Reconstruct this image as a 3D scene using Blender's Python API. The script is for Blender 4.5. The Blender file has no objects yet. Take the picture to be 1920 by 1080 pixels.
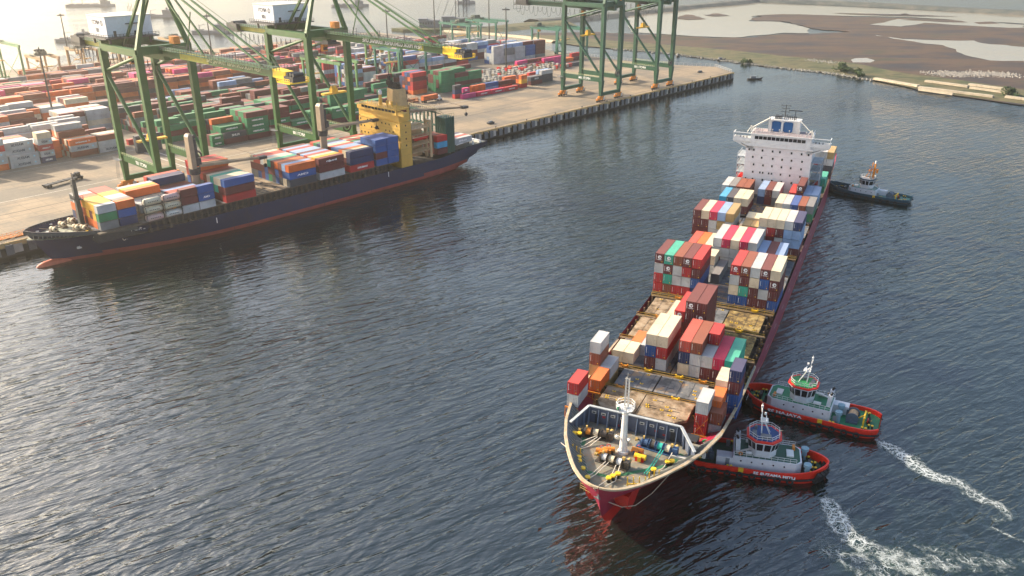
import bpy, math, random
from mathutils import Vector, Matrix, noise
random.seed(7)
SC = bpy.context.scene
COL = SC.collection
D2R = math.radians
CAMH = 101.0

# ---------------------------------------------------------------- frames
def vec(a):
    a = D2R(a)
    return Vector((math.sin(a), math.cos(a), 0)), Vector((math.cos(a), -math.sin(a), 0))
QA = 42.46; AA = 24.803
QY, QX = vec(QA)            # quay frame: local y = along the quay, local x = towards the water
AY, AX = vec(AA)            # red ship frame: local y = towards the stern, local x = across
AO = Vector((38.251, 206.323, 0))
DZ = 4.7                    # quay level
BA = 11.26                  # container base, red ship
BB = 11.05                  # container base, blue ship
FR = {'Q': (Vector((0, 0, 0)), QX, QY, -D2R(QA)), 'A': (AO, AX, AY, -D2R(AA)),
      'W': (Vector((0, 0, 0)), Vector((1, 0, 0)), Vector((0, 1, 0)), 0.0)}
def fpos(fr, x, y, z):
    o, ax, ay, _ = FR[fr]
    return o + ax * x + ay * y + Vector((0, 0, z))

# ---------------------------------------------------------------- camera
cam_d = bpy.data.cameras.new('camera'); cam = bpy.data.objects.new('camera', cam_d); COL.objects.link(cam)
SC.camera = cam
cam.location = (0, 0, CAMH)
_f = Vector((0, math.cos(D2R(23.272)), -math.sin(D2R(23.272))))
_r = Vector((1, 0, 0)); _u = _r.cross(_f)
_ro = D2R(-0.085)
_r2 = _r * math.cos(_ro) + _u * math.sin(_ro); _u2 = -_r * math.sin(_ro) + _u * math.cos(_ro)
cam.matrix_world = Matrix(((_r2.x, _u2.x, -_f.x, 0), (_r2.y, _u2.y, -_f.y, 0), (_r2.z, _u2.z, -_f.z, CAMH), (0, 0, 0, 1)))
cam_d.sensor_width = 36; cam_d.lens = 36 * 1550.07 / 1920
cam_d.clip_start = 1; cam_d.clip_end = 30000
def at(px, py, z=0.0):
    "where the pixel's line of sight meets level z (used while surveying the shoreline)"
    d = _f + _r2 * ((px - 960) / 1550.07) - _u2 * ((py - 540) / 1550.07)
    t = (CAMH - z) / -d.z
    return Vector((d.x * t, d.y * t, z))

# ---------------------------------------------------------------- materials
MATS = {}
def _new(name):
    m = bpy.data.materials.new(name); m.use_nodes = True
    nt = m.node_tree; nt.nodes.clear()
    out = nt.nodes.new('ShaderNodeOutputMaterial'); b = nt.nodes.new('ShaderNodeBsdfPrincipled')
    nt.links.new(b.outputs[0], out.inputs[0])
    return m, nt, b, out
def _n(nt, t, **kw):
    n = nt.nodes.new(t)
    for k, v in kw.items():
        if k.startswith('i_'): n.inputs[k[2:].replace('_', ' ')].default_value = v
        else: setattr(n, k, v)
    return n
def mat(name, col, rough=.6, var=.12, scale=.6, dirt=None, dirt_amt=.0, metal=0, bump=0, bscale=3, emis=0):
    "plain paint with slow colour drift and patches of wear"
    if name in MATS: return MATS[name]
    m, nt, b, out = _new(name); L = nt.links.new
    tc = _n(nt, 'ShaderNodeTexCoord')
    n1 = _n(nt, 'ShaderNodeTexNoise'); n1.inputs['Scale'].default_value = scale; n1.inputs['Detail'].default_value = 5
    L(tc.outputs['Object'], n1.inputs['Vector'])
    mr = _n(nt, 'ShaderNodeMapRange'); mr.inputs['From Min'].default_value = .3; mr.inputs['From Max'].default_value = .7
    mr.inputs['To Min'].default_value = 1 - var; mr.inputs['To Max'].default_value = 1 + var
    L(n1.outputs['Fac'], mr.inputs['Value'])
    mx = _n(nt, 'ShaderNodeMix', data_type='RGBA', blend_type='MULTIPLY'); mx.inputs['Factor'].default_value = 1
    mx.inputs['A'].default_value = (*col, 1); L(mr.outputs[0], mx.inputs['B'])
    last = mx.outputs['Result']
    if dirt is not None:
        n2 = _n(nt, 'ShaderNodeTexNoise'); n2.inputs['Scale'].default_value = scale * 2.3; n2.inputs['Detail'].default_value = 8; n2.inputs['Roughness'].default_value = .7
        L(tc.outputs['Object'], n2.inputs['Vector'])
        r = _n(nt, 'ShaderNodeMapRange'); r.inputs['From Min'].default_value = .5; r.inputs['From Max'].default_value = .72
        r.inputs['To Max'].default_value = dirt_amt; L(n2.outputs['Fac'], r.inputs['Value'])
        m2 = _n(nt, 'ShaderNodeMix', data_type='RGBA'); L(r.outputs[0], m2.inputs['Factor']); L(last, m2.inputs['A']); m2.inputs['B'].default_value = (*dirt, 1)
        last = m2.outputs['Result']
    L(last, b.inputs['Base Color'])
    b.inputs['Roughness'].default_value = rough; b.inputs['Metallic'].default_value = metal
    if bump:
        n3 = _n(nt, 'ShaderNodeTexNoise'); n3.inputs['Scale'].default_value = bscale; n3.inputs['Detail'].default_value = 4
        L(tc.outputs['Object'], n3.inputs['Vector'])
        bp = _n(nt, 'ShaderNodeBump'); bp.inputs['Strength'].default_value = .6; bp.inputs['Distance'].default_value = bump
        L(n3.outputs['Fac'], bp.inputs['Height']); L(bp.outputs[0], b.inputs['Normal'])
    MATS[name] = m
    return m

def corr(name, col, rust=.25):
    "corrugated steel container paint: ribs from the metric UVs, rust and grime"
    if name in MATS: return MATS[name]
    m, nt, b, out = _new(name); L = nt.links.new
    uv = _n(nt, 'ShaderNodeUVMap'); sp = _n(nt, 'ShaderNodeSeparateXYZ'); L(uv.outputs[0], sp.inputs[0])
    mu = _n(nt, 'ShaderNodeMath', operation='MULTIPLY'); mu.inputs[1].default_value = 2 * math.pi / .36; L(sp.outputs[0], mu.inputs[0])
    si = _n(nt, 'ShaderNodeMath', operation='SINE'); L(mu.outputs[0], si.inputs[0])
    cl = _n(nt, 'ShaderNodeMapRange'); cl.inputs['From Min'].default_value = -.5; cl.inputs['From Max'].default_value = .5; L(si.outputs[0], cl.inputs['Value'])
    bp = _n(nt, 'ShaderNodeBump'); bp.inputs['Strength'].default_value = .9; bp.inputs['Distance'].default_value = .045; L(cl.outputs[0], bp.inputs['Height'])
    L(bp.outputs[0], b.inputs['Normal'])
    geo = _n(nt, 'ShaderNodeNewGeometry'); tc = geo.outputs['Position']
    n1 = _n(nt, 'ShaderNodeTexNoise'); n1.inputs['Scale'].default_value = .22; n1.inputs['Detail'].default_value = 6; L(tc, n1.inputs['Vector'])
    mr = _n(nt, 'ShaderNodeMapRange'); mr.inputs['From Min'].default_value = .3; mr.inputs['From Max'].default_value = .7
    mr.inputs['To Min'].default_value = .75; mr.inputs['To Max'].default_value = 1.22; L(n1.outputs['Fac'], mr.inputs['Value'])
    mx = _n(nt, 'ShaderNodeMix', data_type='RGBA', blend_type='MULTIPLY'); mx.inputs['Factor'].default_value = 1
    mx.inputs['A'].default_value = (*col, 1); L(mr.outputs[0], mx.inputs['B'])
    # roofs lightened: sunlit tone put into the colour, with some faded paint
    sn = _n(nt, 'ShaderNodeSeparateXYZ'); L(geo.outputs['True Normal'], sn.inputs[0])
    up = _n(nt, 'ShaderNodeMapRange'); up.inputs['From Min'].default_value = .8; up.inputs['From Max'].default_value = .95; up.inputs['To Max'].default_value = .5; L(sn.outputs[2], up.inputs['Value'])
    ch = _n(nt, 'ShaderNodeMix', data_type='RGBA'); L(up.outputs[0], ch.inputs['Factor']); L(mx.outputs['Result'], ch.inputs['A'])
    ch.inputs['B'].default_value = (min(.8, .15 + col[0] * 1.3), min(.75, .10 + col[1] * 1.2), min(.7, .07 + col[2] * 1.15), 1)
    n2 = _n(nt, 'ShaderNodeTexNoise'); n2.inputs['Scale'].default_value = 1.1; n2.inputs['Detail'].default_value = 9; n2.inputs['Roughness'].default_value = .75; L(tc, n2.inputs['Vector'])
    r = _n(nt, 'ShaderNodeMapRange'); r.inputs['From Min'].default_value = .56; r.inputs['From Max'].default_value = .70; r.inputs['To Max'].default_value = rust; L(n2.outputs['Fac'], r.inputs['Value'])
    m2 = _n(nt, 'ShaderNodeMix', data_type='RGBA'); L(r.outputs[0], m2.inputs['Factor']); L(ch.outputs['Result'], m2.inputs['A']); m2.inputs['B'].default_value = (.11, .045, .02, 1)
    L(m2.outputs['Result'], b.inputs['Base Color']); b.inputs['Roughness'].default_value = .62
    MATS[name] = m
    return m

CC = {  # container paints: key -> (word, colour)
 'm': ('maroon', (.115, .016, .018)), 'r': ('red', (.42, .012, .016)), 's': ('salmon red', (.46, .06, .04)),
 'o': ('orange', (.62, .12, .015)), 'w': ('pale grey', (.42, .43, .42)), 'c': ('cream', (.60, .50, .35)),
 'g': ('grey', (.16, .17, .17)), 'k': ('dark slate', (.035, .045, .06)), 'n': ('navy', (.008, .025, .095)),
 'b': ('blue', (.008, .075, .27)), 'l': ('light blue', (.22, .34, .52)), 't': ('teal green', (.02, .34, .23)),
 'G': ('green', (.015, .18, .07)), 'p': ('crimson', (.50, .006, .06)), 'P': ('pink', (.55, .03, .17)),
 'y': ('tan', (.36, .25, .10)), 'Y': ('yellow', (.72, .36, .03)), 'B': ('brown', (.21, .05, .022)), 'C': ('cyan blue', (.02, .30, .50))}
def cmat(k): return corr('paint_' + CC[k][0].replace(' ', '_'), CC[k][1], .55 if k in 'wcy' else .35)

# ---------------------------------------------------------------- mesh builder
NOSPLIT = {'hull', 'lettering', 'hatch_cover', 'plate_seam', 'seam', 'hull_seam', 'bridge_window', 'window', 'walkway_marking', 'bulwark_inside', 'rail_capping', 'lattice', 'truck'}
class MB:
    def __init__(s): s.v = []; s.f = []; s.m = []
    def quad(s, a, b, c, d, m=0):
        i = len(s.v); s.v += [tuple(a), tuple(b), tuple(c), tuple(d)]; s.f.append((i, i+1, i+2, i+3)); s.m.append(m)
    def poly(s, pts, m=0):
        i = len(s.v); s.v += [tuple(p) for p in pts]; s.f.append(tuple(range(i, i+len(pts)))); s.m.append(m)
    def box(s, x0, x1, y0, y1, z0, z1, m=0, rz=0, skip=''):
        i = len(s.v)
        P = [(x0,y0,z0),(x1,y0,z0),(x1,y1,z0),(x0,y1,z0),(x0,y0,z1),(x1,y0,z1),(x1,y1,z1),(x0,y1,z1)]
        if rz:
            cx, cy = (x0+x1)/2, (y0+y1)/2; c, n = math.cos(rz), math.sin(rz)
            P = [(cx+(p[0]-cx)*c-(p[1]-cy)*n, cy+(p[0]-cx)*n+(p[1]-cy)*c, p[2]) for p in P]
        s.v += P
        F = {'b':(0,3,2,1),'t':(4,5,6,7),'f':(0,1,5,4),'r':(1,2,6,5),'k':(2,3,7,6),'l':(3,0,4,7)}
        for k, q in F.items():
            if k not in skip: s.f.append(tuple(i+j for j in q)); s.m.append(m)
    def bar(s, p, q, w, h=None, m=0, w2=None, h2=None, side=None):
        p = Vector(p); q = Vector(q); h = h or w; w2 = w2 or w; h2 = h2 or h
        d = (q-p).normalized(); ref = Vector(side) if side else (Vector((0,0,1)) if abs(d.z) < .9 else Vector((0,1,0)))
        a = d.cross(ref).normalized(); b = a.cross(d)
        i = len(s.v)
        for c, ww, hh in ((p, w, h), (q, w2, h2)):
            for sa, sb in ((-1,-1),(1,-1),(1,1),(-1,1)): s.v.append(tuple(c + a*(sa*ww/2) + b*(sb*hh/2)))
        for q4 in ((0,1,5,4),(1,2,6,5),(2,3,7,6),(3,0,4,7),(3,2,1,0),(4,5,6,7)): s.f.append(tuple(i+j for j in q4)); s.m.append(m)
    def cyl(s, p, q, r, r2=None, n=10, m=0, caps=True):
        p = Vector(p); q = Vector(q); r2 = r if r2 is None else r2
        d = (q-p).normalized(); ref = Vector((0,0,1)) if abs(d.z) < .9 else Vector((1,0,0))
        a = d.cross(ref).normalized(); b = d.cross(a); i = len(s.v)
        for c, rr in ((p, r), (q, r2)):
            for k in range(n):
                t = 2*math.pi*k/n; s.v.append(tuple(c + a*(rr*math.cos(t)) + b*(rr*math.sin(t))))
        for k in range(n):
            j = (k+1) % n; s.f.append((i+k, i+n+k, i+n+j, i+j)); s.m.append(m)
        if caps:
            s.f.append(tuple(i+k for k in range(n))); s.m.append(m)
            s.f.append(tuple(i+n+k for k in reversed(range(n)))); s.m.append(m)
    def tube(s, pts, r, n=6, m=0):
        for a, b in zip(pts, pts[1:]): s.cyl(a, b, r, n=n, m=m)
    def prism(s, pts, z0, z1, m=0, mt=None):
        n = len(pts); i = len(s.v)
        s.v += [(x, y, z0) for x, y in pts] + [(x, y, z1) for x, y in pts]
        ar = sum(pts[k][0]*pts[(k+1)%n][1]-pts[(k+1)%n][0]*pts[k][1] for k in range(n))
        for k in range(n):
            j = (k+1) % n; q = (i+k, i+j, i+n+j, i+n+k); s.f.append(q if ar > 0 else q[::-1]); s.m.append(m)
        t = tuple(i+n+k for k in range(n)); b = tuple(i+k for k in range(n))
        s.f.append(t if ar > 0 else t[::-1]); s.m.append(m if mt is None else mt); s.f.append(b[::-1] if ar > 0 else b); s.m.append(m)
    def torus(s, c, R, r, axis='x', n=14, k=6, m=0, sq=1):
        c = Vector(c); i = len(s.v)
        for a in range(n):
            t = 2*math.pi*a/n
            for b in range(k):
                u = 2*math.pi*b/k; rr = R + r*math.cos(u); h = r*math.sin(u)*sq
                P = {'x': (h, rr*math.cos(t), rr*math.sin(t)), 'y': (rr*math.cos(t), h, rr*math.sin(t)), 'z': (rr*math.cos(t), rr*math.sin(t), h)}[axis]
                s.v.append(tuple(c + Vector(P)))
        for a in range(n):
            for b in range(k):
                a2 = (a+1) % n; b2 = (b+1) % k
                s.f.append((i+a*k+b, i+a2*k+b, i+a2*k+b2, i+a*k+b2)); s.m.append(m)
    def rail(s, pts, h=1.05, r=.04, step=2.0, m=0, rows=2):
        "handrail with posts along a polyline"
        for a, b in zip(pts, pts[1:]):
            a = Vector(a); b = Vector(b); n = max(1, int((b-a).length/step))
            for j in range(rows): 
                z = h*(j+1)/rows; s.bar(a+Vector((0,0,z)), b+Vector((0,0,z)), r*2, m=m)
            for j in range(n+1):
                c = a.lerp(b, j/n); s.bar(c, c+Vector((0,0,h)), r*2, m=m)
    def mesh(s, name, mats, smooth=False):
        me = bpy.data.meshes.new(name); me.from_pydata(s.v, [], s.f)
        for mm in mats: me.materials.append(mm)
        me.polygons.foreach_set('material_index', s.m)
        if smooth: me.polygons.foreach_set('use_smooth', [True]*len(s.f))
        uv = me.uv_layers.new(name='uv'); me.update()
        co = uv.data
        for p in me.polygons:
            nx, ny, nz = (abs(t) for t in p.normal)
            for li in p.loop_indices:
                x, y, z = me.vertices[me.loops[li].vertex_index].co
                co[li].uv = (y, x) if nz > .7 else ((y, z) if nx > ny else (x, z))
        return me
    def clusters(s, gap=.35):
        "separate pieces: islands whose bounding boxes keep clear of each other"
        n = len(s.v); par = list(range(n))
        def fd(a):
            while par[a] != a: par[a] = par[par[a]]; a = par[a]
            return a
        for f in s.f:
            r = fd(f[0])
            for j in f[1:]: par[fd(j)] = r
        isl = {}
        for i in range(n): isl.setdefault(fd(i), []).append(i)
        B = []
        for r, vs in isl.items():
            lo = [min(s.v[i][k] for i in vs) for k in range(3)]; hi = [max(s.v[i][k] for i in vs) for k in range(3)]; B.append((r, lo, hi))
        if len(B) > 700: return None
        cp = {b_[0]: b_[0] for b_ in B}
        def f2(a):
            while cp[a] != a: a = cp[a]
            return a
        for i in range(len(B)):
            for j in range(i+1, len(B)):
                a, c = B[i], B[j]
                if all(a[1][k] - gap < c[2][k] and c[1][k] - gap < a[2][k] for k in range(3)):
                    x, y = f2(a[0]), f2(c[0])
                    if x != y: cp[x] = y
        out = {}
        for fi, f in enumerate(s.f): out.setdefault(f2(fd(f[0])), []).append(fi)
        return list(out.values())
    def build(s, name, mats, parent=None, smooth=False, loc=None, rz=None, label=None):
        if not isinstance(mats, (list, tuple)): mats = [mats]
        if parent is not None and len(s.f) > 1 and name not in NOSPLIT:
            cl = s.clusters()
            if cl and 1 < len(cl) <= 100:
                cl.sort(key=len, reverse=True); res = None
                for fs in cl:
                    q = MB(); mp = {}
                    for fi in fs:
                        for i in s.f[fi]:
                            if i not in mp: mp[i] = len(q.v); q.v.append(s.v[i])
                        q.f.append(tuple(mp[i] for i in s.f[fi])); q.m.append(s.m[fi])
                    o = q._one(name, mats, parent, smooth, loc, rz, label)
                    res = res or o
                return res
        return s._one(name, mats, parent, smooth, loc, rz, label)
    def _one(s, name, mats, parent=None, smooth=False, loc=None, rz=None, label=None):
        o = bpy.data.objects.new(name, s.mesh(name, mats, smooth)); COL.objects.link(o)
        if parent is not None: o.parent = parent
        if loc is not None: o.location = loc
        if rz is not None: o.rotation_euler = (0, 0, rz)
        if label: o['label'] = label
        return o
def tag(o, label, cat, group=None):
    o['label'] = label; o['category'] = cat
    if group: o['group'] = group
    return o
def struct(o, kind='structure', label=None):
    o['kind'] = kind
    if label: o['label'] = label
    return o
def empty(name, label, cat, loc=(0,0,0), rz=0, group=None):
    o = bpy.data.objects.new(name, None); COL.objects.link(o); o.location = loc; o.rotation_euler = (0, 0, rz)
    o.empty_display_size = .5
    return tag(o, label, cat, group)
def copy_tree(o, parent=None):
    c = o.copy(); COL.objects.link(c)
    if parent is not None: c.parent = parent
    for ch in o.children: copy_tree(ch, c)
    return c
_TX = {}
def text(s, size, material, parent, loc, rot, mirror=True, name='lettering', depth=.0, width=None, bold=.0):
    "raised lettering as a mesh part (the photograph shows it mirror-wise)"
    key = (s, size, mirror, width, bold, material.name)
    if key not in _TX:
        cu = bpy.data.curves.new('t', 'FONT'); cu.body = s; cu.size = size; cu.align_x = 'CENTER'; cu.align_y = 'CENTER'; cu.extrude = .02; cu.resolution_u = 2; cu.offset = bold
        to = bpy.data.objects.new('t', cu); COL.objects.link(to)
        dg = bpy.context.evaluated_depsgraph_get(); me = bpy.data.meshes.new_from_object(to.evaluated_get(dg)); me.name = 'lettering'
        bpy.data.objects.remove(to); bpy.data.curves.remove(cu)
        xs = [v.co.x for v in me.vertices]; w = max(xs)-min(xs); kx = (width/w if width else 1)
        for v in me.vertices: v.co.x *= (-kx if mirror else kx)
        if mirror: me.flip_normals()
        me.materials.clear(); me.materials.append(material); _TX[key] = me
    o = bpy.data.objects.new(name, _TX[key]); COL.objects.link(o); o.parent = parent; o.location = loc; o.rotation_euler = rot
    return o
# rotations that stand a text up on a wall, by the wall's outward normal in the local frame
ON_NY = (D2R(90), 0, 0)           # wall facing -y
ON_PX = (D2R(90), 0, D2R(90))     # wall facing +x
ON_NX = (D2R(90), 0, D2R(-90))
ON_TOP = (0, 0, 0)

# ---------------------------------------------------------------- shared paints
M_WHITE = mat('white_paint', (.72, .71, .68), .5, .06, .5, (.35, .22, .12), .25)
M_OFFW = mat('offwhite_paint', (.62, .59, .52), .55, .1, .6, (.3, .18, .09), .35)
M_YEL = mat('safety_yellow', (.78, .48, .02), .5, .1)
M_BLK = mat('black_rubber', (.012, .012, .013), .8, .2, 2)
M_ROD = mat('lock_rod_grey', (.22, .2, .19), .6, .1)
M_DARK = mat('dark_steel', (.03, .032, .035), .6, .3, 1)
M_GREY = mat('grey_steel', (.16, .17, .18), .6, .15, 1, (.1, .05, .03), .4)
M_GLASS = mat('dark_glass', (.01, .014, .02), .12, .1)
M_ROPE = mat('rope', (.5, .42, .3), .9, .1)
M_RED = mat('red_paint', (.55, .012, .01), .45, .12, .5)
M_TXW = mat('white_lettering', (.78, .78, .76), .6, .02)
M_TXK = mat('dark_lettering', (.03, .03, .035), .6, .02)
M_GRN = mat('green_deck', (.01, .12, .06), .6, .15, .8, (.05, .05, .04), .4)
M_ORM = mat('orange_machinery', (.65, .22, .02), .55, .15, 1, (.2, .09, .04), .5)
# ================================================================ light, sky, air
SUN_AZ = -65.0; SUN_EL = 25.0      # azimuth measured from +y towards +x
w = bpy.data.worlds.new('World'); SC.world = w; w.use_nodes = True
nt = w.node_tree; nt.nodes.clear()
sky = nt.nodes.new('ShaderNodeTexSky'); sky.sky_type = 'NISHITA'; sky.sun_disc = False
sky.sun_elevation = D2R(SUN_EL); sky.sun_rotation = D2R(SUN_AZ)
sky.air_density = 1.0; sky.dust_density = 3.5; sky.ozone_density = 1.0; sky.altitude = 0
bg = nt.nodes.new('ShaderNodeBackground'); bg.inputs[1].default_value = .15
wo = nt.nodes.new('ShaderNodeOutputWorld'); nt.links.new(sky.outputs[0], bg.inputs[0]); nt.links.new(bg.outputs[0], wo.inputs[0])
sl = bpy.data.lights.new('sun', 'SUN'); sl.energy = 4.8; sl.angle = D2R(.6); sl.color = (1.0, .86, .66)
so = bpy.data.objects.new('sun', sl); COL.objects.link(so)
sd = Vector((math.sin(D2R(SUN_AZ))*math.cos(D2R(SUN_EL)), math.cos(D2R(SUN_AZ))*math.cos(D2R(SUN_EL)), math.sin(D2R(SUN_EL))))
so.rotation_euler = sd.to_track_quat('Z', 'Y').to_euler()
SC.view_settings.view_transform = 'Standard'; SC.view_settings.look = 'None'; SC.view_settings.gamma = 1
SC.view_settings.exposure = EXPOSURE = 1.1
SC.cycles.use_denoising = True; SC.cycles.max_bounces = 6; SC.cycles.volume_bounces = 0; SC.cycles.transparent_max_bounces = 12
SC.cycles.sample_clamp_indirect = 6

hz = MB(); hz.box(-4200, 4200, -300, 6500, -16, 122)
hm = bpy.data.materials.new('haze'); hm.use_nodes = True; ht = hm.node_tree; ht.nodes.clear()
pv = ht.nodes.new('ShaderNodeVolumePrincipled'); pv.inputs['Color'].default_value = (.98, .93, .84, 1); pv.inputs['Density'].default_value = HAZE_D = .00016; pv.inputs['Anisotropy'].default_value = .72
hq = ht.nodes.new('ShaderNodeOutputMaterial'); ht.links.new(pv.outputs[0], hq.inputs['Volume'])
struct(hz.build('haze', hm), 'stuff')

# ================================================================ water
def water_mat(name, deep, amp, calm=False, transp=.25):
    m = bpy.data.materials.new(name); m.use_nodes = True; t = m.node_tree; t.nodes.clear(); L = t.links.new
    geo = _n(t, 'ShaderNodeNewGeometry')
    def wave(rz, sx, sy, sc, det=3, ro=.55, dist=.3):
        m1 = _n(t, 'ShaderNodeMapping'); m1.inputs['Rotation'].default_value = (0, 0, D2R(-rz)); L(geo.outputs['Position'], m1.inputs['Vector'])
        mp = _n(t, 'ShaderNodeMapping'); mp.inputs['Scale'].default_value = (sx, sy, 1); L(m1.outputs[0], mp.inputs['Vector'])
        nz = _n(t, 'ShaderNodeTexNoise'); nz.inputs['Scale'].default_value = sc; nz.inputs['Detail'].default_value = det; nz.inputs['Roughness'].default_value = ro; nz.inputs['Distortion'].default_value = dist
        L(mp.outputs[0], nz.inputs['Vector']); return nz.outputs['Fac']
    a = wave(33, .24, 1, .50, 2, .5, .6); b = wave(50, .35, 1, .16, 2); c = wave(20, .4, 1, 1.05, 2, .5, .5); big = wave(35, .5, 1, .014, 4)
    # sheltered water along the quay is flatter
    dt = _n(t, 'ShaderNodeVectorMath', operation='DOT_PRODUCT'); dt.inputs[1].default_value = (math.cos(D2R(QA)), -math.sin(D2R(QA)), 0); L(geo.outputs['Position'], dt.inputs[0])
    sh = _n(t, 'ShaderNodeMapRange', interpolation_type='SMOOTHSTEP'); sh.inputs['From Min'].default_value = -290; sh.inputs['From Max'].default_value = -130; sh.inputs['To Min'].default_value = .34; sh.inputs['To Max'].default_value = 1.0; L(dt.outputs['Value'], sh.inputs['Value'])
    gust = _n(t, 'ShaderNodeMapRange'); gust.inputs['From Min'].default_value = .38; gust.inputs['From Max'].default_value = .62
    gust.inputs['To Min'].default_value = .45; gust.inputs['To Max'].default_value = 1.15; L(big, gust.inputs['Value'])
    gs = _n(t, 'ShaderNodeMath', operation='MULTIPLY'); L(gust.outputs[0], gs.inputs[0]); L(sh.outputs[0], gs.inputs[1]); gust = gs
    b1 = _n(t, 'ShaderNodeBump'); b1.inputs['Distance'].default_value = 1.3 * amp; L(b, b1.inputs['Height']); L(gust.outputs[0], b1.inputs['Strength'])
    b2 = _n(t, 'ShaderNodeBump'); b2.inputs['Distance'].default_value = 1.5 * amp; L(a, b2.inputs['Height']); L(gust.outputs[0], b2.inputs['Strength']); L(b1.outputs[0], b2.inputs['Normal'])
    b3 = _n(t, 'ShaderNodeBump'); b3.inputs['Distance'].default_value = .42 * amp; L(c, b3.inputs['Height']); L(gust.outputs[0], b3.inputs['Strength']); L(b2.outputs[0], b3.inputs['Normal'])
    df = _n(t, 'ShaderNodeBsdfDiffuse')
    mur = _n(t, 'ShaderNodeMix', data_type='RGBA'); L(big, mur.inputs['Factor']); mur.inputs['A'].default_value = (*deep, 1); mur.inputs['B'].default_value = (deep[0]*1.5, deep[1]*1.45, deep[2]*1.15, 1)
    L(mur.outputs['Result'], df.inputs['Color'])
    tr = _n(t, 'ShaderNodeBsdfTransparent'); tr.inputs['Color'].default_value = (.55, .8, .6, 1)
    body = _n(t, 'ShaderNodeMixShader'); body.inputs[0].default_value = transp; L(df.outputs[0], body.inputs[1]); L(tr.outputs[0], body.inputs[2])
    gl = _n(t, 'ShaderNodeBsdfGlossy'); gl.inputs['Roughness'].default_value = .03 if not calm else .04; L(b3.outputs[0], gl.inputs['Normal'])
    fr = _n(t, 'ShaderNodeFresnel'); fr.inputs['IOR'].default_value = 2.25; L(b3.outputs[0], fr.inputs['Normal'])
    ms = _n(t, 'ShaderNodeMixShader'); L(fr.outputs[0], ms.inputs[0]); L(body.outputs[0], ms.inputs[1]); L(gl.outputs[0], ms.inputs[2])
    o = _n(t, 'ShaderNodeOutputMaterial'); L(ms.outputs[0], o.inputs[0])
    return m
M_WATER = water_mat('harbour_water', (.007, .014, .013), .62, transp=.3)
M_LAG = water_mat('lagoon_water', (.26, .22, .18), .15, True, 0)
wb = MB(); wb.quad((-6000, -1500, 0), (6000, -1500, 0), (6000, 9000, 0), (-6000, 9000, 0))
struct(wb.build('water', M_WATER))
sb = MB(); sb.quad((-6000, -1500, -14), (6000, -1500, -14), (6000, 9000, -14), (-6000, 9000, -14))
struct(sb.build('seabed', mat('seabed_mud', (.02, .03, .02), .9)))

# ================================================================ far shore
def land(name, pts, z, m, kind='structure', sub=0):
    b = MB(); b.poly([(p.x, p.y, z) for p in pts]); o = b.build(name, m)
    import bmesh
    bm = bmesh.new(); bm.from_mesh(o.data); bmesh.ops.triangulate(bm, faces=bm.faces[:]); 
    for f in bm.faces:
        if f.normal.z < 0: f.normal_flip()
    bm.to_mesh(o.data); bm.free(); return struct(o, kind)
def rough_poly(px, z, amp=2.0, seg=8):
    P = [at(x, y, z) for x, y in px]; out = []
    for a, b in zip(P, P[1:] + P[:1]):
        n = max(2, int((b-a).length/seg)); n = min(n, 40)
        nrm = Vector((-(b-a).y, (b-a).x, 0)).normalized()
        for k in range(n):
            p = a.lerp(b, k/n); out.append(p + nrm * (noise.noise(p * .05) * amp + noise.noise(p * .2) * amp * .5))
    return out
def ground_mat(name, cols, sc, stretch=(1, 1, 1)):
    m, nt, b, out = _new(name); L = nt.links.new
    geo = _n(nt, 'ShaderNodeNewGeometry'); mp = _n(nt, 'ShaderNodeMapping'); mp.inputs['Scale'].default_value = stretch; mp.inputs['Rotation'].default_value = (0, 0, .35); L(geo.outputs['Position'], mp.inputs[0])
    nz = _n(nt, 'ShaderNodeTexNoise'); nz.inputs['Scale'].default_value = sc; nz.inputs['Detail'].default_value = 9; nz.inputs['Roughness'].default_value = .68; L(mp.outputs[0], nz.inputs['Vector'])
    cr = _n(nt, 'ShaderNodeValToRGB'); el = cr.color_ramp.elements
    el[0].position = .38; el[0].color = (*cols[0], 1); el[1].position = .62; el[1].color = (*cols[-1], 1)
    for i, c in enumerate(cols[1:-1]):
        e = el.new(.38 + .24*(i+1)/(len(cols)-1)); e.color = (*c, 1)
    L(nz.outputs['Fac'], cr.inputs[0]); L(cr.outputs[0], b.inputs['Base Color']); b.inputs['Roughness'].default_value = .95
    bp = _n(nt, 'ShaderNodeBump'); bp.inputs['Distance'].default_value = .4; L(nz.outputs['Fac'], bp.inputs['Height']); L(bp.outputs[0], b.inputs['Normal'])
    return m
M_MUD = ground_mat('mudflat', [(.016, .016, .022), (.034, .022, .018), (.075, .04, .022), (.03, .03, .014)], .012, (1, 2.6, 1))
M_GRASS = ground_mat('marsh_grass', [(.025, .035, .010), (.055, .065, .018), (.12, .095, .04), (.035, .045, .015)], .04, (1, 2, 1))
M_SAND = ground_mat('pale_sand', [(.42, .33, .21), (.55, .45, .30)], .1)
land('mudflat', rough_poly([(1000, 74), (1075, 84), (1150, 91), (1240, 98), (1350, 112), (1450, 125), (1560, 137), (1640, 150), (1700, 165), (1790, 180), (1920, 197), (2150, 225),
    (2350, 60), (2100, 52), (1920, 46), (1860, 43), (1760, 36), (1690, 33), (1559, 31), (1460, 28), (1417, 32), (1410, 39), (1467, 40), (1495, 46), (1523, 53), (1594, 60), (1520, 63),
    (1474, 63), (1392, 71), (1339, 71), (1240, 65.5), (1120, 60), (1000, 62)], .5, 6), .5, M_MUD)
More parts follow.
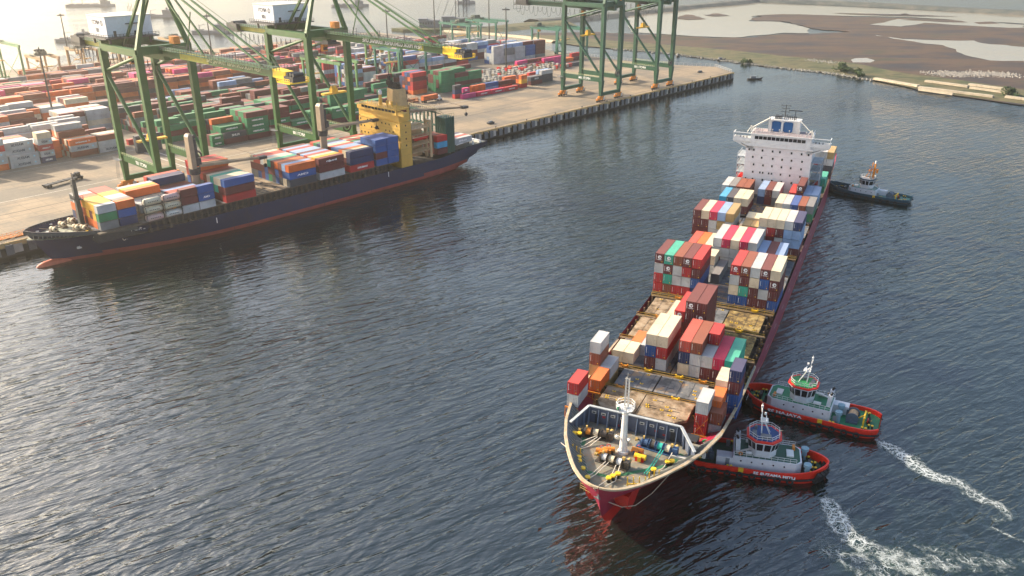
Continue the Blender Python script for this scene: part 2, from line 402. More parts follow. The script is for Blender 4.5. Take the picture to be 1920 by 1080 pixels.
land('grass_bank', rough_poly([(960, 66), (1075, 84), (1150, 91), (1240, 97.5), (1350, 111.5), (1450, 124.5), (1560, 136.5), (1640, 149), (1700, 163), (1790, 178), (1920, 195), (2150, 222),
    (2150, 190), (1920, 168), (1800, 150), (1700, 138), (1600, 118), (1480, 106), (1350, 92), (1240, 83), (1150, 76), (1040, 66)], .56, 1.5), .56, M_GRASS)
for nm, pl, am in (('lagoon', [(1637, 65.5), (1693, 73), (1764, 76), (1828, 76), (1842, 81), (1920, 88), (2100, 100), (2100, 128), (1920, 115), (1860, 113), (1821, 106), (1796, 97), (1764, 85), (1700, 76)], 6),
                   ('lagoon', [(1633, 46), (1683, 36), (1821, 38), (1920, 47), (1925, 52), (1860, 51), (1736, 43), (1690, 49.6)], 6),
                   ('tidal_pool', [(1594, 112), (1604, 109), (1625, 108.5), (1641, 113), (1632, 117), (1600, 117)], 1)):
    land(nm, rough_poly(pl, .6, am), .6, M_LAG)
land('lagoon', rough_poly([(1240, 64), (1339, 69.5), (1392, 69.5), (1470, 61.5), (1515, 62), (1518, 53), (1490, 46), (1462, 40.5), (1408, 40), (1412, 31), (1455, 27), (1559, 29.5), (1690, 31.5), (1860, 41), (1920, 44), (2100, 50), (2100, 34), (1920, 28), (1420, 5), (1300, 14), (1180, 26), (1180, 60)], .35, 4), .35, M_LAG)
for pl in ([(1415, 29), (1470, 26), (1540, 28), (1600, 30), (1530, 31.5), (1440, 31)], [(1262, 34), (1285, 27), (1300, 28), (1322, 35), (1290, 37)], [(1318, 28), (1345, 25), (1368, 29), (1340, 30.5)],
           [(1690, 37), (1740, 35.5), (1800, 39), (1815, 42), (1760, 41)], [(1825, 42), (1860, 40.5), (1872, 44), (1840, 45)], [(1690, 26), (1700, 25), (1702, 27), (1692, 27.6)], [(1560, 24), (1700, 27), (1800, 31), (1700, 30), (1600, 27)]):
    land('mudbank', rough_poly(pl, .66, 5), .66, M_MUD)
# the dyke: a long low bank, 3 m high
def dyke(px, half, h, m, name='dyke'):
    b = MB(); P = [at(x, y, 0) for x, y in px]; Q = []
    for a, c in zip(P, P[1:]):
        n = max(2, int((c-a).length/40)); Q += [a.lerp(c, k/n) for k in range(n)]
    Q.append(P[-1])
    R = []
    for i, p in enumerate(Q):
        d = (Q[min(i+1, len(Q)-1)] - Q[max(i-1, 0)]).normalized(); nn = Vector((-d.y, d.x, 0)); j = 1 + .25*noise.noise(p*.02)
        R.append([p + nn*half*1.6*j + Vector((0,0,-.5)), p + nn*half*.6 + Vector((0,0,h*j)), p - nn*half*.6 + Vector((0,0,h*j)), p - nn*half*1.6*j + Vector((0,0,-.5))])
    for a, c in zip(R, R[1:]):
        for k in range(3): b.quad(a[k], c[k], c[k+1], a[k+1])
    return struct(b.build(name, m))
M_DYKE = ground_mat('dyke_scrub', [(.035, .045, .045), (.07, .08, .07), (.12, .11, .09)], .05)
dyke([(1000, 43), (1090, 36), (1180, 27), (1300, 14), (1420, 3), (1560, 7), (1700, 14), (1840, 22), (1960, 29), (2200, 40)], 13, 4, M_DYKE)
dyke([(862, 58), (930, 55), (1000, 47), (1060, 44)], 20, 2.5, M_GRASS)
dyke([(800, 56), (862, 61), (915, 64), (985, 71), (1040, 79)], 3.5, 1.6, M_SAND, 'sand_bank')

# rocks along the bank (nobody could count them)
def scatter_rocks(name, line, width, n, sz, m, seed, z=.6):
    rnd = random.Random(seed); b = MB()
    P = [at(x, y, z) for x, y in line]
    for _ in range(n):
        k = rnd.randrange(len(P)-1); p = P[k].lerp(P[k+1], rnd.random()); p += Vector((rnd.gauss(0, width), rnd.gauss(0, width), 0)); s = sz*rnd.uniform(.5, 1.4)
        c = [(p.x + s*math.cos(t+rnd.random()*.5)*rnd.uniform(.7, 1.1), p.y + s*math.sin(t+rnd.random()*.5)*rnd.uniform(.7, 1.1)) for t in (0, 1.2, 2.4, 3.7, 5)]
        i = len(b.v); b.v += [(x, y, z-.4) for x, y in c] + [(p.x, p.y, z + s*rnd.uniform(.5, .9))]
        for q in range(5): b.f.append((i+q, i+(q+1) % 5, i+5)); b.m.append(0)
    return struct(b.build(name, m), 'stuff')
M_ROCK = mat('pale_rock', (.22, .21, .18), .9, .3, .3)
scatter_rocks('shore_rocks', [(1150, 91), (1240, 98), (1350, 112), (1450, 125), (1560, 137), (1640, 150)], 1.6, 700, .8, M_ROCK, 3)
scatter_rocks('bank_rocks', [(1515, 112), (1560, 117)], 4, 120, 1.0, M_ROCK, 5)
scatter_rocks('concrete_block_yard', [(1765, 138), (1800, 139.5), (1850, 139), (1893, 140)], 6, 1500, .9, mat('pale_concrete', (.27, .25, .22), .9, .3), 4)
M_CONC = mat('weathered_concrete', (.40, .34, .25), .9, .2, .2, (.12, .1, .07), .5)
# long low concrete slabs by the water
for k, (a, c, w_, lab) in enumerate((((1640, 149), (1722, 163), 3.5, 'long beige concrete slab nearest the bushes on the far bank'),
        ((1722, 165.5), (1862, 183), 3, 'long beige concrete slab on the water edge, middle of the far bank'),
        ((1735, 153.5), (1815, 164), 3, 'beige concrete slab inland of the bushes, below the pale block yard'),
        ((1817, 160), (1900, 171), 3.2, 'beige concrete slab just below the pale block yard'),
        ((1818, 166), (1905, 178), 1.6, 'thin second beige concrete slab, under the one below the block yard'),
        ((1885, 183), (1990, 197), 3, 'pale concrete slab on the bank at the right edge'),
        ((1722, 169.5), (1786, 178.5), 1.2, 'thin grey concrete edge beam at the waterline below the slabs'))):
    A_, B_ = at(*a, .8), at(*c, .8); b = MB(); b.bar((0, 0, .7), (B_-A_).to_tuple()[:2] + (.7,), w_, 1.4, side=(0, 0, 1))
    tag(b.build('concrete_slab', M_CONC, loc=A_), lab, 'concrete slab', 'slabs along the far bank')
# bushes and trees on the bank
M_LEAF = ground_mat('dark_leaves', [(.015, .03, .01), (.04, .07, .02), (.07, .10, .03)], .9)
M_BARK = mat('bark', (.08, .06, .04), .9)
def bush(px, py, r, h, lab, seed):
    rnd = random.Random(seed); p = at(px, py, .6); e = empty('bush', lab, 'bush', p, 0, 'bushes on the far bank')
    t = MB(); [t.cyl((0,0,0), (rnd.uniform(-r, r)*.5, rnd.uniform(-r, r)*.5, h*.6), .18, .06, 5) for _ in range(5)]; t.build('trunk', M_BARK, e)
    b = MB(); cl = [(rnd.gauss(0, r*.45), rnd.gauss(0, r*.45), rnd.uniform(.25, .85)*h, rnd.uniform(.3, .5)*r) for _ in range(9)]
    for k in range(420):
        cx, cy, cz, cr = rnd.choice(cl); d = Vector((rnd.gauss(0, 1), rnd.gauss(0, 1), rnd.gauss(0, .8))).normalized()*cr*rnd.uniform(.5, 1.1)
        c = Vector((cx, cy, cz)) + d; a = Vector((rnd.gauss(0,1), rnd.gauss(0,1), rnd.gauss(0,1))).normalized()*.38; e2 = a.orthogonal().normalized()*.38
        b.quad(c-a-e2, c+a-e2, c+a+e2, c-a+e2)
    b.build('crown', M_LEAF, e)
bush(1577, 134, 6, 6.5, 'largest dark bush at the water edge of the far bank', 1)
bush(1588, 137, 4, 4.5, 'small dark bush just right of the largest one on the bank', 2)
bush(1606, 141, 4, 5, 'dark bush right of the pair on the far bank', 3)
bush(1612, 145, 3, 3.5, 'low bush hanging over the water, rightmost on the bank', 4)
bush(1398, 118, 4, 3, 'low green bush on the bank behind the end of the quay', 5)
bush(1890, 178, 5, 5, 'dark bush among the concrete slabs near the right edge', 6)
# ================================================================ containers
CW, CH = 2.42, 2.70
_CM = {}
def cont_mesh(L, k):
    key = (L, k)
    if key in _CM: return _CM[key]
    b = MB(); h = CW/2; H = CH
    b.box(-h+.04, h-.04, .05, L-.05, .1, H-.02)
    for x in (-h, h-.13):
        for y in (0, L-.13): b.box(x, x+.13, y, y+.13, 0, H)
    for x in (-h, h-.10): b.box(x+.005, x+.095, .13, L-.13, H-.11, H-.003); b.box(x+.005, x+.095, .13, L-.13, .02, .17)
    for y in (0, L-.10): b.box(-h+.13, h-.13, y+.005, y+.095, H-.12, H-.003); b.box(-h+.13, h-.13, y+.005, y+.095, .02, .17)
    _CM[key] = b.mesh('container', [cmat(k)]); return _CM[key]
_DM = {}
def door_mesh(k):
    if k not in _DM:
        b = MB()
        b.box(-1.05, -.01, -.03, .02, .2, 2.55); b.box(.01, 1.05, -.03, .02, .2, 2.55)
        for x in (-.85, -.35, .35, .85): b.cyl((x, -.06, .15), (x, -.06, 2.6), .022, n=5, m=3)
        b.cyl((-.87, -.1, .9), (-.87, -.1, 2.3), .045, n=5, m=1)
        for x in (-.6, .6): b.box(x-.2, x+.2, -.09, -.05, 1.05, 1.1, 3)
        b.box(.62, .86, -.05, -.03, .35, .6, 2)
        _DM[k] = b.mesh('door', [cmat(k), M_TXW, M_YEL, M_ROD])
    return _DM[k]
_EM = {}
def emblem(kind):
    if kind not in _EM:
        b = MB()
        if kind == 'disc':
            n = 14
            for k in range(n):
                t0, t1 = 2*math.pi*k/n, 2*math.pi*(k+1)/n; r0 = .16 if k % 5 else .3
                b.quad((.5*math.cos(t0), 0, .28+.5*math.sin(t0)), (.5*math.cos(t1), 0, .28+.5*math.sin(t1)), (r0*math.cos(t1)+.1, 0, .25+r0*math.sin(t1)), (r0*math.cos(t0)+.1, 0, .25+r0*math.sin(t0)))
            for x in (-.55, -.33, -.1, .12, .35): b.box(x, x+.16, -.01, .01, -.52, -.34)
        else:
            for x in (-.5, -.2, .1, .38): b.box(x, x+.2, -.01, .01, -.1, .14)
            b.box(-.5, .5, -.01, .01, -.42, -.3)
        _EM[kind] = b.mesh('emblem', [M_TXW])
    return _EM[kind]
REQ = []      # every container asked for; the largest in view become objects, the rest one mass
class Req:
    def __init__(s, *a): s.a = a; s.marks = []; s.loc = None; s.rz = None; s.keep = False
def cont(fr, x, y, z, L, k, label, group, door=False, logo=None):
    "x = centre across, y = near end, z = bottom"
    r = Req(fr, x, y, z, L, k, label, group, door, logo); r.loc = fpos(fr, x, y, z); r.rz = FR[fr][3]; REQ.append(r); return r
ORD = ['first', 'second', 'third', 'fourth', 'fifth', 'sixth', 'seventh', 'eighth', 'ninth', 'tenth', 'eleventh', 'twelfth', 'thirteenth']
def tierw(i, n):
    return 'only tier' if n == 1 else ('top tier' if i == n-1 else ('bottom tier' if i == 0 else ORD[n-1-i] + ' tier down'))
# ================================================================ the red-hulled ship
TP = 2.811
shipA = empty('container_ship', 'large red-hulled container ship under way with white bridge block and tugs alongside', 'ship', AO, -D2R(AA))
GA = 'containers aboard the red-hulled ship'
PA = {}
def stackA(u, x0, s, phrase, col, base=BA, L=12.13, doors='mrnbtpskoGB', logos='', right=None, hide=0):
    "one pile; s = paints from the bottom up; logos = tier indices carrying a white emblem"
    n = len(s)
    for i, k in enumerate(s):
        if i < hide: continue
        word = CC[k][0]
        lab = f'{word} container, {col}, {tierw(i, n)}, {phrase}' if col else f'{word} container, {tierw(i, n)}, {phrase}'
        PA.setdefault((u, x0), 0)
        o = cont('A', x0 + 1.25, u, base + i*TP, L, k, lab, GA, door=(k in doors), logo=('disc' if str(i) in logos else None))
def colw(j, n, what='column'):
    return f'{ORD[j]} {what} across' if n > 1 else ''
def block(u, cols, phrase, L=12.13, base=BA, logos=None, hide=0, **kw):
    logos = logos or {}
    n = len(cols)
    for j, (x0, s) in enumerate(cols): stackA(u, x0, s, phrase, colw(j, n), base=base, L=L, logos=logos.get(j, ''), hide=hide, **kw)
# left and right blocks of the tall bay amidships
block(0, [(0, 'rrwm'), (2.5, 'Btmt'), (5, 'rwwB'), (7.5, 'rwrm'), (10, 'nbmr')], 'left block amidships', logos={0: '3', 1: '23', 3: '3'})
block(0, [(20, 'bcwr'), (22.5, 'btmB'), (25, 'mmcw'), (27.5, 'mwbm'), (30, 'bmmc')], 'right block amidships', logos={0: '3', 1: '3', 3: '3', 4: '2'})
# four-high pair on the pale hatches, and what leans on it
block(-27.42, [(10, 'wc'), (12.5, 'mmr'), (15, 'tmmm'), (17.5, 'mmmm')], 'tall pile behind the foremast bays', logos={1: '2', 2: '3', 3: '2'})
# bay behind the foremost hatches
block(-42.26, [(10, 'mb'), (12.5, 'wr')], 'white topped pair of piles')
stackA(-42.26, 10, 'c', 'front half atop left white topped pile', '', base=BA+2*TP, L=6.0)
stackA(-36.2, 10, 'c', 'rear half atop left white topped pile', '', base=BA+2*TP, L=6.0)
stackA(-42.26, 12.5, 'c', 'long, atop right white topped pile', '', base=BA+2*TP)
block(-42.26, [(17.5, 'cns'), (20, 'wwB'), (22.5, 'mw'), (25, 'mp'), (27.5, 'tt')], 'row before the empty hatches', doors='mrnpsB')
stackA(-36.2, 22.5, 'r', 'short bright one in row before empty hatches', '', base=BA+2*TP, L=6.0)
block(-42.26, [(2.5, 'c'), (5, 'c')], 'low pair behind the left outboard pile', L=6.0)
stackA(-36.1, 5, 'o', 'short, between cream pair and brown hatch', '', L=6.0)
stackA(-37.2, 7.5, 'w', 'short, left of the white topped piles', '', L=6.0)
# outboard short piles
block(-51.0, [(0, 'yBw'), (2.5, 'w')], 'outboard piles at left hull side', L=6.0)
stackA(-51.0, 2.5, 'y', 'under the pale grey outboard one, left side', '', base=BA-TP, L=6.0)
stackA(-57.0, 2.3, 'o', 'short, on the left lashing platform', '', L=6.0)
stackA(-64.8, .2, 'wr', 'foremost left pile near the bow rail', '', L=6.0)
block(-51.2, [(27.5, 'mc'), (30, 'bmn')], 'outboard piles at right hull side', L=6.0)
stackA(-51.2, 30, 'b', 'lowest, sunken outboard pile at right side', '', base=BA-TP, L=6.0)
stackA(-57.3, 27.6, 'wo', 'short pile under orange roof, right side', '', base=BA-1.4, L=6.0)
stackA(-59.6, 28.4, 'wB', 'short pile right of the rust streaked one', '', base=BA-TP, L=5.0)
stackA(-61.4, 25.85, 'rrw', 'rust streaked pile at starboard breakwater end', '', base=BA-TP, L=6.0)
# lone boxes between the blocks
stackA(12.7, 12.8, 'g', 'alone on the hatch between the blocks', '')
stackA(18.8, 10, 'wc', 'short pile behind the lone grey one', '', L=6.0)
# second big bay
block(26.5, [(2.5, 'ws'), (5, 'wo'), (7.5, 'wc')], 'low left trio of the second bay')
block(26.5, [(10, 'mww'), (12.5, 'wwp'), (15, 'wwc'), (17.5, 'wwp'), (20, 'www')], 'crimson and white five, second bay', L=13.7, doors='mrp')
block(26.5, [(22.5, 'ml'), (25, 'wm'), (27.5, 'ml')], 'low right trio of the second bay')
# third bay
block(43.3, [(0, 'gmmm'), (2.5, 'mmmc'), (5, 'mwwp'), (7.5, 'mwyl'), (10, 'mmwy')], 'left five of the third bay', base=BA-.45)
block(43.3, [(20, 'mgwc'), (22.5, 'mmrc'), (25, 'mwmc'), (27.5, 'mllw'), (30, 'mlln')], 'right five of the third bay', base=BA-.45)
block(43.3, [(15.1, 'wwy'), (17.6, 'wwy')], 'front middle pair of the third bay', L=6.0, base=BA-.6)
block(49.5, [(15.1, 'wwc'), (17.6, 'wwc')], 'rear middle pair of the third bay', L=6.0)
# fourth and fifth bays in front of the bridge
block(78, [(1.2, 'bC'), (3.7, 'kk'), (6.2, 'mc'), (8.7, 'mc')], 'left four of the fourth bay')
block(78, [(20, 'mc'), (22.5, 'nw'), (25, 'nb'), (27.5, 'mB')], 'right four of the fourth bay')
stackA(78.5, 30.0, 'Gg', 'outer right pile of the fourth bay', '')
block(92.5, [(-.9, 'gw'), (1.6, 'gg'), (4.1, 'mB'), (6.6, 'mB')], 'left four just before the bridge')
block(92.5, [(12, 'nl'), (14.5, 'mm'), (17, 'gw')], 'middle three just before the bridge')
stackA(92.5, 22.5, 'mr', 'bright red roofed pile against the bridge', '')
stackA(92.5, 25, 'mmm', 'maroon pile with emblem against the bridge', '', logos='2')
block(92.5, [(27.5, 'ml'), (30, 'gl')], 'light blue pair right of the bridge')
# aft of the bridge
stackA(115, 30.2, 'Gt', 'beside the bridge, at the ship side', '')
stackA(115, 27.0, 'gc', 'inboard of the green one beside bridge', '', L=6.0)
block(147, [(22.5, 'kkww'), (25, 'kkrw'), (27.5, 'kkww'), (30, 'kkwy')], 'stern piles showing behind the bridge', base=BA-TP, hide=1)
stackA(118, -.3, 'mrm', 'piles by the lifeboat on the far side', '', L=6.0)

# ---- hull
def lerp_tab(tab, x):
    if x <= tab[0][0]: return tab[0][1]
    for (a, fa), (b_, fb) in zip(tab, tab[1:]):
        if x <= b_: return fa + (fb-fa)*(x-a)/(b_-a)
    return tab[-1][1]
def flare(f): return lerp_tab([(0, 0), (.3, .03), (.5, .07), (.62, .14), (.7, .26), (.76, .44), (.82, .68), (.9, .9), (1, 1)], max(0, min(1, f)))
def make_hull(name, stem, rim, deckH, wlH, stern, sternH, cx, yend, mats, parent, stations, zs, power=1.6, band=None):
    """stem: z->y of the stem; rim: y->rim height; deckH/wlH: half widths by distance from the stem"""
    b = MB(); rows = []
    nz = len(zs)
    for q in stations:
        row = []
        for k, zf in enumerate(zs):
            ys = stem(zf if zf <= 0 else zf*rim(None)); 
            y = ys + (yend - ys)*q
            zr = rim(y); z = zf if zf <= 0 else zf*zr
            d = y - ys; t = flare(z/zr) if power is None else max(0, min(1, z/zr)) ** power
            h = (1-t)*lerp_tab(wlH, d) + t*lerp_tab(deckH, d)
            ss = max(0, (y-stern)/(yend-stern)); h *= 1 - (1-sternH)*ss*ss*(1 - .55*max(0, z/zr)) 
            if z < 0: h *= 1 + z*.06
            row.append((h, y, z))
        rows.append(row)
    for s in (1, -1):
        base = len(b.v)
        for row in rows: b.v += [(cx + s*h, y, z) for h, y, z in row]
        for i in range(len(rows)-1):
            for k in range(nz-1):
                a = base + i*nz + k; q = (a, a+nz, a+nz+1, a+1); b.f.append(q if s > 0 else q[::-1])
                zm = zs[k+1]; b.m.append(0 if band is None else (1 if zs[k+1]*1.0 <= band else 0))
    L = rows[-1]; 
    for k in range(nz-1):
        b.quad((cx+L[k][0], L[k][1], L[k][2]), (cx-L[k][0], L[k][1], L[k][2]), (cx-L[k+1][0], L[k+1][1], L[k+1][2]), (cx+L[k+1][0], L[k+1][1], L[k+1][2]))
    o = b.build(name, mats, parent, smooth=False)
    me = o.data; me.polygons.foreach_set('use_smooth', [True]*len(me.polygons)); 
    return o, rows
CX = 16.25
def stemA(z): return -82 - 9.6*(1-math.exp(-max(z, 0)/5.0)) + (.35*min(z, 0) if z < 0 else 0) * -1
RIMT = [(-92, 13.4), (-86, 13.1), (-72, 12.4), (-58, 11.7), (-45, 10.9), (-30, 10.4), (190, 10.4)]
def rimA(y): return 13.4 if y is None else lerp_tab(RIMT, y)
deckHA = [(0, 0), (.15, 1.3), (.5, 2.5), (1.5, 4.0), (3.5, 5.9), (6, 7.6), (9.3, 9.5), (14, 11.8), (19.5, 13.8), (27, 15.5), (38, 16.1), (46, 16.3), (60, 16.45), (300, 16.45)]
wlHA = [(0, 0), (3, .5), (7, 1.1), (12, 2.3), (17, 4.2), (27, 7.9), (37, 10.9), (47, 13), (55, 14.35), (65, 15.1), (75, 15.6), (100, 16.1), (300, 16.1)]
M_HULLA = mat('maroon_hull_paint', (.27, .012, .040), .42, .12, .15, (.08, .02, .02), .45)
M_BOWA = mat('antifouling_lit_red', (.50, .012, .008), .4, .12, .2, (.20, .03, .02), .3)  # antifouling at the waterline; on bow and lobes also a painted sunlit red
st = [0, .002, .005, .01, .017, .026, .037, .05, .065, .08, .1, .12, .145, .17, .2, .24, .28, .35, .45, .55, .65, .75, .83, .9, .95, 1]
hullA, rowsA = make_hull('hull', stemA, rimA, deckHA, wlHA, 140, .82, CX, 186, [M_HULLA, M_BOWA], shipA, st, [-5, -3, -1, 0, .08, .2, .3, .4, .5, .58, .66, .72, .78, .84, .9, .95, 1.0], None)
me = hullA.data
for p in me.polygons:
    c = p.center
    if c.z < .6 or (c.y < -72 and c.z < 5.5): p.material_index = 1
# underwater bulb
b = MB(); 
n = 12
prof = [(-90, .2), (-89, 1.5), (-87, 2.4), (-84, 2.8), (-78, 2.6), (-70, 2.0)]
idx = []
for y, r in prof:
    s0 = len(b.v); idx.append(s0)
    for k in range(n):
        t = 2*math.pi*k/n; b.v.append((CX + r*.85*math.cos(t), y, -4.2 + r*1.15*math.sin(t)))
for a_, c_ in zip(idx, idx[1:]):
    for k in range(n): j = (k+1) % n; b.f.append((a_+k, c_+k, c_+j, a_+j)); b.m.append(0)
b.poly([b.v[idx[0]+k] for k in range(n)])
b.build('bulbous_bow', mat('orange_antifouling', (.75, .13, .01), .6), shipA, smooth=True)
def hull_h(y, z):
    ys = stemA(z); d = max(0, y-ys); t = flare(z/rimA(y)); return (1-t)*lerp_tab(wlHA, d) + t*lerp_tab(deckHA, d)
FD = 10.4   # forecastle deck
# rim (bulwark top) : pale capping following the deck edge
rimpts = [(r[-1][0], r[-1][1], r[-1][2]) for r in rowsA]
# finer rim polyline
def rim_at(y):
    ys = stemA(13.4); return lerp_tab(deckHA, y-ys) * (1 - .18*max(0, (y-140)/46)**2*.45), rimA(y)
YS = [-90.92, -90.85, -90.75, -90.6, -90.3, -89.5, -88.4, -87, -85.4, -83.6, -81.6, -79.4, -77, -74.4, -71.6, -68, -64, -60, -56, -52, -47, -42, -36, -30]
b = MB(); b2 = MB()
for s in (1, -1):
    prev = None
    for i, y in enumerate(YS):
        h, z = rim_at(y)
        if i == 0: h = 0
        P = (CX+s*(h+.08), y-.06, z); Q = (CX+s*max(0, h-.42), y+.2, z+.02)
        Pl = (P[0], P[1], z-.35); Ql = (CX+s*max(0, hull_h(y+.28, FD)-.1), y+.28, FD)
        if prev:
            q = [prev[0], P, Q, prev[1]]; b.quad(*(q if s > 0 else q[::-1]))
            q = [prev[2], Pl, P, prev[0]]; b.quad(*(q if s > 0 else q[::-1]))
            q = [prev[1], Q, Ql, prev[3]]; b2.quad(*(q if s > 0 else q[::-1]))
        prev = (P, Q, Pl, Ql)
b.build('rail_capping', mat('rail_cream', (.42, .34, .23), .6, .2, .5, (.40, .20, .02), .75), shipA)
b2.build('bulwark_inside', mat('bulwark_grey', (.14, .15, .16), .7, .15, .8), shipA)
# decks
FD = 10.4   # forecastle deck
def deck_poly(y0, y1, z, inset=.5, step=2.5):
    L_, R_ = [], []; y = y0
    while True:
        h = max(.05, (hull_h(y, z) if y < -40 else rim_at(y)[0]) - inset); L_.append((CX-h, y, z)); R_.append((CX+h, y, z))
        if y >= y1: break
        y = min(y1, y+step)
    return R_ + L_[::-1]
b = MB(); pl = deck_poly(-89.8, -30, FD, .1, 1.2); b.poly(pl[::-1] if False else pl); 
o = b.build('forecastle_deck', mat('deck_grey_green', (.20, .19, .15), .8, .25, .5, (.34, .16, .05), .85, bump=.02), shipA)
if o.data.polygons[0].normal.z < 0: o.data.flip_normals()
b = MB(); pl = deck_poly(-66.5, 186, 8.6, .3, 6); b.poly(pl); o = b.build('main_deck', mat('deck_brown', (.07, .06, .05), .85, .25, .6, (.30, .14, .03), .5), shipA)
if o.data.polygons[0].normal.z < 0: o.data.flip_normals()
# remove hidden forecastle plate aft of breakwater: keep only the bow part
fo = [c for c in shipA.children if c.name.startswith('forecastle_deck')][0]
b = MB(); pl = deck_poly(-89.8, -66.5, FD, .08, 1.0); b.poly(pl); nm = b.mesh('forecastle_deck', list(fo.data.materials)); fo.data = nm
if nm.polygons[0].normal.z < 0: nm.flip_normals()
# ribs inside the bulwark
b = MB()
for s in (1, -1):
    for k in range(26):
        y = -88.0 + k*.9
        h, z = rim_at(y); hf = hull_h(y, FD)-.12; h -= .62
        for dy in (0, .12): b.quad((CX+s*hf, y+dy, FD), (CX+s*(hf-.75), y+dy, FD), (CX+s*(h-.15), y+dy, z-.3), (CX+s*h, y+dy, z-.1))
        b.quad((CX+s*(hf-.75), y, FD), (CX+s*(hf-.75), y+.12, FD), (CX+s*(h-.15), y+.12, z-.3), (CX+s*(h-.15), y, z-.3))
b.build('bulwark_rib', mat('rib_pale', (.34, .34, .30), .7), shipA)
# anchor bolsters: the two big rounded lobes under the rim
for s in (1, -1):
    b = MB()
    ring = [(-86.2, 9.3), (-86.0, 7.4), (-84.6, 5.4), (-82.6, 4.1), (-80.2, 4.0), (-78.0, 5.2), (-76.4, 7.4), (-76.0, 9.3)]
    outer = [(CX+s*(3.75 + .09*(z-5)), y, z) for y, z in ring]
    inner = [(CX+s*1.2, -80.6+(y+80.6)*.9, 9+(z-9)*.9) for y, z in ring]
    for k in range(len(ring)):
        j = (k+1) % len(ring); q = (inner[k], inner[j], outer[j], outer[k]); b.quad(*(q if s < 0 else q[::-1]))
    b.poly(outer if s > 0 else outer[::-1]); o = b.build('anchor_bolster', M_BOWA, shipA)
# ---- breakwater
b = MB(); m_bw = mat('breakwater_blue_grey', (.075, .095, .14), .55, .15, .6, (.16, .10, .07), .3)
ZB = 14.0
wallpts = [(4.0, -72.6, 12.6), (6.0, -67.4, ZB), (24.7, -67.4, ZB), (28.6, -72.6, 12.6)]
for (x0, y0, z0), (x1, y1, z1) in zip(wallpts, wallpts[1:]):
    b.quad((x0, y0, FD-.05), (x1, y1, FD-.05), (x1, y1, z1), (x0, y0, z0)); b.quad((x1, y1+.15, FD-1.2), (x0, y0+.15, FD-1.2), (x0, y0+.15, z0), (x1, y1+.15, z1))
bw = b.build('breakwater', m_bw, shipA)
b = MB()
for (x0, y0, z0), (x1, y1, z1) in zip(wallpts, wallpts[1:]): b.bar((x0, y0, z0+.08), (x1, y1, z1+.08), .55, .2)
b.build('capping', mat('capping_pale', (.40, .42, .42), .6), bw)
b = MB(); b3 = MB()
for k in range(10):
    x = 6.1 + k*1.98; b.poly([(x, -67.45, ZB-.2), (x, -67.45, FD), (x, -68.6, FD), (x, -67.7, ZB-.2)]); b.poly([(x+.12, -67.7, ZB-.2), (x+.12, -68.6, FD), (x+.12, -67.45, FD), (x+.12, -67.45, ZB-.2)]); b.quad((x, -67.7, ZB-.2), (x, -68.6, FD), (x+.12, -68.6, FD), (x+.12, -67.7, ZB-.2))
for s_ in (0, 1):
    for f in (.35, .75):
        (x0, y0, z0), (x1, y1, z1) = (wallpts[0], wallpts[1]) if s_ == 0 else (wallpts[3], wallpts[2])
        x = x0 + (x1-x0)*f; y = y0+(y1-y0)*f; b.bar((x, y-.3, FD), (x, y-.15, z0+(z1-z0)*f-.3), .25, .6)
b.build('stiffener', mat('stiffener_blue', (.16, .20, .27), .6), bw)
for k in range(9):
    x = 7.1 + k*1.98; 
    if abs(x-15.7) < 1.0: continue
    b3 = MB(); b3.box(-.45, .45, -.04, .03, -.28, .28); b3.box(-.3, .3, -.08, -.02, -.14, .14, 1)
    b3.build('freeing_port', [M_OFFW, M_DARK], bw, loc=(x, -67.5, ZB-1.15))
for x, w_ in ((23.2, .9), (7.8, .9)):
    b3 = MB(); b3.box(-w_/2, w_/2, -.06, .03, 0, 2.1); b3.build('doorway', M_DARK, bw, loc=(x, -67.5, FD+.05))
b = MB()
for x, z in ((13.8, 11.6), (9.2, 12.0), (19.9, 11.7), (12.2, 10.9), (21.5, 11.2)): b.box(x-.3, x+.3, -67.56, -67.45, z, z+.35, 0)
b.build('fire_box', mat('red_box', (.35, .03, .03), .6), bw)
# ---- hatch covers
M_HTAN = ground_mat('hatch_tan', [(.10, .07, .04), (.22, .15, .085), (.31, .23, .15), (.36, .28, .19)], .35)
M_HGRY = ground_mat('hatch_grey', [(.07, .075, .08), (.13, .135, .14), (.17, .17, .17), (.34, .22, .12)], .25)
M_HYEL = ground_mat('hatch_ochre', [(.06, .04, .02), (.17, .11, .04), (.30, .20, .06), (.36, .27, .11)], .6)
def hatch(x0, x1, y0, y1, m, z=BA, th=.55, lab=None):
    b = MB(); b.box(x0+.06, x1-.06, y0+.06, y1-.06, z-th, z-.02)
    # raised cones, pads and seams
    rnd = random.Random(int(x0*7+y0*3))
    for _ in range(int((x1-x0)*(y1-y0)/26)+2):
        x = rnd.uniform(x0+1, x1-1); y = rnd.choice([y0+.9, y1-.9, (y0+y1)/2, y0+(y1-y0)*.3])
        b.box(x-.34, x+.34, y-.2, y+.2, z-.03, z+.08, 1); b.box(x-.12, x+.12, y-.12, y+.12, z, z+.12, 2)
    for _ in range(int((x1-x0)/3)):
        x = rnd.uniform(x0+1, x1-2.4); y = rnd.uniform(y0+1, y1-1); b.box(x, x+rnd.uniform(.8, 2), y-.06, y+.06, z-.02, z+.03, 2)
    x = x0 + 2.4
    while x < x1-1: b.box(x-.03, x+.03, y0+.2, y1-.2, z-.02, z+.015, 2); x += 2.5
    o = b.build('hatch_cover', [m, M_YEL, M_DARK], shipA)
    if lab: o['label'] = lab
    return o
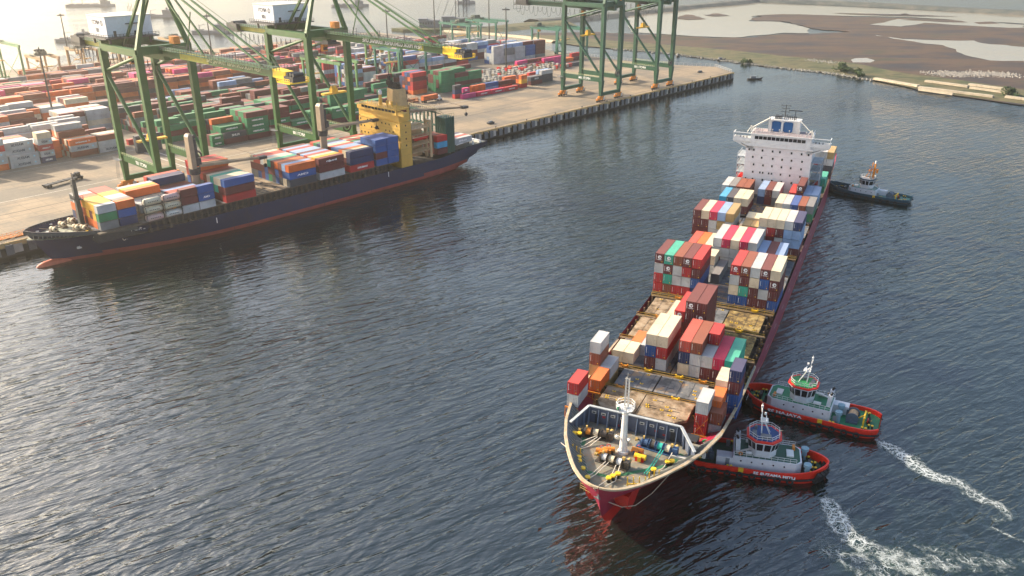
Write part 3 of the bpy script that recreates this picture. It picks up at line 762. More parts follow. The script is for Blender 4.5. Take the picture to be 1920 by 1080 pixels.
# foremost tan one is chamfered
for x0, x1, ch in ((5.4, 13.9, -1), (14.1, 24.2, 1)):
    b = MB(); z = BA
    pts = [(x0+(1.2 if ch < 0 else 0), -62.2), (x1-(2.2 if ch > 0 else 0), -62.2), (x1, -60.2), (x1, -53.4), (x0, -53.4), (x0, -60.2)]
    b.prism([(px_, py_) for px_, py_ in pts], z-.6, z-.02)
    rnd = random.Random(9)
    for _ in range(8):
        x = rnd.uniform(x0+1.2, x1-1.8); y = rnd.uniform(-61, -54.5); b.box(x-.34, x+.34, y-.2, y+.2, z-.03, z+.08, 1); b.box(x-.12, x+.12, y-.12, y+.12, z, z+.12, 2); b.box(x+.6, x+1.9, y-.05, y+.05, z-.02, z+.05, 2)
    b.build('hatch_cover', [M_HTAN, M_YEL, M_DARK], shipA)
    b = MB(); b.prism([(px_, py_) for px_, py_ in [(x0+1.2 if ch < 0 else x0, -64.3), (x1-(2.4 if ch > 0 else 0), -64.3), (x1-(2.2 if ch > 0 else 0), -62.25), (x0+(1.2 if ch < 0 else 0), -62.25)]], z-.7, z-.08)
    b.build('hatch_coaming', M_HGRY, shipA)
hatch(6.2, 14.7, -52.1, -44.6, M_HGRY); hatch(14.9, 25.2, -52.1, -44.6, M_HGRY)
for y0, y1, ml, mr in ((-42.2, -30.2, M_HGRY, M_HGRY), (-28.3, -16.6, M_HTAN, M_HYEL), (-13.9, -3.5, M_HTAN, M_HYEL)):
    for x0, x1, m in ((1.9, 10.6, ml), (10.8, 16.0, ml), (16.2, 21.4, M_HGRY if y0 > -20 else mr), (21.6, 30.6, mr)): hatch(x0, x1, y0, y1, m)
for y0 in (0, 12.9, 26.5, 43.3, 62, 78, 92.5):
    for x0, x1 in ((.2, 10.6), (10.8, 21.6), (21.8, 32.3)): hatch(x0, x1, y0-.1, y0+12.3, M_HGRY)
# coamings, cross decks and lashing bridges
b = MB()
for y0, y1 in ((-66, -63.5), (-53.2, -52.3), (-44.4, -42.4), (-30.0, -28.5), (-16.4, -14.1), (-3.3, -.3), (12.3, 12.7), (25.2, 26.3), (38.9, 43)): b.box(1.4 if y0 > -40 else 4.5, 31.0 if y0 > -40 else 27.6, y0, y1, 8.6, BA-.75)
b.build('cross_deck', M_DARK, shipA)
b = MB(); b2 = MB()
for y in (-53.1, -43.6, -29.2, -15.2, -1.6, 41.4):
    x0, x1 = (2.5, 27.8) if y < -40 else (.3, 32.2)
    b.box(x0, x1, y-.55, y+.55, BA-.55, BA-.35); b2.rail([(x0, y-.5, BA-.35), (x1, y-.5, BA-.35)], .95, .035, 2.2)
    if y > -10: b2.rail([(x0, y+.5, BA-.35), (x1, y+.5, BA-.35)], .95, .035, 2.2)
    x = x0+1.3
    while x < x1: b.box(x-.15, x+.15, y-.4, y+.4, 8.7, BA-.5); x += 2.5
b.build('lashing_bridge', mat('bridge_brown', (.13, .09, .05), .7, .2, 1, (.4, .2, .03), .5), shipA)
b2.build('handrail', mat('rail_ochre', (.55, .33, .04), .6), shipA)
for y, xs in ((-53.1, (8, 20)), (-43.6, (5.9, 11.4, 18.4, 23.6)), (-15.2, (6, 26)), (-1.6, (7.5, 27.5, 14)), (-29.2, (5, 29))):
    for i, x in enumerate(xs):
        b = MB(); b.box(-.55, .55, -.3, .3, 0, .5); b.box(-.9, -.55, -.15, .15, .1, .8); b.box(.55, .9, -.15, .15, .1, .8); b.build('hatch_jack', M_YEL if i % 3 else M_ORM, shipA, loc=(x, y, BA-.3))
# side fittings: posts and platforms outboard of the hatches
b = MB(); rnd = random.Random(11)
for side in (0, 1):
    y = -50
    while y < 100:
        x = (.9 if side == 0 else 31.6)
        b.box(x-.18, x+.18, y-.18, y+.18, 8.6, 10.6 + rnd.uniform(0, .8)); b.box(x-.5, x+.5, y-.1, y+.9, 9.4, 9.55)
        if rnd.random() < .45: b.box(x-.3, x+.3, y+1, y+1.6, 8.6, 9.6, 1)
        y += rnd.uniform(3.2, 4.6)
b.build('side_stanchion', [mat('stanchion_brown', (.17, .11, .06), .7, .2, 1, (.45, .25, .04), .5), M_YEL], shipA)
b = MB()
for s, x in ((0, 4.7), (1, 27.2)):
    for k in range(7): b.bar((x, -66+k*2.4, 8.6), (x, -66+k*2.4, BA-.8), .3)
    b.box(x-2.2 if s == 0 else x-.2, x+.2 if s == 0 else x+2.6, -66, -50, 8.6, 9.0)
b.build('side_platform', mat('platform_ochre', (.24, .14, .05), .8, .3, .8, (.1, .05, .02), .4), shipA)
# lashing stand under the foremost boxes
for x0, x1, y in ((0, 2.7, -64.9), (25.6, 28.6, -61.5), (-.1, 4.9, -57.2)):
    b = MB(); 
    for k in range(4): b.bar((x0+(x1-x0)*k/3, y-.15, 8.6), (x0+(x1-x0)*k/3, y-.15, BA-.1 if x0 < 20 else 9.4), .16)
    b.bar((x0, y-.2, BA-.2 if x0 < 20 else 9.3), (x1, y-.2, BA-.2 if x0 < 20 else 9.3), .18, .3)
    b.bar((x0, y-.2, 8.8), (x1, y-.2, BA+2.4 if x0 > 20 else BA-.2), .06); b.bar((x1, y-.2, 8.8), (x0, y-.2, BA+2.4 if x0 > 20 else BA-.2), .06)
    b.build('lashing_frame', M_ORM, shipA)
# ---- foremast
fm = MB(); fm.cyl((15.6, -75.0, FD), (15.6, -75.0, 20.6), .72, .42, 14)
fm.cyl((15.6, -75, FD), (15.6, -75, FD+.5), 1.1, 1.0, 14)
mast = fm.build('foremast', M_WHITE, shipA, smooth=False)
b = MB()
for k in range(8):
    t0 = 2*math.pi*(k+.5)/8; t1 = 2*math.pi*(k+1.5)/8; R = 1.75; c = (15.6, -75)
    a0 = (c[0]+R*math.cos(t0), c[1]+R*math.sin(t0), 20.2); a1 = (c[0]+R*math.cos(t1), c[1]+R*math.sin(t1), 20.2)
    b.quad((c[0], c[1], 20.2), a0, a1, (c[0], c[1], 20.2)); b.rail([a0, a1], 1.15, .045, 1.0); b.bar((c[0]+.4*math.cos(t0), c[1]+.4*math.sin(t0), 18.8), a0, .08)
b.build('platform', M_WHITE, mast)
b = MB()
for dx, dy in ((-.35, -.3), (.35, -.3), (.35, .3), (-.35, .3)): b.bar((15.7+dx, -74.8+dy, 20.3), (15.7+dx*.8, -74.8+dy*.8, 26.4), .12)
for k in range(9):
    z = 20.8+k*.65; b.bar((15.35, -75.1, z), (16.05, -75.1, z), .05); b.bar((16.05, -75.1, z), (16.05, -74.5, z+.3), .05)
b.bar((15.2, -75.1, 26.4), (16.2, -75.1, 26.4), .1); b.bar((15.7, -75, 26.4), (15.7, -75, 27.6), .07)
b.build('lattice_top', M_OFFW, mast)
b = MB(); [b.bar((16.35, -75.0+s*.2, FD), (16.1, -75.0+s*.2, 20), .05) for s in (-1, 1)]; [b.bar((16.35-.02*k, -75.2, FD+.5*k), (16.35-.02*k, -74.8, FD+.5*k), .04) for k in range(20)]; b.build('ladder', M_WHITE, mast)
b = MB(); b.cyl((14.9, -76.2, 20.6), (14.5, -76.5, 20.6), .34, .34, 10); b.box(14.7, 15.0, -76.2, -75.9, 20.2, 20.5); b.build('searchlight', M_GRN, mast)
b = MB()
for s in (-1, 1): b.bar((15.6, -75.1, 13.6), (15.6+s*1.1, -75.4, 14.1), .1); b.cyl((15.6+s*1.1, -75.4, 14.0), (15.6+s*1.35, -75.7, 13.8), .3, .3, 8)
b.build('deck_light', M_WHITE, mast)
# ---- winches
def winch(x, y, rz, drums, body, lab=None):
    w_ = empty('tmp', '', ''); 
    for p in ('label', 'category'): del w_[p]
    w_.name = 'mooring_winch'; w_.parent = shipA; w_.location = (x, y, FD); w_.rotation_euler = (0, 0, rz)
    b = MB(); tot = len(drums)*1.5; b.box(-tot/2-.9, tot/2+.9, -.9, .9, .02, .22, 0)
    for k in range(len(drums)+1): xx = -tot/2 + k*1.5; b.box(xx-.09, xx+.09, -.7, .7, .2, 1.5, 0); 
    b.cyl((-tot/2-1.1, 0, 1.1), (tot/2+1.1, 0, 1.1), .13, n=8, m=1); b.cyl((-tot/2-1.3, 0, 1.1), (-tot/2-.8, 0, 1.1), .38, .3, n=12, m=2); b.box(tot/2+.15, tot/2+1.15, -.55, .65, .2, 1.7, 0)
    b.cyl((tot/2+.6, .6, 1.2), (tot/2+.6, 1.5, 1.2), .4, n=10, m=2); b.box(tot/2-.3, tot/2+.2, -.1, .3, 1.6, 2.3, 2); b.box(-tot/2+.2, -tot/2+.5, -.2, .2, 1.5, 2.3, 2)
    b.build('winch_frame', [body, M_DARK, mat('ochre_gear', (.55, .36, .10), .6, .2, 2, (.2, .1, .04), .5)], w_)
    for k, dm in enumerate(drums):
        b = MB(); x0 = -tot/2 + k*1.5 + .16; b.cyl((x0, 0, 1.1), (x0+.1, 0, 1.1), .85, n=16, m=1); b.cyl((x0+1.08, 0, 1.1), (x0+1.18, 0, 1.1), .85, n=16, m=1); b.cyl((x0+.1, 0, 1.1), (x0+1.08, 0, 1.1), .68, n=16, m=0)
        b.build('rope_drum', [dm, body], w_, smooth=False)
    return w_
M_DR1 = mat('pale_rope', (.62, .52, .36), .9, .15, 4, bump=.03, bscale=12); M_DR2 = mat('teal_rope', (.03, .42, .32), .9, .15, 4, bump=.03, bscale=12); M_DR3 = mat('white_rope', (.6, .58, .55), .9, .15, 4)
M_WB = mat('winch_blue', (.04, .09, .19), .55, .2, 1.5); M_WD = mat('winch_dark', (.05, .045, .04), .6, .3, 1.5, (.3, .15, .04), .5)
winch(9.3, -72.3, .10, [M_ORM, M_DR1, M_WD], M_WD); winch(21.2, -71.6, -.10, [M_WB, M_WD, M_DR2, M_DR1], M_WB)
winch(15.0, -79.5, -.12, [M_DR3, M_DR1, M_DR3], M_WD)
# windlass and small red deck gear
for x, y, m1, rz in ((13.3, -76.4, M_WD, .4), (18.3, -74.4, M_WB, 0), (12.2, -77.4, M_YEL, .2), (19.3, -76.1, M_RED, 0)):
    b = MB(); b.box(-.8, .8, -.6, .6, 0, .9); b.cyl((-1.1, 0, .8), (1.1, 0, .8), .55, n=12, m=1); b.box(-.3, .3, -.9, -.5, .2, 1.2, 1); b.torus((0, .9, 1.1), .35, .06, 'y', m=2)
    b.build('windlass', [m1, M_ORM if m1 is not M_RED else M_YEL, M_RED], shipA, loc=(x, y, FD), rz=rz)
# bollards (yellow caps)
for x, y in ((6.3, -73.6), (5.4, -73.9), (9.5, -82.2), (8.6, -82.9), (9.0, -81.1), (16.1, -84.9), (16.6, -84.0), (17.2, -83.0), (10.9, -84.1), (24.4, -75.6), (25.1, -75.1), (22.7, -79.0), (12.6, -86.3)):
    b = MB(); b.cyl((0, 0, 0), (0, 0, .8), .38, n=12, m=1); b.cyl((0, 0, .8), (0, 0, 1.08), .52, .5, n=12, m=0); b.build('bollard', [M_YEL, M_BLK], shipA, loc=(x, y, FD))
# yellow roller / rope fences
for x, y, n_, dx, dy in ((6.1, -78.7, 4, .9, -.35), (19.5, -84.6, 4, .95, .45), (22.6, -81.6, 3, .7, .7)):
    b = MB()
    for k in range(n_):
        a_ = (k*dx, k*dy, 0); b.bar((a_[0], a_[1], 0), (a_[0], a_[1], 1.9), .16); b.bar((a_[0], a_[1], 1.0), (a_[0]+dx*.5, a_[1]+.5, .1), .1)
    b.bar((0, 0, .4), (dx*(n_-1), dy*(n_-1), .4), .16); b.build('fairlead_roller', M_YEL, shipA, loc=(x, y, FD))
b = MB()
for p in ([(10, -73.5, 1), (8.2, -76.5, .2), (6.6, -79, .3), (4.2, -78, .8)], [(10.6, -73.4, 1), (9.3, -76, .2), (7.4, -78.6, .4)], [(9.7, -73.2, 1), (7.2, -75.3, .2), (4.7, -75.6, .8)],
          [(14.0, -80.4, .9), (12.8, -84.2, .4), (11.9, -87.3, 1)], [(14.6, -80.4, .9), (13.4, -84.4, .4), (12.6, -87.6, 1)], [(16.1, -80.7, .9), (16.2, -84.3, .4), (15.3, -87.9, 1)], [(16.8, -80.6, .9), (17.3, -84.6, .4), (16.4, -87.7, 1)],
          [(24.5, -72.6, 1), (24.0, -76.5, .15), (23.2, -79.3, .3), (24.4, -78.6, .2)]): b.tube([(x, y, FD+z) for x, y, z in p], .085, 6)
b.build('mooring_rope', mat('mooring_rope', (.62, .56, .46), .9), shipA)
b = MB(); 
for dx in (0, .45): b.tube([(22.3+dx, -72.6, FD+1), (21.7+dx, -77, FD+.15), (21.3+dx, -80.2, FD+.3)], .10, 6)
b.build('teal_rope', M_DR2, shipA)
b = MB(); b.tube([(15.4, -91.1, 13.0), (17.0, -88.5, 9.0), (19.2, -86.2, 6.8), (21.2, -84.5, 6.6)], .07, 5); b.tube([(21.2, -84.5, 6.6), (23.5, -82.0, 8.3), (26.4, -78.4, 12.2)], .07, 5); b.build('messenger_line', M_ROPE, shipA)
# green walkway
b = MB(); z = FD+.006
for p, q in (((6.9, -70.3), (8.2, -78.5)), ((8.2, -78.5), (11.2, -83.6)), ((11.2, -83.6), (15.9, -83.4)), ((15.9, -83.4), (24.8, -75.3)), ((24.8, -75.3), (26.0, -70.9))):
    d = Vector((q[0]-p[0], q[1]-p[1], 0)).normalized(); n_ = Vector((-d.y, d.x, 0))*.42; P = Vector((*p, z)); Q = Vector((*q, z)); b.quad(P-n_, Q-n_, Q+n_, P+n_); z += .004
o = b.build('walkway_marking', mat('walkway_green', (.03, .13, .06), .8, .2), shipA)
for p in o.data.polygons:
    if p.normal.z < 0: p.flip()
b = MB(); b.box(24.3, 28.2, -72.9, -72.2, FD, FD+.5); b.box(29.2, 29.8, -68, -67.4, 8.6, 9.6); b.build('deck_locker', M_OFFW, shipA)
for x, y in ((28.9, -63.6),):
    b = MB(); b.torus((0, 0, .35), .7, .3, 'z', 12, 6); b.torus((0, 0, .8), .55, .25, 'z', 12, 6); b.build('coiled_net', mat('net_green', (.05, .35, .10), .9, .3, 3), shipA, loc=(x, y, 8.7))
b = MB(); b.rail([(15.2-3.0, -89.0, FD), (15.6, -90.2, FD), (18.6, -89.0, FD)], 1.4, .035, .8, rows=3); b.build('bow_rail', mat('rail_tan', (.4, .28, .1), .6), shipA)

# ---- accommodation block
HX0, HX1, HY = 4.0, 27.4, 107.0
b = MB(); b.box(HX0, HX1, HY, HY+12, 8.6, 28.6)
acc = b.build('accommodation_block', mat('superstructure_white', (.74, .70, .68), .5, .05, .3, (.45, .28, .2), .22), shipA)
b = MB()
for z in (13.4, 16.4, 19.4, 22.4, 25.4): b.box(HX0, HX1, HY-.03, HY+.01, z, z+.05)
b.build('plate_seam', mat('seam_grey', (.5, .46, .45), .7), acc)
def win(x, z, w_=.55, h_=.75):
    b = MB(); b.box(-w_/2, w_/2, -.05, .01, -h_/2, h_/2); b.box(-w_/2-.08, w_/2+.08, -.03, .01, -h_/2-.08, h_/2+.08, 1); b.build('window', [M_GLASS, M_OFFW], acc, loc=(x, HY-.02, z))
for x in (5.2, 6.9, 10.0, 13.6, 16.2, 20.3, 23.8, 26.2): win(x, 27.2)
for x in (6.8, 10.0, 14.0, 17.3, 20.6, 24.3): win(x, 24.5)
for x in (7.4, 10.8, 14.0, 17.4, 20.7, 24.3): win(x, 21.7)
for x in (7.4, 10.0, 11.0, 13.2, 14.2, 17.4, 20.7, 24.3): win(x, 18.9, .5, .7)
for x in (5.0, 7.6, 11.2, 14.6, 18.0, 21.6): win(x, 16.2)
for x in (5.5, 22.8, 26): win(x, 13.4)
# bridge
b = MB(); b.box(5.4, 26.6, HY-.5, HY+9, 29.4, 33.0); b.box(5.2, 26.8, HY-.9, HY+9.4, 33.0, 33.35); b.box(3.8, 27.6, HY-.5, HY+10, 28.6, 29.4)
br = b.build('wheelhouse', M_WHITE, shipA)
x = 6.8
for k in range(12):
    b = MB(); b.box(0, 1.28, -.06, .02, 0, 1.15); b.build('window', M_GLASS, br, loc=(x, HY-.53, 31.35)); x += 1.5
b = MB(); b.rail([(5.4, HY-.8, 33.35), (26.6, HY-.8, 33.35)], 1.0, .04, 1.6); b.rail([(5.4, HY-.8, 33.35), (5.4, HY+9, 33.35)], 1.0, .04, 2); b.rail([(26.6, HY-.8, 33.35), (26.6, HY+9, 33.35)], 1.0, .04, 2); b.rail([(3.9, HY-.5, 29.4), (28, HY-.5, 29.4)], .9, .035, 1.6); b.build('handrail', M_WHITE, br)
for s, xa, xb in ((-1, 5.4, -.9), (1, 26.6, 33.0)):
    b = MB(); lo, hi = min(xa, xb), max(xa, xb)
    b.box(lo, hi, HY-.3, HY+3.4, 29.9, 30.2); b.box(lo, hi, HY-.4, HY-.25, 30.2, 31.5); b.box(lo, hi, HY+3.4, HY+3.5, 30.2, 31.4); b.box(xb-.1, xb+.1, HY-.3, HY+3.4, 30.2, 31.5)
    b.bar((xa-s*.0, HY-.3, 33.2), (xb, HY-.3, 33.2), .35, .25); b.bar((xb, HY-.3, 31.2), (xb, HY-.3, 33.2), .22); b.bar((xb, HY-.3, 33.2), (xb, HY+3.3, 33.2), .25)
    b.poly([(xa-s*1.3, HY, 28.3), (xa-s*1.3, HY, 26.8), (xb-s*.3, HY, 29.9), (xa, HY, 29.9)]); b.poly([(xa, HY+.3, 29.9), (xb-s*.3, HY+.3, 29.9), (xa-s*1.3, HY+.3, 26.8), (xa-s*1.3, HY+.3, 28.3)]); b.bar((xa-s*1.3, HY+.15, 26.7), (xb-s*.3, HY+.15, 29.85), .3, .12)
    o = b.build('bridge_wing', M_WHITE, shipA)
    b = MB(); b.bar((xa+s*.6, HY-.02, 28.15), (xa+s*3.4, HY-.02, 29.3), .1, .55, side=(0, 1, 0)); b.build('wing_opening', mat('opening_brown', (.06, .04, .035), .8), o)
    b = MB(); [b.cyl((xa+s*(1.5+k*1.2), HY-.1, 31.2), (xa+s*(1.5+k*1.2), HY-.1, 32.1), .25, .15, 7) for k in range(3)]; b.build('wing_console', M_DARK, o)
# open side galleries to the right and left of the block
b = MB()
for z in (12, 15, 18, 21, 24): b.box(HX1+.05, 31.0, HY+1, HY+11, z, z+.15); b.rail([(31, HY+1, z+.15), (31, HY+11, z+.15)], 1, .05, 2); b.box(1.0, HX0-.05, HY+1, HY+11, z, z+.15); b.rail([(1, HY+1, z+.15), (1, HY+11, z+.15)], 1, .05, 2)
for y in (HY+1, HY+6, HY+11): b.bar((30.9, y, 8.6), (30.9, y, 24), .25); b.bar((1.1, y, 8.6), (1.1, y, 24), .25)
for k in range(4): b.bar((28+.4, HY+2, 12+3*k), (30.6, HY+8, 15+3*k), .5, .12)
b.build('side_gallery', mat('gallery_grey', (.30, .33, .36), .6, .2), shipA)
b = MB(); b.box(28.5, 30.4, HY+5.5, HY+11, 13.2, 15.4); b.cyl((29.4, HY+5, 14.6), (29.4, HY+11.2, 14.6), 1.1, 1.1, 10); b.build('lifeboat', M_RED, shipA)
b = MB(); b.cyl((2.2, HY+4, 14.6), (2.2, HY+11, 14.6), 1.2, 1.1, 10); b.bar((1.6, HY+2, 10), (3.4, HY+8, 19), .25); b.bar((.6, HY+6, 9), (3.6, HY+7, 20), .25); b.build('lifeboat', M_RED, shipA)
# funnels with blue faces in a white frame, monkey island gear
FY = 112.0
b = MB()
b.box(10.4, 11.5, FY-.2, FY+4, 33.35, 37.6); b.box(14.9, 15.6, FY-.2, FY+4, 33.35, 37.6); b.box(20.4, 21.5, FY-.2, FY+4, 33.35, 37.6); b.box(10.4, 21.5, FY-.3, FY+5, 37.4, 37.9); b.box(11.5, 20.4, FY+.3, FY+4, 33.35, 37.4)
fn = b.build('funnel_casing', M_WHITE, shipA)
for x0, x1 in ((11.6, 14.8), (15.7, 19.0)):
    b = MB(); r = .5; P = [(x0+r, 33.5), (x1-r, 33.5), (x1, 33.5+r), (x1, 37.3-r), (x1-r, 37.3), (x0+r, 37.3), (x0, 37.3-r), (x0, 33.5+r)]
    b.poly([(x, FY+.05, z) for x, z in P]); b.build('blue_panel', mat('funnel_blue', (.006, .10, .28), .4, .08), fn)
b = MB(); b.rail([(10.4, FY-.3, 37.9), (21.5, FY-.3, 37.9)], .9, .04, 1.5)
for k in range(6): b.cyl((16.3+k*.65, FY+2, 37.9), (16.3+k*.65, FY+2, 39.2), .2, .2, 8, m=1)
b.box(12.2, 14.6, FY+1, FY+3.6, 37.9, 39.0, 1); b.build('exhaust_pipe', [M_WHITE, M_DARK], fn)
b = MB(); b.cyl((15.7, FY+1, 37.9), (15.7, FY+1, 43.4), .22, .1, 8)
for z, w_ in ((39.6, 1.1), (40.8, 1.6), (42.0, 1.4), (43.0, 1.8)): b.bar((15.7-w_, FY+1, z), (15.7+w_, FY+1, z), .13); [b.bar((15.7+s*w_*.8, FY+1, z), (15.7+s*w_*.8, FY+1, z+.4), .09) for s in (-1, 1)]
b.build('signal_mast', M_DARK, shipA)
b = MB(); b.cyl((19.2, FY+1, 37.9), (19.2, FY+1, 41.3), .13, .1, 8); b.bar((16.8, FY+1, 41.4), (21.6, FY+1, 41.4), .25, .3); b.build('radar', M_DARK, shipA)
for s, xt, xb in ((-1, 10.9, 4.9), (1, 21.4, 26.2)):
    b = MB(); b.bar((xb, HY+2, 33.4), (xb, HY+2, 35.2), .5); b.bar((xb-s*.0, HY+2, 34.6), (xt, HY+4, 38.4), .65 if s < 0 else .25, .5 if s < 0 else .2); b.bar((xb-s*2, HY+1, 33.4), (xb, HY+2, 35.6), .15); b.bar((xb+s*1.2, HY+1, 33.4), (xb, HY+2, 35.6), .15); b.bar((xt, HY+3, 33.4), (xt, HY+4, 38.5), .15)
    b.build('davit_boom', M_OFFW, shipA)
b = MB()
for x in (7.4, 9.0, 12.5, 14.9, 18.4, 22, 24.4): b.bar((x, HY+1.2, 33.35), (x, HY+1.2, 35.0+.3*math.sin(x)), .12); b.box(x-.2, x+.2, HY+1, HY+1.4, 34.8, 35.1)
b.build('antenna', M_OFFW, shipA)
b = MB(); b.box(5.5, 26.5, HY-.4, HY+8.9, 33.36, 33.4); b.build('roof_deck', mat('roof_mauve', (.28, .22, .22), .8), br)
# side marks on the hull: pale draught lines
b = MB()
for k in range(11):
    y = -40 + k*13; z = 5.4 - .25*k*.3; h = rim_at(y)[0]
    b.quad((CX+h+.12, y, 7.0), (CX+h+.12, y+3.2, 7.0), (CX+h+.12, y+3.2, 7.22), (CX+h+.12, y, 7.22))
o = b.build('hull_mark', M_TXW, shipA)
# ================================================================ quay and yard ground
NE = -303.0
M_QUAY = None
def quay_material():
    m, nt, b, out = _new('quay_concrete'); L = nt.links.new
    geo = _n(nt, 'ShaderNodeNewGeometry'); mp = _n(nt, 'ShaderNodeMapping'); mp.inputs['Rotation'].default_value = (0, 0, D2R(QA)); L(geo.outputs['Position'], mp.inputs[0])
    # big slabs of different pours
    br = _n(nt, 'ShaderNodeTexBrick'); br.inputs['Scale'].default_value = 1; br.inputs['Brick Width'].default_value = 11; br.inputs['Row Height'].default_value = 7.5; br.inputs['Mortar Size'].default_value = .06
    br.inputs['Color1'].default_value = (.30, .225, .145, 1); br.inputs['Color2'].default_value = (.255, .195, .125, 1); br.inputs['Mortar'].default_value = (.13, .10, .07, 1); L(mp.outputs[0], br.inputs['Vector'])
    n1 = _n(nt, 'ShaderNodeTexNoise'); n1.inputs['Scale'].default_value = .035; n1.inputs['Detail'].default_value = 7; n1.inputs['Roughness'].default_value = .6; L(mp.outputs[0], n1.inputs['Vector'])
    r1 = _n(nt, 'ShaderNodeMapRange'); r1.inputs['From Min'].default_value = .45; r1.inputs['From Max'].default_value = .58; r1.inputs['To Max'].default_value = .8; L(n1.outputs['Fac'], r1.inputs['Value'])
    m1 = _n(nt, 'ShaderNodeMix', data_type='RGBA'); L(r1.outputs[0], m1.inputs['Factor']); L(br.outputs['Color'], m1.inputs['A']); m1.inputs['B'].default_value = (.135, .12, .095, 1)
    # tyre smears along the quay
    mp2 = _n(nt, 'ShaderNodeMapping'); mp2.inputs['Scale'].default_value = (.5, .012, 1); L(mp.outputs[0], mp2.inputs[0])
    n2 = _n(nt, 'ShaderNodeTexNoise'); n2.inputs['Scale'].default_value = 1; n2.inputs['Detail'].default_value = 4; L(mp2.outputs[0], n2.inputs['Vector'])
    r2 = _n(nt, 'ShaderNodeMapRange'); r2.inputs['From Min'].default_value = .5; r2.inputs['From Max'].default_value = .75; r2.inputs['To Max'].default_value = .6; L(n2.outputs['Fac'], r2.inputs['Value'])
    m2 = _n(nt, 'ShaderNodeMix', data_type='RGBA'); L(r2.outputs[0], m2.inputs['Factor']); L(m1.outputs['Result'], m2.inputs['A']); m2.inputs['B'].default_value = (.08, .07, .06, 1)
    n3 = _n(nt, 'ShaderNodeTexNoise'); n3.inputs['Scale'].default_value = .9; n3.inputs['Detail'].default_value = 6; L(mp.outputs[0], n3.inputs['Vector'])
    r3 = _n(nt, 'ShaderNodeMapRange'); r3.inputs['To Min'].default_value = .75; r3.inputs['To Max'].default_value = 1.25; L(n3.outputs['Fac'], r3.inputs['Value'])
    m3 = _n(nt, 'ShaderNodeMix', data_type='RGBA', blend_type='MULTIPLY'); m3.inputs['Factor'].default_value = 1; L(m2.outputs['Result'], m3.inputs['A']); L(r3.outputs[0], m3.inputs['B'])
    L(m3.outputs['Result'], b.inputs['Base Color']); b.inputs['Roughness'].default_value = .85
    return m
M_QUAY = quay_material()
qrz = -D2R(QA)
b = MB(); S1 = 577
b.prism([(NE, -420), (NE, S1), (-328, 594), (-356, 581), (-410, 574), (-464, 577), (-541, 592), (-614, 574), (-673, 575), (-722, 571), (-722, -420)], DZ-1.6, DZ)
struct(b.build('quay', M_QUAY, rz=qrz))
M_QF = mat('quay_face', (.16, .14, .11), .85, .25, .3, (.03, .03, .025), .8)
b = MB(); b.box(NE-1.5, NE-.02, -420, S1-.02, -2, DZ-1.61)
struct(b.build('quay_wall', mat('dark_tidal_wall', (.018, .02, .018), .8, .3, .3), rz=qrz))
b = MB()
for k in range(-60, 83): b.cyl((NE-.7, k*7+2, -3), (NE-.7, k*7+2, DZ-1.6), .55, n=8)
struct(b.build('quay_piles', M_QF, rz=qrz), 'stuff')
b = MB(); b.box(NE-.5, NE-.05, -420, S1, DZ+.002, DZ+.26); b.box(NE-.02, NE+.28, -420, S1, DZ-1.2, DZ-.05)
tag(b.build('quay_kerb', mat('kerb_ochre', (.50, .33, .13), .8, .2, .3, (.2, .12, .05), .5), rz=qrz), 'ochre yellow kerb beam running along the whole quay edge', 'kerb')
# crane rails and lane lines
b = MB()
for n_ in (-307.5, -337.7): b.box(n_-.22, n_+.22, -420, 570, DZ+.004, DZ+.03)
struct(b.build('crane_rail', mat('rail_groove', (.07, .055, .045), .7), rz=qrz))
b = MB()
for n_, a0, a1 in ((-372.0, 188, 560), (-400.4, -100, 190), (-355, -100, 300)): b.box(n_-.16, n_+.16, a0, a1, DZ+.005, DZ+.012)
for s_ in (168, 172.5): b.box(-400, -345, s_-.3, s_+.3, DZ+.013, DZ+.02)
struct(b.build('lane_marking', mat('worn_white_line', (.5, .47, .4), .8, .3, 2), rz=qrz))
# fenders and bollards
fm_ = MB(); fm_.box(0, 1.1, -1.0, 1.0, -3.1, 0.1); fm_.box(1.1, 1.3, -1.25, 1.25, -3.3, .2, 1); fme = fm_.mesh('fender', [M_BLK, mat('fender_panel', (.10, .11, .12), .7, .2, 1, (.3, .3, .28), .4)])
k = 0; s_ = -60
while s_ < 572:
    o = bpy.data.objects.new('fender', fme); COL.objects.link(o); o.location = fpos('Q', NE+.3, s_, DZ-.4); o.rotation_euler = (0, 0, qrz)
    tag(o, 'dark rubber fender with a flat panel hung on the quay face', 'fender', 'fenders along the quay face'); s_ += 7 if k % 2 else 4.2; k += 1
pm = MB(); pm.box(0, .25, -1.4, 1.4, -2.9, 0); pme = pm.mesh('p', [mat('pale_block', (.42, .39, .33), .85, .15)])
s_ = -57.5
while s_ < 572:
    o = bpy.data.objects.new('face_block', pme); COL.objects.link(o); o.location = fpos('Q', NE+.3, s_+4.6, DZ-.75); o.rotation_euler = (0, 0, qrz)
    tag(o, 'pale concrete block between the fenders of the quay face', 'concrete block', 'pale blocks along the quay face'); s_ += 11.2
bm_ = MB(); bm_.cyl((0, 0, 0), (0, 0, .6), .3, .25, 10); bm_.cyl((0, 0, .6), (0, 0, .8), .45, .4, 10); bme = bm_.mesh('bollard', [M_DARK])
s_ = 20
while s_ < 570:
    o = bpy.data.objects.new('quay_bollard', bme); COL.objects.link(o); o.location = fpos('Q', NE-1.4, s_, DZ)
    tag(o, 'small dark mooring bollard on the quay edge', 'bollard', 'bollards along the quay edge'); s_ += 25
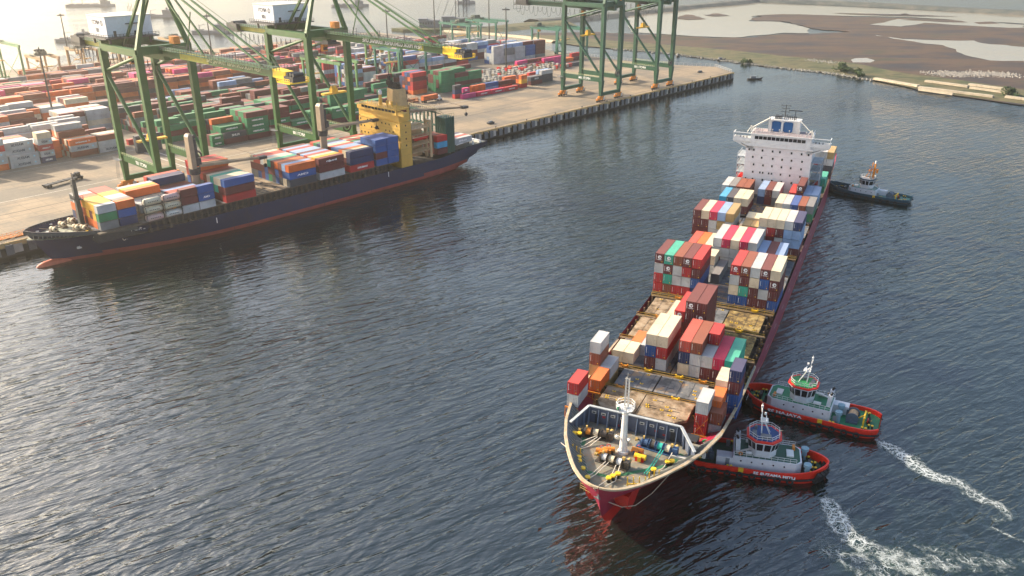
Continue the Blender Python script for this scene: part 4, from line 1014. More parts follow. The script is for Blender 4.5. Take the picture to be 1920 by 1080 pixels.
# fence posts round the far end
b = MB(); b.rail([(NE-1, S1-2, DZ), (-328, 592, DZ), (-356, 579, DZ), (-410, 572, DZ), (-464, 575, DZ)], 2.2, .07, 3.2)
tag(b.build('fence', mat('pale_fence', (.45, .42, .38), .7), rz=qrz), 'pale post fence round the far corner of the quay', 'fence')
b = MB(); b.box(-.5, .5, -2.5, 2.5, 0, .5); b.prism([(-.9, -1.9), (.9, -1.9), (.9, 2.1), (-.9, 2.1)], .35, 1.0); b.prism([(-.75, -1.2), (.75, -1.2), (.75, 1.2), (-.75, 1.2)], 1.0, 1.6, 1)
def car(s_, n_, lab, rz=0):
    e = empty('parked_car', lab, 'car', fpos('Q', n_, s_, DZ), qrz+rz, None)
    b = MB(); b.prism([(-.9, -2.2), (-.8, -2.35), (.8, -2.35), (.9, -2.2), (.95, 2.1), (.8, 2.3), (-.8, 2.3), (-.95, 2.1)], .3, .95); b.build('body', M_DARK, e)
    b = MB(); i = len(b.v); b.v += [(-.8, -1.6, .95), (.8, -1.6, .95), (.8, 1.5, .95), (-.8, 1.5, .95), (-.65, -1.0, 1.5), (.65, -1.0, 1.5), (.65, 1.0, 1.5), (-.65, 1.0, 1.5)]
    for q in ((4,5,6,7),(0,1,5,4),(1,2,6,5),(2,3,7,6),(3,0,4,7)): b.f.append(q); b.m.append(0)
    b.build('cabin', M_GLASS, e)
    for x in (-.9, .9):
        for y in (-1.4, 1.4): b = MB(); b.cyl((x-.1, y, .33), (x+.1, y, .33), .33, n=10); b.build('wheel', M_BLK, e)
car(325.5, -313.5, 'small dark car parked alone near the quay edge behind the moored ship'); car(560, -322, 'dark car parked near the far corner of the quay')

# ================================================================ light masts
def light_mast(s_, n_, h, lab):
    e = empty('light_mast', lab, 'lamp post', fpos('Q', n_, s_, DZ), qrz, 'tall floodlight masts in the yard')
    b = MB(); b.cyl((0, 0, 0), (0, 0, h), .6, .34, 8); b.cyl((0, 0, 0), (0, 0, .8), .8, .7, 8); b.build('pole', mat('pole_grey', (.04, .04, .035), .6), e)
    b = MB(); b.torus((0, 0, h-.6), 1.9, .22, 'z', 14, 5); [b.bar((0, 0, h-.6), (1.7*math.cos(t), 1.7*math.sin(t), h-.6), .1) for t in (0, 1.05, 2.1, 3.14, 4.2, 5.24)]; b.build('ring', M_DARK, e)
    for k in range(8):
        t = k*math.pi/4; b = MB(); c = Vector((2.1*math.cos(t), 2.1*math.sin(t), h-.8)); b.box(c.x-.55, c.x+.55, c.y-.45, c.y+.45, c.z-.35, c.z+.4); b.build('floodlight', M_DARK, e)
    b = MB(); b.cyl((0, 0, h-.2), (0, 0, h+.9), .35, .2, 8); b.build('cap', M_DARK, e)
light_mast(162.1, -482.5, 41, 'tall light mast standing in the container rows, nearer of the left pair')
light_mast(253.9, -695.1, 40, 'tall light mast farthest left against the hazy water')
light_mast(469.2, -435.0, 45, 'tall light mast right of centre, before the stacked wall')
light_mast(401.4, -490.3, 45, 'tall light mast above the boom of the second crane')
light_mast(295.7, -552.4, 45, 'tall light mast between the first two cranes')
light_mast(512, -560, 62, 'thin tall mast left of the two dark towers in the haze')
light_mast(560, -540, 64, 'thin tall mast right of the two dark towers in the haze')

# ================================================================ rubber tyred gantries
def rtg(s_, n0, n1, h, lab, m, spans=12, cabn=None):
    e = empty('yard_gantry_crane', lab, 'gantry crane', fpos('Q', n0, s_, DZ), qrz, 'yard gantry cranes')
    W = n1 - n0
    for x in (0, W):
        for y in (0, spans):
            b = MB(); b.bar((x, y, 1.5), (x, y, h), 1.1, 1.1, w2=1.3, h2=1.3); b.build('leg', m, e)
            b = MB(); b.cyl((x-.4, y-1.2, .8), (x+.4, y-1.2, .8), .8, n=10); b.cyl((x-.4, y+1.2, .8), (x+.4, y+1.2, .8), .8, n=10); b.build('wheel', M_BLK, e)
        b = MB(); b.bar((x, -2.5, 2.1), (x, spans+2.5, 2.1), 1.0, 1.1); b.build('sill_beam', m, e)
        b = MB(); b.bar((x, 0, h-3), (x, spans, 3), .3); b.bar((x, spans, h-3), (x, 0, 3), .3); b.build('bracing', m, e)
    for y in (0, spans):
        b = MB(); b.bar((-2, y, h+.6), (W+2, y, h+.6), 1.2, 1.7); b.rail([(-2, y-.7, h+1.45), (W+2, y-.7, h+1.45)], 1, .05, 3); b.build('girder', m, e)
    c = (cabn if cabn is not None else .3)*W
    b = MB(); b.box(c-3, c+3, -1, spans+1, h+1.5, h+2.1); b.box(c-2.4, c+2, spans*.25, spans*.75, h+2.1, h+4.6); b.cyl((c-1, 2, h+3), (c+1.5, 2, h+3), .9, n=10); b.rail([(c-3, -1, h+2.1), (c+3, -1, h+2.1)], 1.2, .06, 1.5); b.build('trolley', mat('trolley_dark', (.06, .08, .06), .7, .3, 1), e)
    b = MB(); b.box(c+2.2, c+4, .5, 2.6, h-2.2, h); b.build('cab', mat('cab_ochre', (.42, .22, .04), .6), e)
    zz = h*.55; b = MB(); b.box(c-1.2, c+1.2, spans/2-6, spans/2+6, zz, zz+.6); [b.bar((c+sx, spans/2+sy, zz+.6), (c+sx*.6, spans/2+sy*.5, h+.4), .06) for sx in (-1, 1) for sy in (-2.4, 2.4)]; b.build('spreader', mat('spreader_ochre', (.5, .28, .06), .6), e)
M_RTG = mat('gantry_green_pale', (.10, .24, .08), .6, .2, .6, (.25, .2, .1), .3)
M_RTGD = mat('gantry_green_deep', (.012, .13, .085), .6, .2, .6)
rtg(311, -466, -428, 22, 'pale green yard gantry behind the second crane', M_RTG, 13, .05)
rtg(383, -493, -467, 23, 'pale green yard gantry straddling the grey rows, far one of the pair', M_RTG, 8, .1)
rtg(370, -466.5, -441, 23, 'pale green yard gantry above the ship funnel, near one of the pair', M_RTGD, 24, .1)
rtg(552, -560, -524, 23, 'green yard gantry in the haze, farthest back', M_RTGD, 14, .12)
rtg(524, -565, -529, 22, 'second hazy green yard gantry, left behind the light mast', M_RTGD, 14, .5)
rtg(548, -478, -450, 22, 'deep green yard gantry left behind the third crane', M_RTGD, 8, .12)
rtg(566, -466, -440, 22, 'deep green yard gantry showing through the third crane legs', M_RTGD, 9, .2)
rtg(186, -672, -632, 26, 'hazy green gantry cut by the left edge of the picture', M_RTG, 14, .2)
for i, (s_, n_) in enumerate(((215, -668), (251, -690), (330, -700), (285, -705))):
    rtg(s_, n_, n_+26, 15, ['low hazy gantry left of the nearer left mast', 'low hazy gantry right of the nearer left mast', 'low hazy gantry behind the first crane', 'low hazy gantry beside the farthest left mast'][i], mat('gantry_ochre', (.35, .22, .10), .7), 12, .5)

# ================================================================ yard container rows
GY = 'containers in the stacking yard'
TY = 2.74
STUFF = {}
def stuff_box(k, x, y, z, L):
    b = STUFF.setdefault(k, MB()); b.box(x-1.2, x+1.2, y+.06, y+L-.06, z, z+2.66)
HERO = []
def ylab(k, side):
    pass
M_TX_MSK = mat('blue_grey_lettering', (.04, .06, .09), .7)
def side_text(o, s, L, m, size=1.2, width=None, z=1.3, y=None, bold=.02): o.marks.append(('t', s, size, m, (1.24, (L/2 if y is None else y), z), width, bold))
def star(o, y): o.marks.append(('s', y))
def star_mesh():
    b = MB(); pts = []
    for k in range(14):
        r = .62 if k % 2 == 0 else .28; t = k*math.pi/7; pts.append((1.245, r*math.cos(t), r*math.sin(t)))
    b.poly(pts); q = b.mesh('star_emblem', [mat('star_paint', (.35, .6, .7), .6)])
    if q.polygons[0].normal.x < 0: q.flip_normals()
    return q
def hero(s0, n1, cols, L, where, marks=None):
    "individual stack at the front of the yard; s0 = left end, n1 = front face; cols = paints bottom-up"
    n = len(cols)
    for i, k in enumerate(cols):
        lab = f'{CC[k][0]} yard container, {tierw(i, n)}, {where}'
        o = cont('Q', n1-1.21, s0, DZ+i*TY, L, k, lab, GY)
        mk = (marks or {}).get(i)
        if mk == 'M': side_text(o, 'MAERSK', L, M_TX_MSK, 1.5, L*.44, y=L*.45, bold=.03); star(o, L*.84)
        elif mk == 'E': side_text(o, 'EVERGREEN', L, M_TXW, 1.0, L*.52, bold=.04)
        elif mk == 'H': side_text(o, 'HAMBURG SÜD', L, M_TXW, 1.1, L*.6, bold=.03)
        elif mk == 'K': side_text(o, '< uununu', L, M_TXW, 1.1, L*.55, bold=.03)
        elif mk == 'A': side_text(o, 'KLINE', L, M_TXW, 1.4, L*.34, bold=.04)
        elif mk == 'O': side_text(o, 'ONE', L, M_TXW, 1.7, L*.3, bold=.05)
        elif mk == 'S': side_text(o, 'SAMUDERA', L, M_TXW, 1.1, L*.5, bold=.03)
    HERO.append((s0, s0+L, n1))
def fill(n_front, nrows, s0, s1, pal, lo, hi, seed, fronts=True, skip=(), base_h=None, individual=None, pitch=12.75, indlab='', emptyp=.06):
    rnd = random.Random(seed); s_ = s0; kk = 0
    while s_ + 12.2 <= s1:
        H = [rnd.randint(lo, hi) for _ in range(nrows)]
        if rnd.random() < .5: H = [max(lo, min(hi, H[0] + rnd.choice((0, 0, 0, -1, 1)))) for _ in H]
        for r in range(nrows):
            if (kk, r) in skip: continue
            n1 = n_front - r*2.62; h = 0 if rnd.random() < emptyp else H[r]; k0 = rnd.choice(pal)
            for t in range(h):
                k = k0 if rnd.random() < .35 else rnd.choice(pal)
                stuff_box(k, n1-1.21, s_, DZ+t*TY, 12.15)
        s_ += pitch; kk += 1
# foremost hero stacks, front row at n=-406 (left) and n=-377 (middle)
hero(88.0, -406, 'wcwm', 12.15, 'cut by the left edge, front row', {})
hero(101.6, -406, 'owwrw', 12.15, 'leftmost whole front pile', {1: 'M', 2: 'M', 4: 'M'})
hero(114.6, -406, 'ww', 12.15, 'low star-marked pair left of the narrow tower', {0: 'M', 1: 'M'})
hero(114.2, -408.7, 'wwww', 12.15, 'row behind the low star-marked pair', {3: 'M', 2: 'M'})
hero(127.5, -406, 'nwrwc', 6.05, 'short narrow tower in the front row', {0: 'S', 1: 'M', 2: 'K', 3: 'M'})
hero(127.5, -408.7, 'cwowc', 6.05, 'row behind the short narrow tower', {})
hero(140.6, -406, 'Bwo', 12.15, 'front pile under the arrow lettering', {1: 'M', 2: 'K'})
hero(140.2, -408.7, 'coc', 12.15, 'second row at the arrow lettering pile')
hero(140.2, -411.4, 'oco', 12.15, 'third row at the arrow lettering pile')
hero(139.4, -414.1, 'comB', 12.15, 'fourth row at the arrow lettering pile')
hero(139.4, -416.8, 'ococw', 12.15, 'fifth row at the arrow lettering pile')
hero(139.4, -419.5, 'cocog', 12.15, 'sixth row at the arrow lettering pile')
hero(153.4, -406, 'wwB', 12.15, 'front pile nearest the first crane leg', {0: 'M'})
hero(153.4, -408.7, 'woc', 12.15, 'second row nearest the first crane leg')
hero(153.4, -411.4, 'cmc', 12.15, 'third row nearest the first crane leg')
hero(165, -391.5, 'kkk', 12.15, 'lone dark pile by the first crane', {2: 'S'})
hero(169.6, -411.3, 'r', 2.6, 'small box alone by the dark pile')
# middle front
for i, r in enumerate(('mGGGm', 'mGmGG', 'GmGmG', 'mGGGm', 'GGmGG', 'GmGGG')): hero(215.4, -377-i*2.62, r, 12.15, f'{ORD[i]} row of the tall green block', {1: 'E', 2: 'E', 3: 'E'} if i == 0 else {})
for i, r in enumerate(('mmGm', 'mGmm', 'GmGm', 'mGmm')): hero(228.3, -377-i*2.62, r+('m' if i < 4 else ''), 12.15, f'{ORD[i]} row right of the tall green block', {2: 'E'} if i == 0 else {})
hero(202.4, -377, 'mk', 12.15, 'front pair left of the tall green block', {1: 'A'})
hero(202.2, -379.7, 'mGG', 12.15, 'second row left of the tall green block', {2: 'E'})
hero(202.2, -382.4, 'GmG', 12.15, 'third row left of the tall green block'); hero(202.2, -385.1, 'mGG', 12.15, 'fourth row left of tall green block')
hero(202.2, -387.8, 'GGmo', 12.15, 'fifth row left of the tall green block')
hero(195.6, -377, 'GG', 6.05, 'short green pair at the left end of the front row', {0: 'E', 1: 'E'}); hero(195.6, -379.7, 'mm', 6.05, 'maroon pair behind the short green one')
for j, (s_, rr) in enumerate(((241.4, ('mG', 'GG', 'mGm')), (254.2, ('mm', 'GGG', 'mGG')), (267, ('mGG', 'GmG', 'mm')), (279.8, ('mG', 'mGG', 'GGm')), (292.6, ('mm', 'mGG', 'GmG')), (305.4, ('Gm', 'Gmm', 'GmG')))):
    for i, r in enumerate(rr): hero(s_, -377-i*2.62, r, 12.15, f'{ORD[i]} row, {ORD[j]} bay right of the tall green block', {len(r)-1: 'E'} if r[-1] == 'G' and i == 0 else {})
# loose rows right of the moored ship
hero(365.8, -376.5, 'P', 12.15, 'left end of the low front string', {}); hero(378.6, -376, 'p', 12.15, 'low front string, second box', {0: 'S'}); hero(391.4, -375.4, 'p', 12.15, 'low front string, third box', {0: 'S'}); hero(404, -375, 'r', 12.15, 'low front string, right end', {0: 'S'})
hero(363.5, -381, 'rnk', 6.05, 'short pile behind the low string, left end'); hero(371, -381.5, 'kP', 6.05, 'short pink topped pile behind the low string', {1: 'O'})
hero(381.5, -383.5, 'oo', 12.15, 'orange pair behind the low string'); hero(394.5, -384, 'lb', 12.15, 'blue topped pair behind the low string')
hero(407, -383, 'rm', 12.15, 'red pair behind the right end of the low string')
for i, r in enumerate(('rYo', 'mom')): hero(421, -376.5-i*2.62, r, 6.05, f'short yellow banded tower, {ORD[i]} row')
for i, r in enumerate(('mk', 'kg')): hero(432.9, -378.5-i*2.62, r, 12.15, f'dark pile right of the banded tower, {ORD[i]} row', {1: 'A'} if i == 0 else {})
hero(446, -380, 'kkw', 12.15, 'dark pile beside the third crane legs'); hero(446, -383, 'mkl', 12.15, 'second row beside the third crane legs')
# trailer with an orange box near the ship stern
# procedural rows (hundreds more than one could follow)
L_ = 'wowcmoBrw'; M_ = 'GGmmGmGk'; F_ = 'wwmgwrlwmb'; R_ = 'mBomPmkBo'
fill(-411.4, 5, 88, 140, 'wowcmw', 3, 4, 1); fill(-414.1, 4, 152.4, 165.5, 'cowcm', 2, 4, 2)
fill(-435.5, 7, 60, 168, L_, 2, 4, 3); fill(-457.8, 6, 70, 156, L_, 4, 5, 4); 
fill(-457.8, 6, 157, 184, 'wwwcm', 4, 4, 44, emptyp=0)
fill(-482, 7, 80, 184, 'wcmowk', 3, 5, 5)
fill(-433, 8, 184, 310, 'mGkmBg', 2, 4, 6); fill(-402, 8, 182, 345, M_, 2, 4, 7); 
fill(-462, 6, 186, 345, 'kmBgGm', 1, 3, 8, emptyp=.12); fill(-388, 2, 254, 330, M_, 1, 2, 9)
fill(-510, 6, 95, 345, R_, 4, 5, 10); fill(-537, 6, 120, 345, 'PmBPokm', 3, 5, 11); fill(-563, 6, 140, 400, 'mBoPgm', 2, 4, 12); fill(-590, 6, 150, 430, 'mBGPgmr', 2, 3, 13); fill(-617, 6, 160, 460, 'mogBmw', 2, 3, 14); fill(-644, 5, 190, 480, 'mogBgw', 1, 3, 15)
fill(-487, 5, 186, 330, 'gmkBl', 2, 4, 16, emptyp=.12)
fill(-466, 6, 346, 376, F_, 4, 5, 17, emptyp=0); fill(-470, 6, 388, 470, F_, 4, 5, 18, emptyp=0); fill(-465, 4, 487, 560, 'mwwwlwbg', 4, 5, 19, emptyp=0)
fill(-494, 6, 346, 560, F_, 3, 5, 20); fill(-522, 6, 350, 545, F_, 2, 4, 21); fill(-550, 6, 405, 520, F_, 2, 5, 22); fill(-578, 6, 440, 520, 'mwwgm', 3, 4, 23)
fill(-402.4, 5, 372, 410, 'GGmGm', 4, 5, 24, emptyp=0); fill(-411, 5, 355, 368, 'mbbnro', 4, 5, 25, emptyp=0, pitch=13)
fill(-432, 4, 346, 420, 'Gmgkw', 2, 4, 26); fill(-392, 2, 421, 475, 'mrokP', 1, 2, 27); fill(-431, 3, 470, 560, 'mPrmok', 1, 2, 28); fill(-412, 1, 470, 545, 'mrPk', 1, 1, 29, emptyp=.3)
# truck park: white cabs and empty chassis nobody could count at this distance
rnd = random.Random(31); b = MB()
for r in range(7):
    for k in range(34):
        y = 398 + k*3.5 + rnd.uniform(-.8, .8); x = -398 - r*6.5 + rnd.uniform(-.8, .8)
        if rnd.random() < .2 or (r < 2 and y > 470): continue
        c = rnd.choice((0, 0, 0, 1, 2)); b.box(x-1.1, x+1.1, y-1, y+1, DZ+.6, DZ+3.1, c); b.box(x-5.5, x-1.3, y-.9, y+.9, DZ+.8, DZ+1.2, 3)
struct(b.build('truck_park', [mat('cab_white', (.36, .34, .30), .5), mat('cab_tan', (.20, .16, .10), .5), M_RED, M_DARK], rz=qrz), 'stuff')
# vehicles on the apron
def tractor(s_, n_, rz, L, lab, boxk=None):
    e = empty('terminal_tractor', lab, 'truck', fpos('Q', n_, s_, DZ), qrz+rz)
    b = MB(); b.box(-1.2, 1.2, -L/2, L/2-3.5, 1.0, 1.35); [b.box(-1.25, 1.25, -L/2+i*2.4, -L/2+i*2.4+.3, .9, 1.5) for i in range(int((L-3.5)/2.4)+1)]; b.build('trailer', M_DARK, e)
    b = MB(); b.box(-1.2, 1.2, L/2-3.4, L/2+.6, .6, 1.3); b.box(-1.15, .4, L/2-1.9, L/2, 1.3, 3.0); b.build('cab', M_DARK if boxk is None else M_WHITE, e)
    b = MB(); b.box(-1.17, -1.14, L/2-1.6, L/2-.4, 2.0, 2.8); b.box(-1, .3, L/2+.0, L/2+.03, 2.0, 2.8); b.build('window', M_GLASS, e)
    for y in (-L/2+1, -L/2+2.3, L/2-2.9, L/2-.2):
        for x in (-1.05, 1.05): b = MB(); b.cyl((x-.25, y, .5), (x+.25, y, .5), .5, n=10); b.build('wheel', M_BLK, e)
    if boxk:
        c, s2 = math.cos(rz), math.sin(rz)
        o = cont('Q', n_, s_, DZ+1.55, 12.13, boxk, 'orange container riding on the trailer behind the ship stern', GY); o.loc = fpos('Q', n_ + (L/2-1)*s2*1.0, s_-(L/2-.2)*c, DZ+1.5); o.rz = qrz+rz; o.keep = True
tractor(120.5, -365, D2R(16), 17, 'long dark flatbed tractor standing alone on the left apron')
tractor(347.8, -386, 0, 15, 'white terminal tractor pulling the orange container past the stern', 'o')
def cradle(s_, n_, lab, L=12):
    b = MB(); b.box(-1.2, 1.2, 0, L, .3, .8); [b.box(-1.3, 1.3, k*2.8, k*2.8+.3, 0, 1.3) for k in range(5)]; [b.bar((-1.1, k*2.8, 1.2), (-1.1, k*2.8, 2.2), .12) for k in range(5)]
    tag(b.build('flat_rack', mat('rack_rust', (.35, .16, .07), .7), loc=fpos('Q', n_, s_, DZ), rz=qrz), lab, 'flat rack')
cradle(330, -392, 'rust coloured flat rack behind the tractor'); cradle(335, -398, 'second rusty flat rack behind the first')

# ================================================================ far things in the haze
M_FAR = mat('far_grey', (.14, .15, .16), .8, .2, .05)
b = MB(); P = [(0, 0), (14, -12), (40, -14), (80, -8), (100, 4), (70, 18), (20, 16)]; b.prism(P, 0, 2.5)
struct(b.build('islet', M_GRASS, loc=(-135, 968, 0)))
def far_block(x, y, w_, d, h, lab):
    e = empty('quay_building', lab, 'building', (x, y, 2.4)); b = MB(); b.box(0, w_, 0, d, 0, h); b.box(-1, w_*.4, -.3, d+.3, h, h+1.6); b.build('wall', M_FAR, e)
    b = MB(); [b.box(k*3+1, k*3+2.4, -.08, 0, h*.45, h*.75) for k in range(int(w_/3)-1)]; b.build('window', M_DARK, e)
far_block(-104, 972, 22, 14, 8, 'low grey shed, left of the pair on the hazy islet'); far_block(-78, 976, 32, 12, 10, 'longer grey shed on the hazy islet beside the towers')
for x, y, h, lab in ((-62, 990, 120, 'left of the two tall dark towers on the hazy islet'), (-53, 992, 125, 'right of the two tall dark towers on the hazy islet')):
    e = empty('tower', lab, 'tower', (x, y, 1)); b = MB(); [b.bar((sx*2, sy*2, 0), (sx*1.2, sy*1.2, h), .5) for sx in (-1, 1) for sy in (-1, 1)]; [b.bar((-1.8, -1.8, z), (1.8, -1.8, z+5), .3) for z in range(2, h-8, 6)]; b.build('lattice', M_DARK, e); b = MB(); b.bar((0, 0, h*.45), (-22, 0, 0), .3); b.bar((0, 0, h*.6), (-30, 0, 0), .2); b.build('stay', M_DARK, e)
def far_ship(px, py, L, lab, rz=.1):
    p = at(px, py, 0); e = empty('cargo_ship', lab, 'ship', p, rz, 'cargo ships anchored in the haze')
    b = MB(); b.prism([(-L/2, -2), (-L/2+3, -6), (L/2-10, -6), (L/2, 0), (L/2-10, 6), (-L/2+3, 6), (-L/2, 2)], 0, 3.2); b.build('hull', M_FAR, e)
    b = MB(); b.box(L/2-20, L/2-8, -4, 4, 3.2, 7.5); b.box(L/2-20, L/2-12, -5, 5, 7.5, 9.2); b.box(L/2-16, L/2-14, -1, 1, 9.2, 12); b.build('bridge', M_FAR, e)
    b = MB(); [b.box(-L/2+6+k*11, -L/2+14+k*11, -3, 3, 3.2, 4.2) for k in range(int((L-28)/11))]; b.build('hatch', M_FAR, e)
    for k in (0, 1): b = MB(); b.bar((-L/2+10+k*15, 0, 3.2), (-L/2+10+k*15, 0, 9), .6); b.bar((-L/2+10+k*15, 0, 8), (-L/2+17+k*15, 0, 9.5), .4); b.build('derrick', M_FAR, e)
far_ship(170, 12, 72, 'smallest faint ship at the top left corner'); far_ship(146, 78, 44, 'faint ship beyond the farthest left mast'); far_ship(303, 32, 46, 'faint ship between the left crane house and its mast', .05); far_ship(398, 62, 46, 'faint ship right of the first crane stays')
far_ship(656, 12, 56, 'faint ship above the second crane boom'); far_ship(873, 6, 30, 'tiny faint ship beside the two towers', .05)
def skiff(px, py, L, lab, rz):
    e = empty('fishing_boat', lab, 'boat', at(px, py, 0), rz, 'small boats beyond the quay')
    b = MB(); i = len(b.v); b.v += [(-L/2, -.7, -.2), (-L/2, .7, -.2), (L*.3, .9, -.2), (L*.3, -.9, -.2), (L/2, 0, .2), (-L/2, -1.1, 1), (-L/2, 1.1, 1), (L*.3, 1.3, 1), (L*.3, -1.3, 1), (L/2+1, 0, 1.8)]
    for q in ((0,5,6,1),(1,6,7,2),(2,7,9,4),(4,9,8,3),(3,8,5,0),(5,8,7,6),(8,9,7)): b.f.append(q); b.m.append(0)
    b.build('hull', M_DARK, e); b = MB(); b.box(-L*.3, L*.05, -.8, .8, 1, 2.4); b.box(-L*.35, L*.1, -.95, .95, 2.4, 2.55); b.build('cabin', M_GREY, e); b = MB(); b.bar((L*.2, 0, 1), (L*.2, 0, 3.2), .15); b.build('post', M_DARK, e)
skiff(1415, 149, 11, 'small dark boat just off the far corner of the quay', .1); skiff(1352, 113, 8, 'tiny boat close under the far bank', .3); skiff(1271, 106, 3, 'tiny dark buoy-like boat left along the bank', .2)
# ================================================================ ship-to-shore cranes
WR, LR = -307.5, -337.7
def paint_crane(name, c): return mat(name, c, .5, .15, .3, (.30, .30, .05), .35)
M_CG = mat('crane_green', (.010, .085, .010), .5, .2, .25, (.05, .11, .01), .5)
M_CY = mat('crane_yellow_green', (.34, .32, .02), .55, .2, .4, (.08, .16, .02), .5)
M_CT = mat('crane_green_shaded', (.004, .065, .032), .5, .12, .25)  # same paint as crane_green, its shaded look put into the colour
M_HSE = mat('machinery_house_white', (.62, .64, .68), .55, .05, .4, (.4, .3, .2), .25)
def crane(s0, span, no, lab, green, up=False, far=False):
    """local frame: origin on the waterside rail at s0 (left leg), x towards the water, y along the quay"""
    e = empty('ship_to_shore_crane', lab, 'harbour crane', fpos('Q', WR, s0, DZ), qrz, 'ship-to-shore cranes on the quay')
    G = LR - WR; z0 = -DZ; H = lambda z: z - DZ
    Yc = span/2
    for x, nm in ((0, 'w'), (G, 'l')):
        for y in (0, span):
            b = MB(); d = 1 if y == 0 else -1
            b.bar((x, y, H(8.5)), (x, y, H(17.5)), 1.5, 1.7, w2=2.9, h2=2.4); b.bar((x, y, H(17.5)), (x, y, H(60.5)), 2.0, 2.2, w2=2.3, h2=2.6)
            b.bar((x, y, H(38)), (x, y, H(39)), 2.3, 2.5)
            b.build('leg', green, e)
        b = MB(); b.bar((x, -1, H(9.2)), (x, span+1, H(9.2)), 1.6, 1.9); b.build('sill_beam', green, e)
        for y in (0, span):
            b = MB(); 
            for k in range(4): yy = y - 3.6 + k*2.4; b.cyl((x-.45, yy, H(DZ+.6)), (x+.45, yy, H(DZ+.6)), .62, n=10, m=1)
            b.box(x-.6, x+.6, y-4.2, y-.4, H(5.9), H(6.9)); b.box(x-.6, x+.6, y+.4, y+4.2, H(5.9), H(6.9)); b.box(x-.7, x+.7, y-2.4, y+2.4, H(6.9), H(8.2)); b.box(x-.95, x-.5, y-3.2, y-1.8, H(5.6), H(7.4), 2); b.box(x+.5, x+.95, y+1.8, y+3.2, H(5.6), H(7.4), 2)
            b.build('bogie', [M_ORM, M_BLK, M_OFFW], e)
    for y in (0, span):
        b = MB(); b.bar((G, y, H(17.8)), (0, y, H(17.8)), 1.3, 2.6); pb = b.build('portal_beam', green, e)
        b = MB(); b.rail([(G+1, y-.9, H(19.1)), (-1, y-.9, H(19.1))], 1.1, .05, 1.6); b.build('handrail', mat('rail_pale_green', (.35, .42, .2), .6), pb)
        if y == 0: text('NPCT1 ' + no, 1.9, M_TXW, pb, (G*.42, -.68, H(17.8)), ON_NY, bold=.05)
        b = MB(); b.cyl((G, y, H(51.5)), (0, y, H(19.5)), .75, n=10); b.build('diagonal_brace', green, e)
        b = MB(); b.cyl((G, y, H(52)), (0, y, H(60)), .62, n=10); b.build('upper_brace', green, e)
        b = MB(); b.bar((G, y, H(61)), (0, y, H(61)), 2.0, 2.4); b.build('top_beam', green, e)
    for x in (0, G):
        b = MB(); b.bar((x, -.5, H(61.8)), (x, span+.5, H(61.8)), 2.2, 2.9); b.build('cross_beam', green, e)
    # girder (landside) and boom
    def girder(x0, x1, zz, name, tipy=False):
        b = MB()
        b.bar((x0, Yc, zz), (x1, Yc, zz), 2.4, 3.0)
        b.box(min(x0, x1), max(x0, x1), Yc-2.6, Yc-1.3, zz+.9, zz+1.05, 0); b.box(min(x0, x1), max(x0, x1), Yc+1.3, Yc+2.6, zz+.9, zz+1.05, 0)
        return b
    b = girder(G-45, 1.5, H(59.3), 'girder'); g = b.build('trolley_girder', [green, M_CY], e)
    b = MB(); b.bar((G-45, Yc, H(59.3)), (G-8, Yc, H(59.3)), 2.5, 2.1, m=0); b.build('backreach_panel', M_CY if not far else green, g)
    b = MB(); b.rail([(G-45, Yc-2.6, H(60.3)), (1, Yc-2.6, H(60.3))], 1.2, .06, 1.8); b.rail([(G-45, Yc+2.6, H(60.3)), (1, Yc+2.6, H(60.3))], 1.2, .06, 1.8); b.build('handrail', M_DARK, g)
    b = MB(); b.box(G-47, G-35, Yc-4.5, Yc+4.5, H(57.6), H(58.0)); b.cyl((G-41, Yc-3.4, H(60.6)), (G-41, Yc+3.4, H(60.6)), 1.6, n=12); b.box(G-46, G-37, Yc-3.6, Yc-1.6, H(58), H(61.2)); b.rail([(G-47, Yc-4.5, H(58)), (G-35, Yc-4.5, H(58))], 1.1, .06, 1.2); b.bar((G-47, Yc-4.5, H(54.8)), (G-47, Yc-4.5, H(61)), .15); b.bar((G-47, Yc+4.5, H(54.8)), (G-47, Yc+4.5, H(61)), .15); b.bar((G-47, Yc-4.5, H(54.8)), (G-47, Yc+4.5, H(54.8)), .15); b.build('backreach_platform', M_DARK, e)
    b = MB()
    def loops(xa, xb, n, zz, dp, r=.11):
        w_ = (xb-xa)/n
        for k in range(n):
            P = [(xa+w_*(k+t/8), Yc-3.0, zz - dp*(1-((t-4)/4)**4)*(.85+.3*math.sin(k*2.1))) for t in range(9)]; b.tube(P, r, 4)
    loops(G-46, -1, 20, H(57.4), 5.2); b.build('festoon_cable', mat('cable_black', (.03, .03, .03), .7), e)
    if not up:
        b = girder(1.5, 74, H(60.8), 'boom'); bo = b.build('boom', [green, M_CY], e)
        b = MB(); b.bar((14, Yc, H(60.8)), (34, Yc, H(60.8)), 2.5, 2.6) if not far and no == '107' else b.bar((60, Yc, H(60.8)), (63, Yc, H(60.8)), 2.5, 2.4); b.build('faded_panel', M_CY, bo)
        b = MB(); b.bar((74, Yc, H(60.8)), (81, Yc, H(60.4)), 3.0, 2.6); b.box(79, 86, Yc-3.5, Yc+3.5, H(58.6), H(59.0)); b.rail([(79, Yc-3.5, H(59)), (86, Yc-3.5, H(59))], 1.1, .07, 1); b.rail([(79, Yc+3.5, H(59)), (86, Yc+3.5, H(59))], 1.1, .07, 1); b.build('boom_tip', mat('tip_yellow', (.85, .55, .01), .5, .1), bo)
        b = MB(); b.box(81, 86, Yc-2.2, Yc+2.2, H(59.0), H(60.6)); [b.cyl((82.5+k, Yc-1.8, H(61.2)), (82.5+k, Yc+1.8, H(61.2)), .6, n=10) for k in (0, 1.6, 3)]; b.build('tip_sheave', M_DARK, bo)
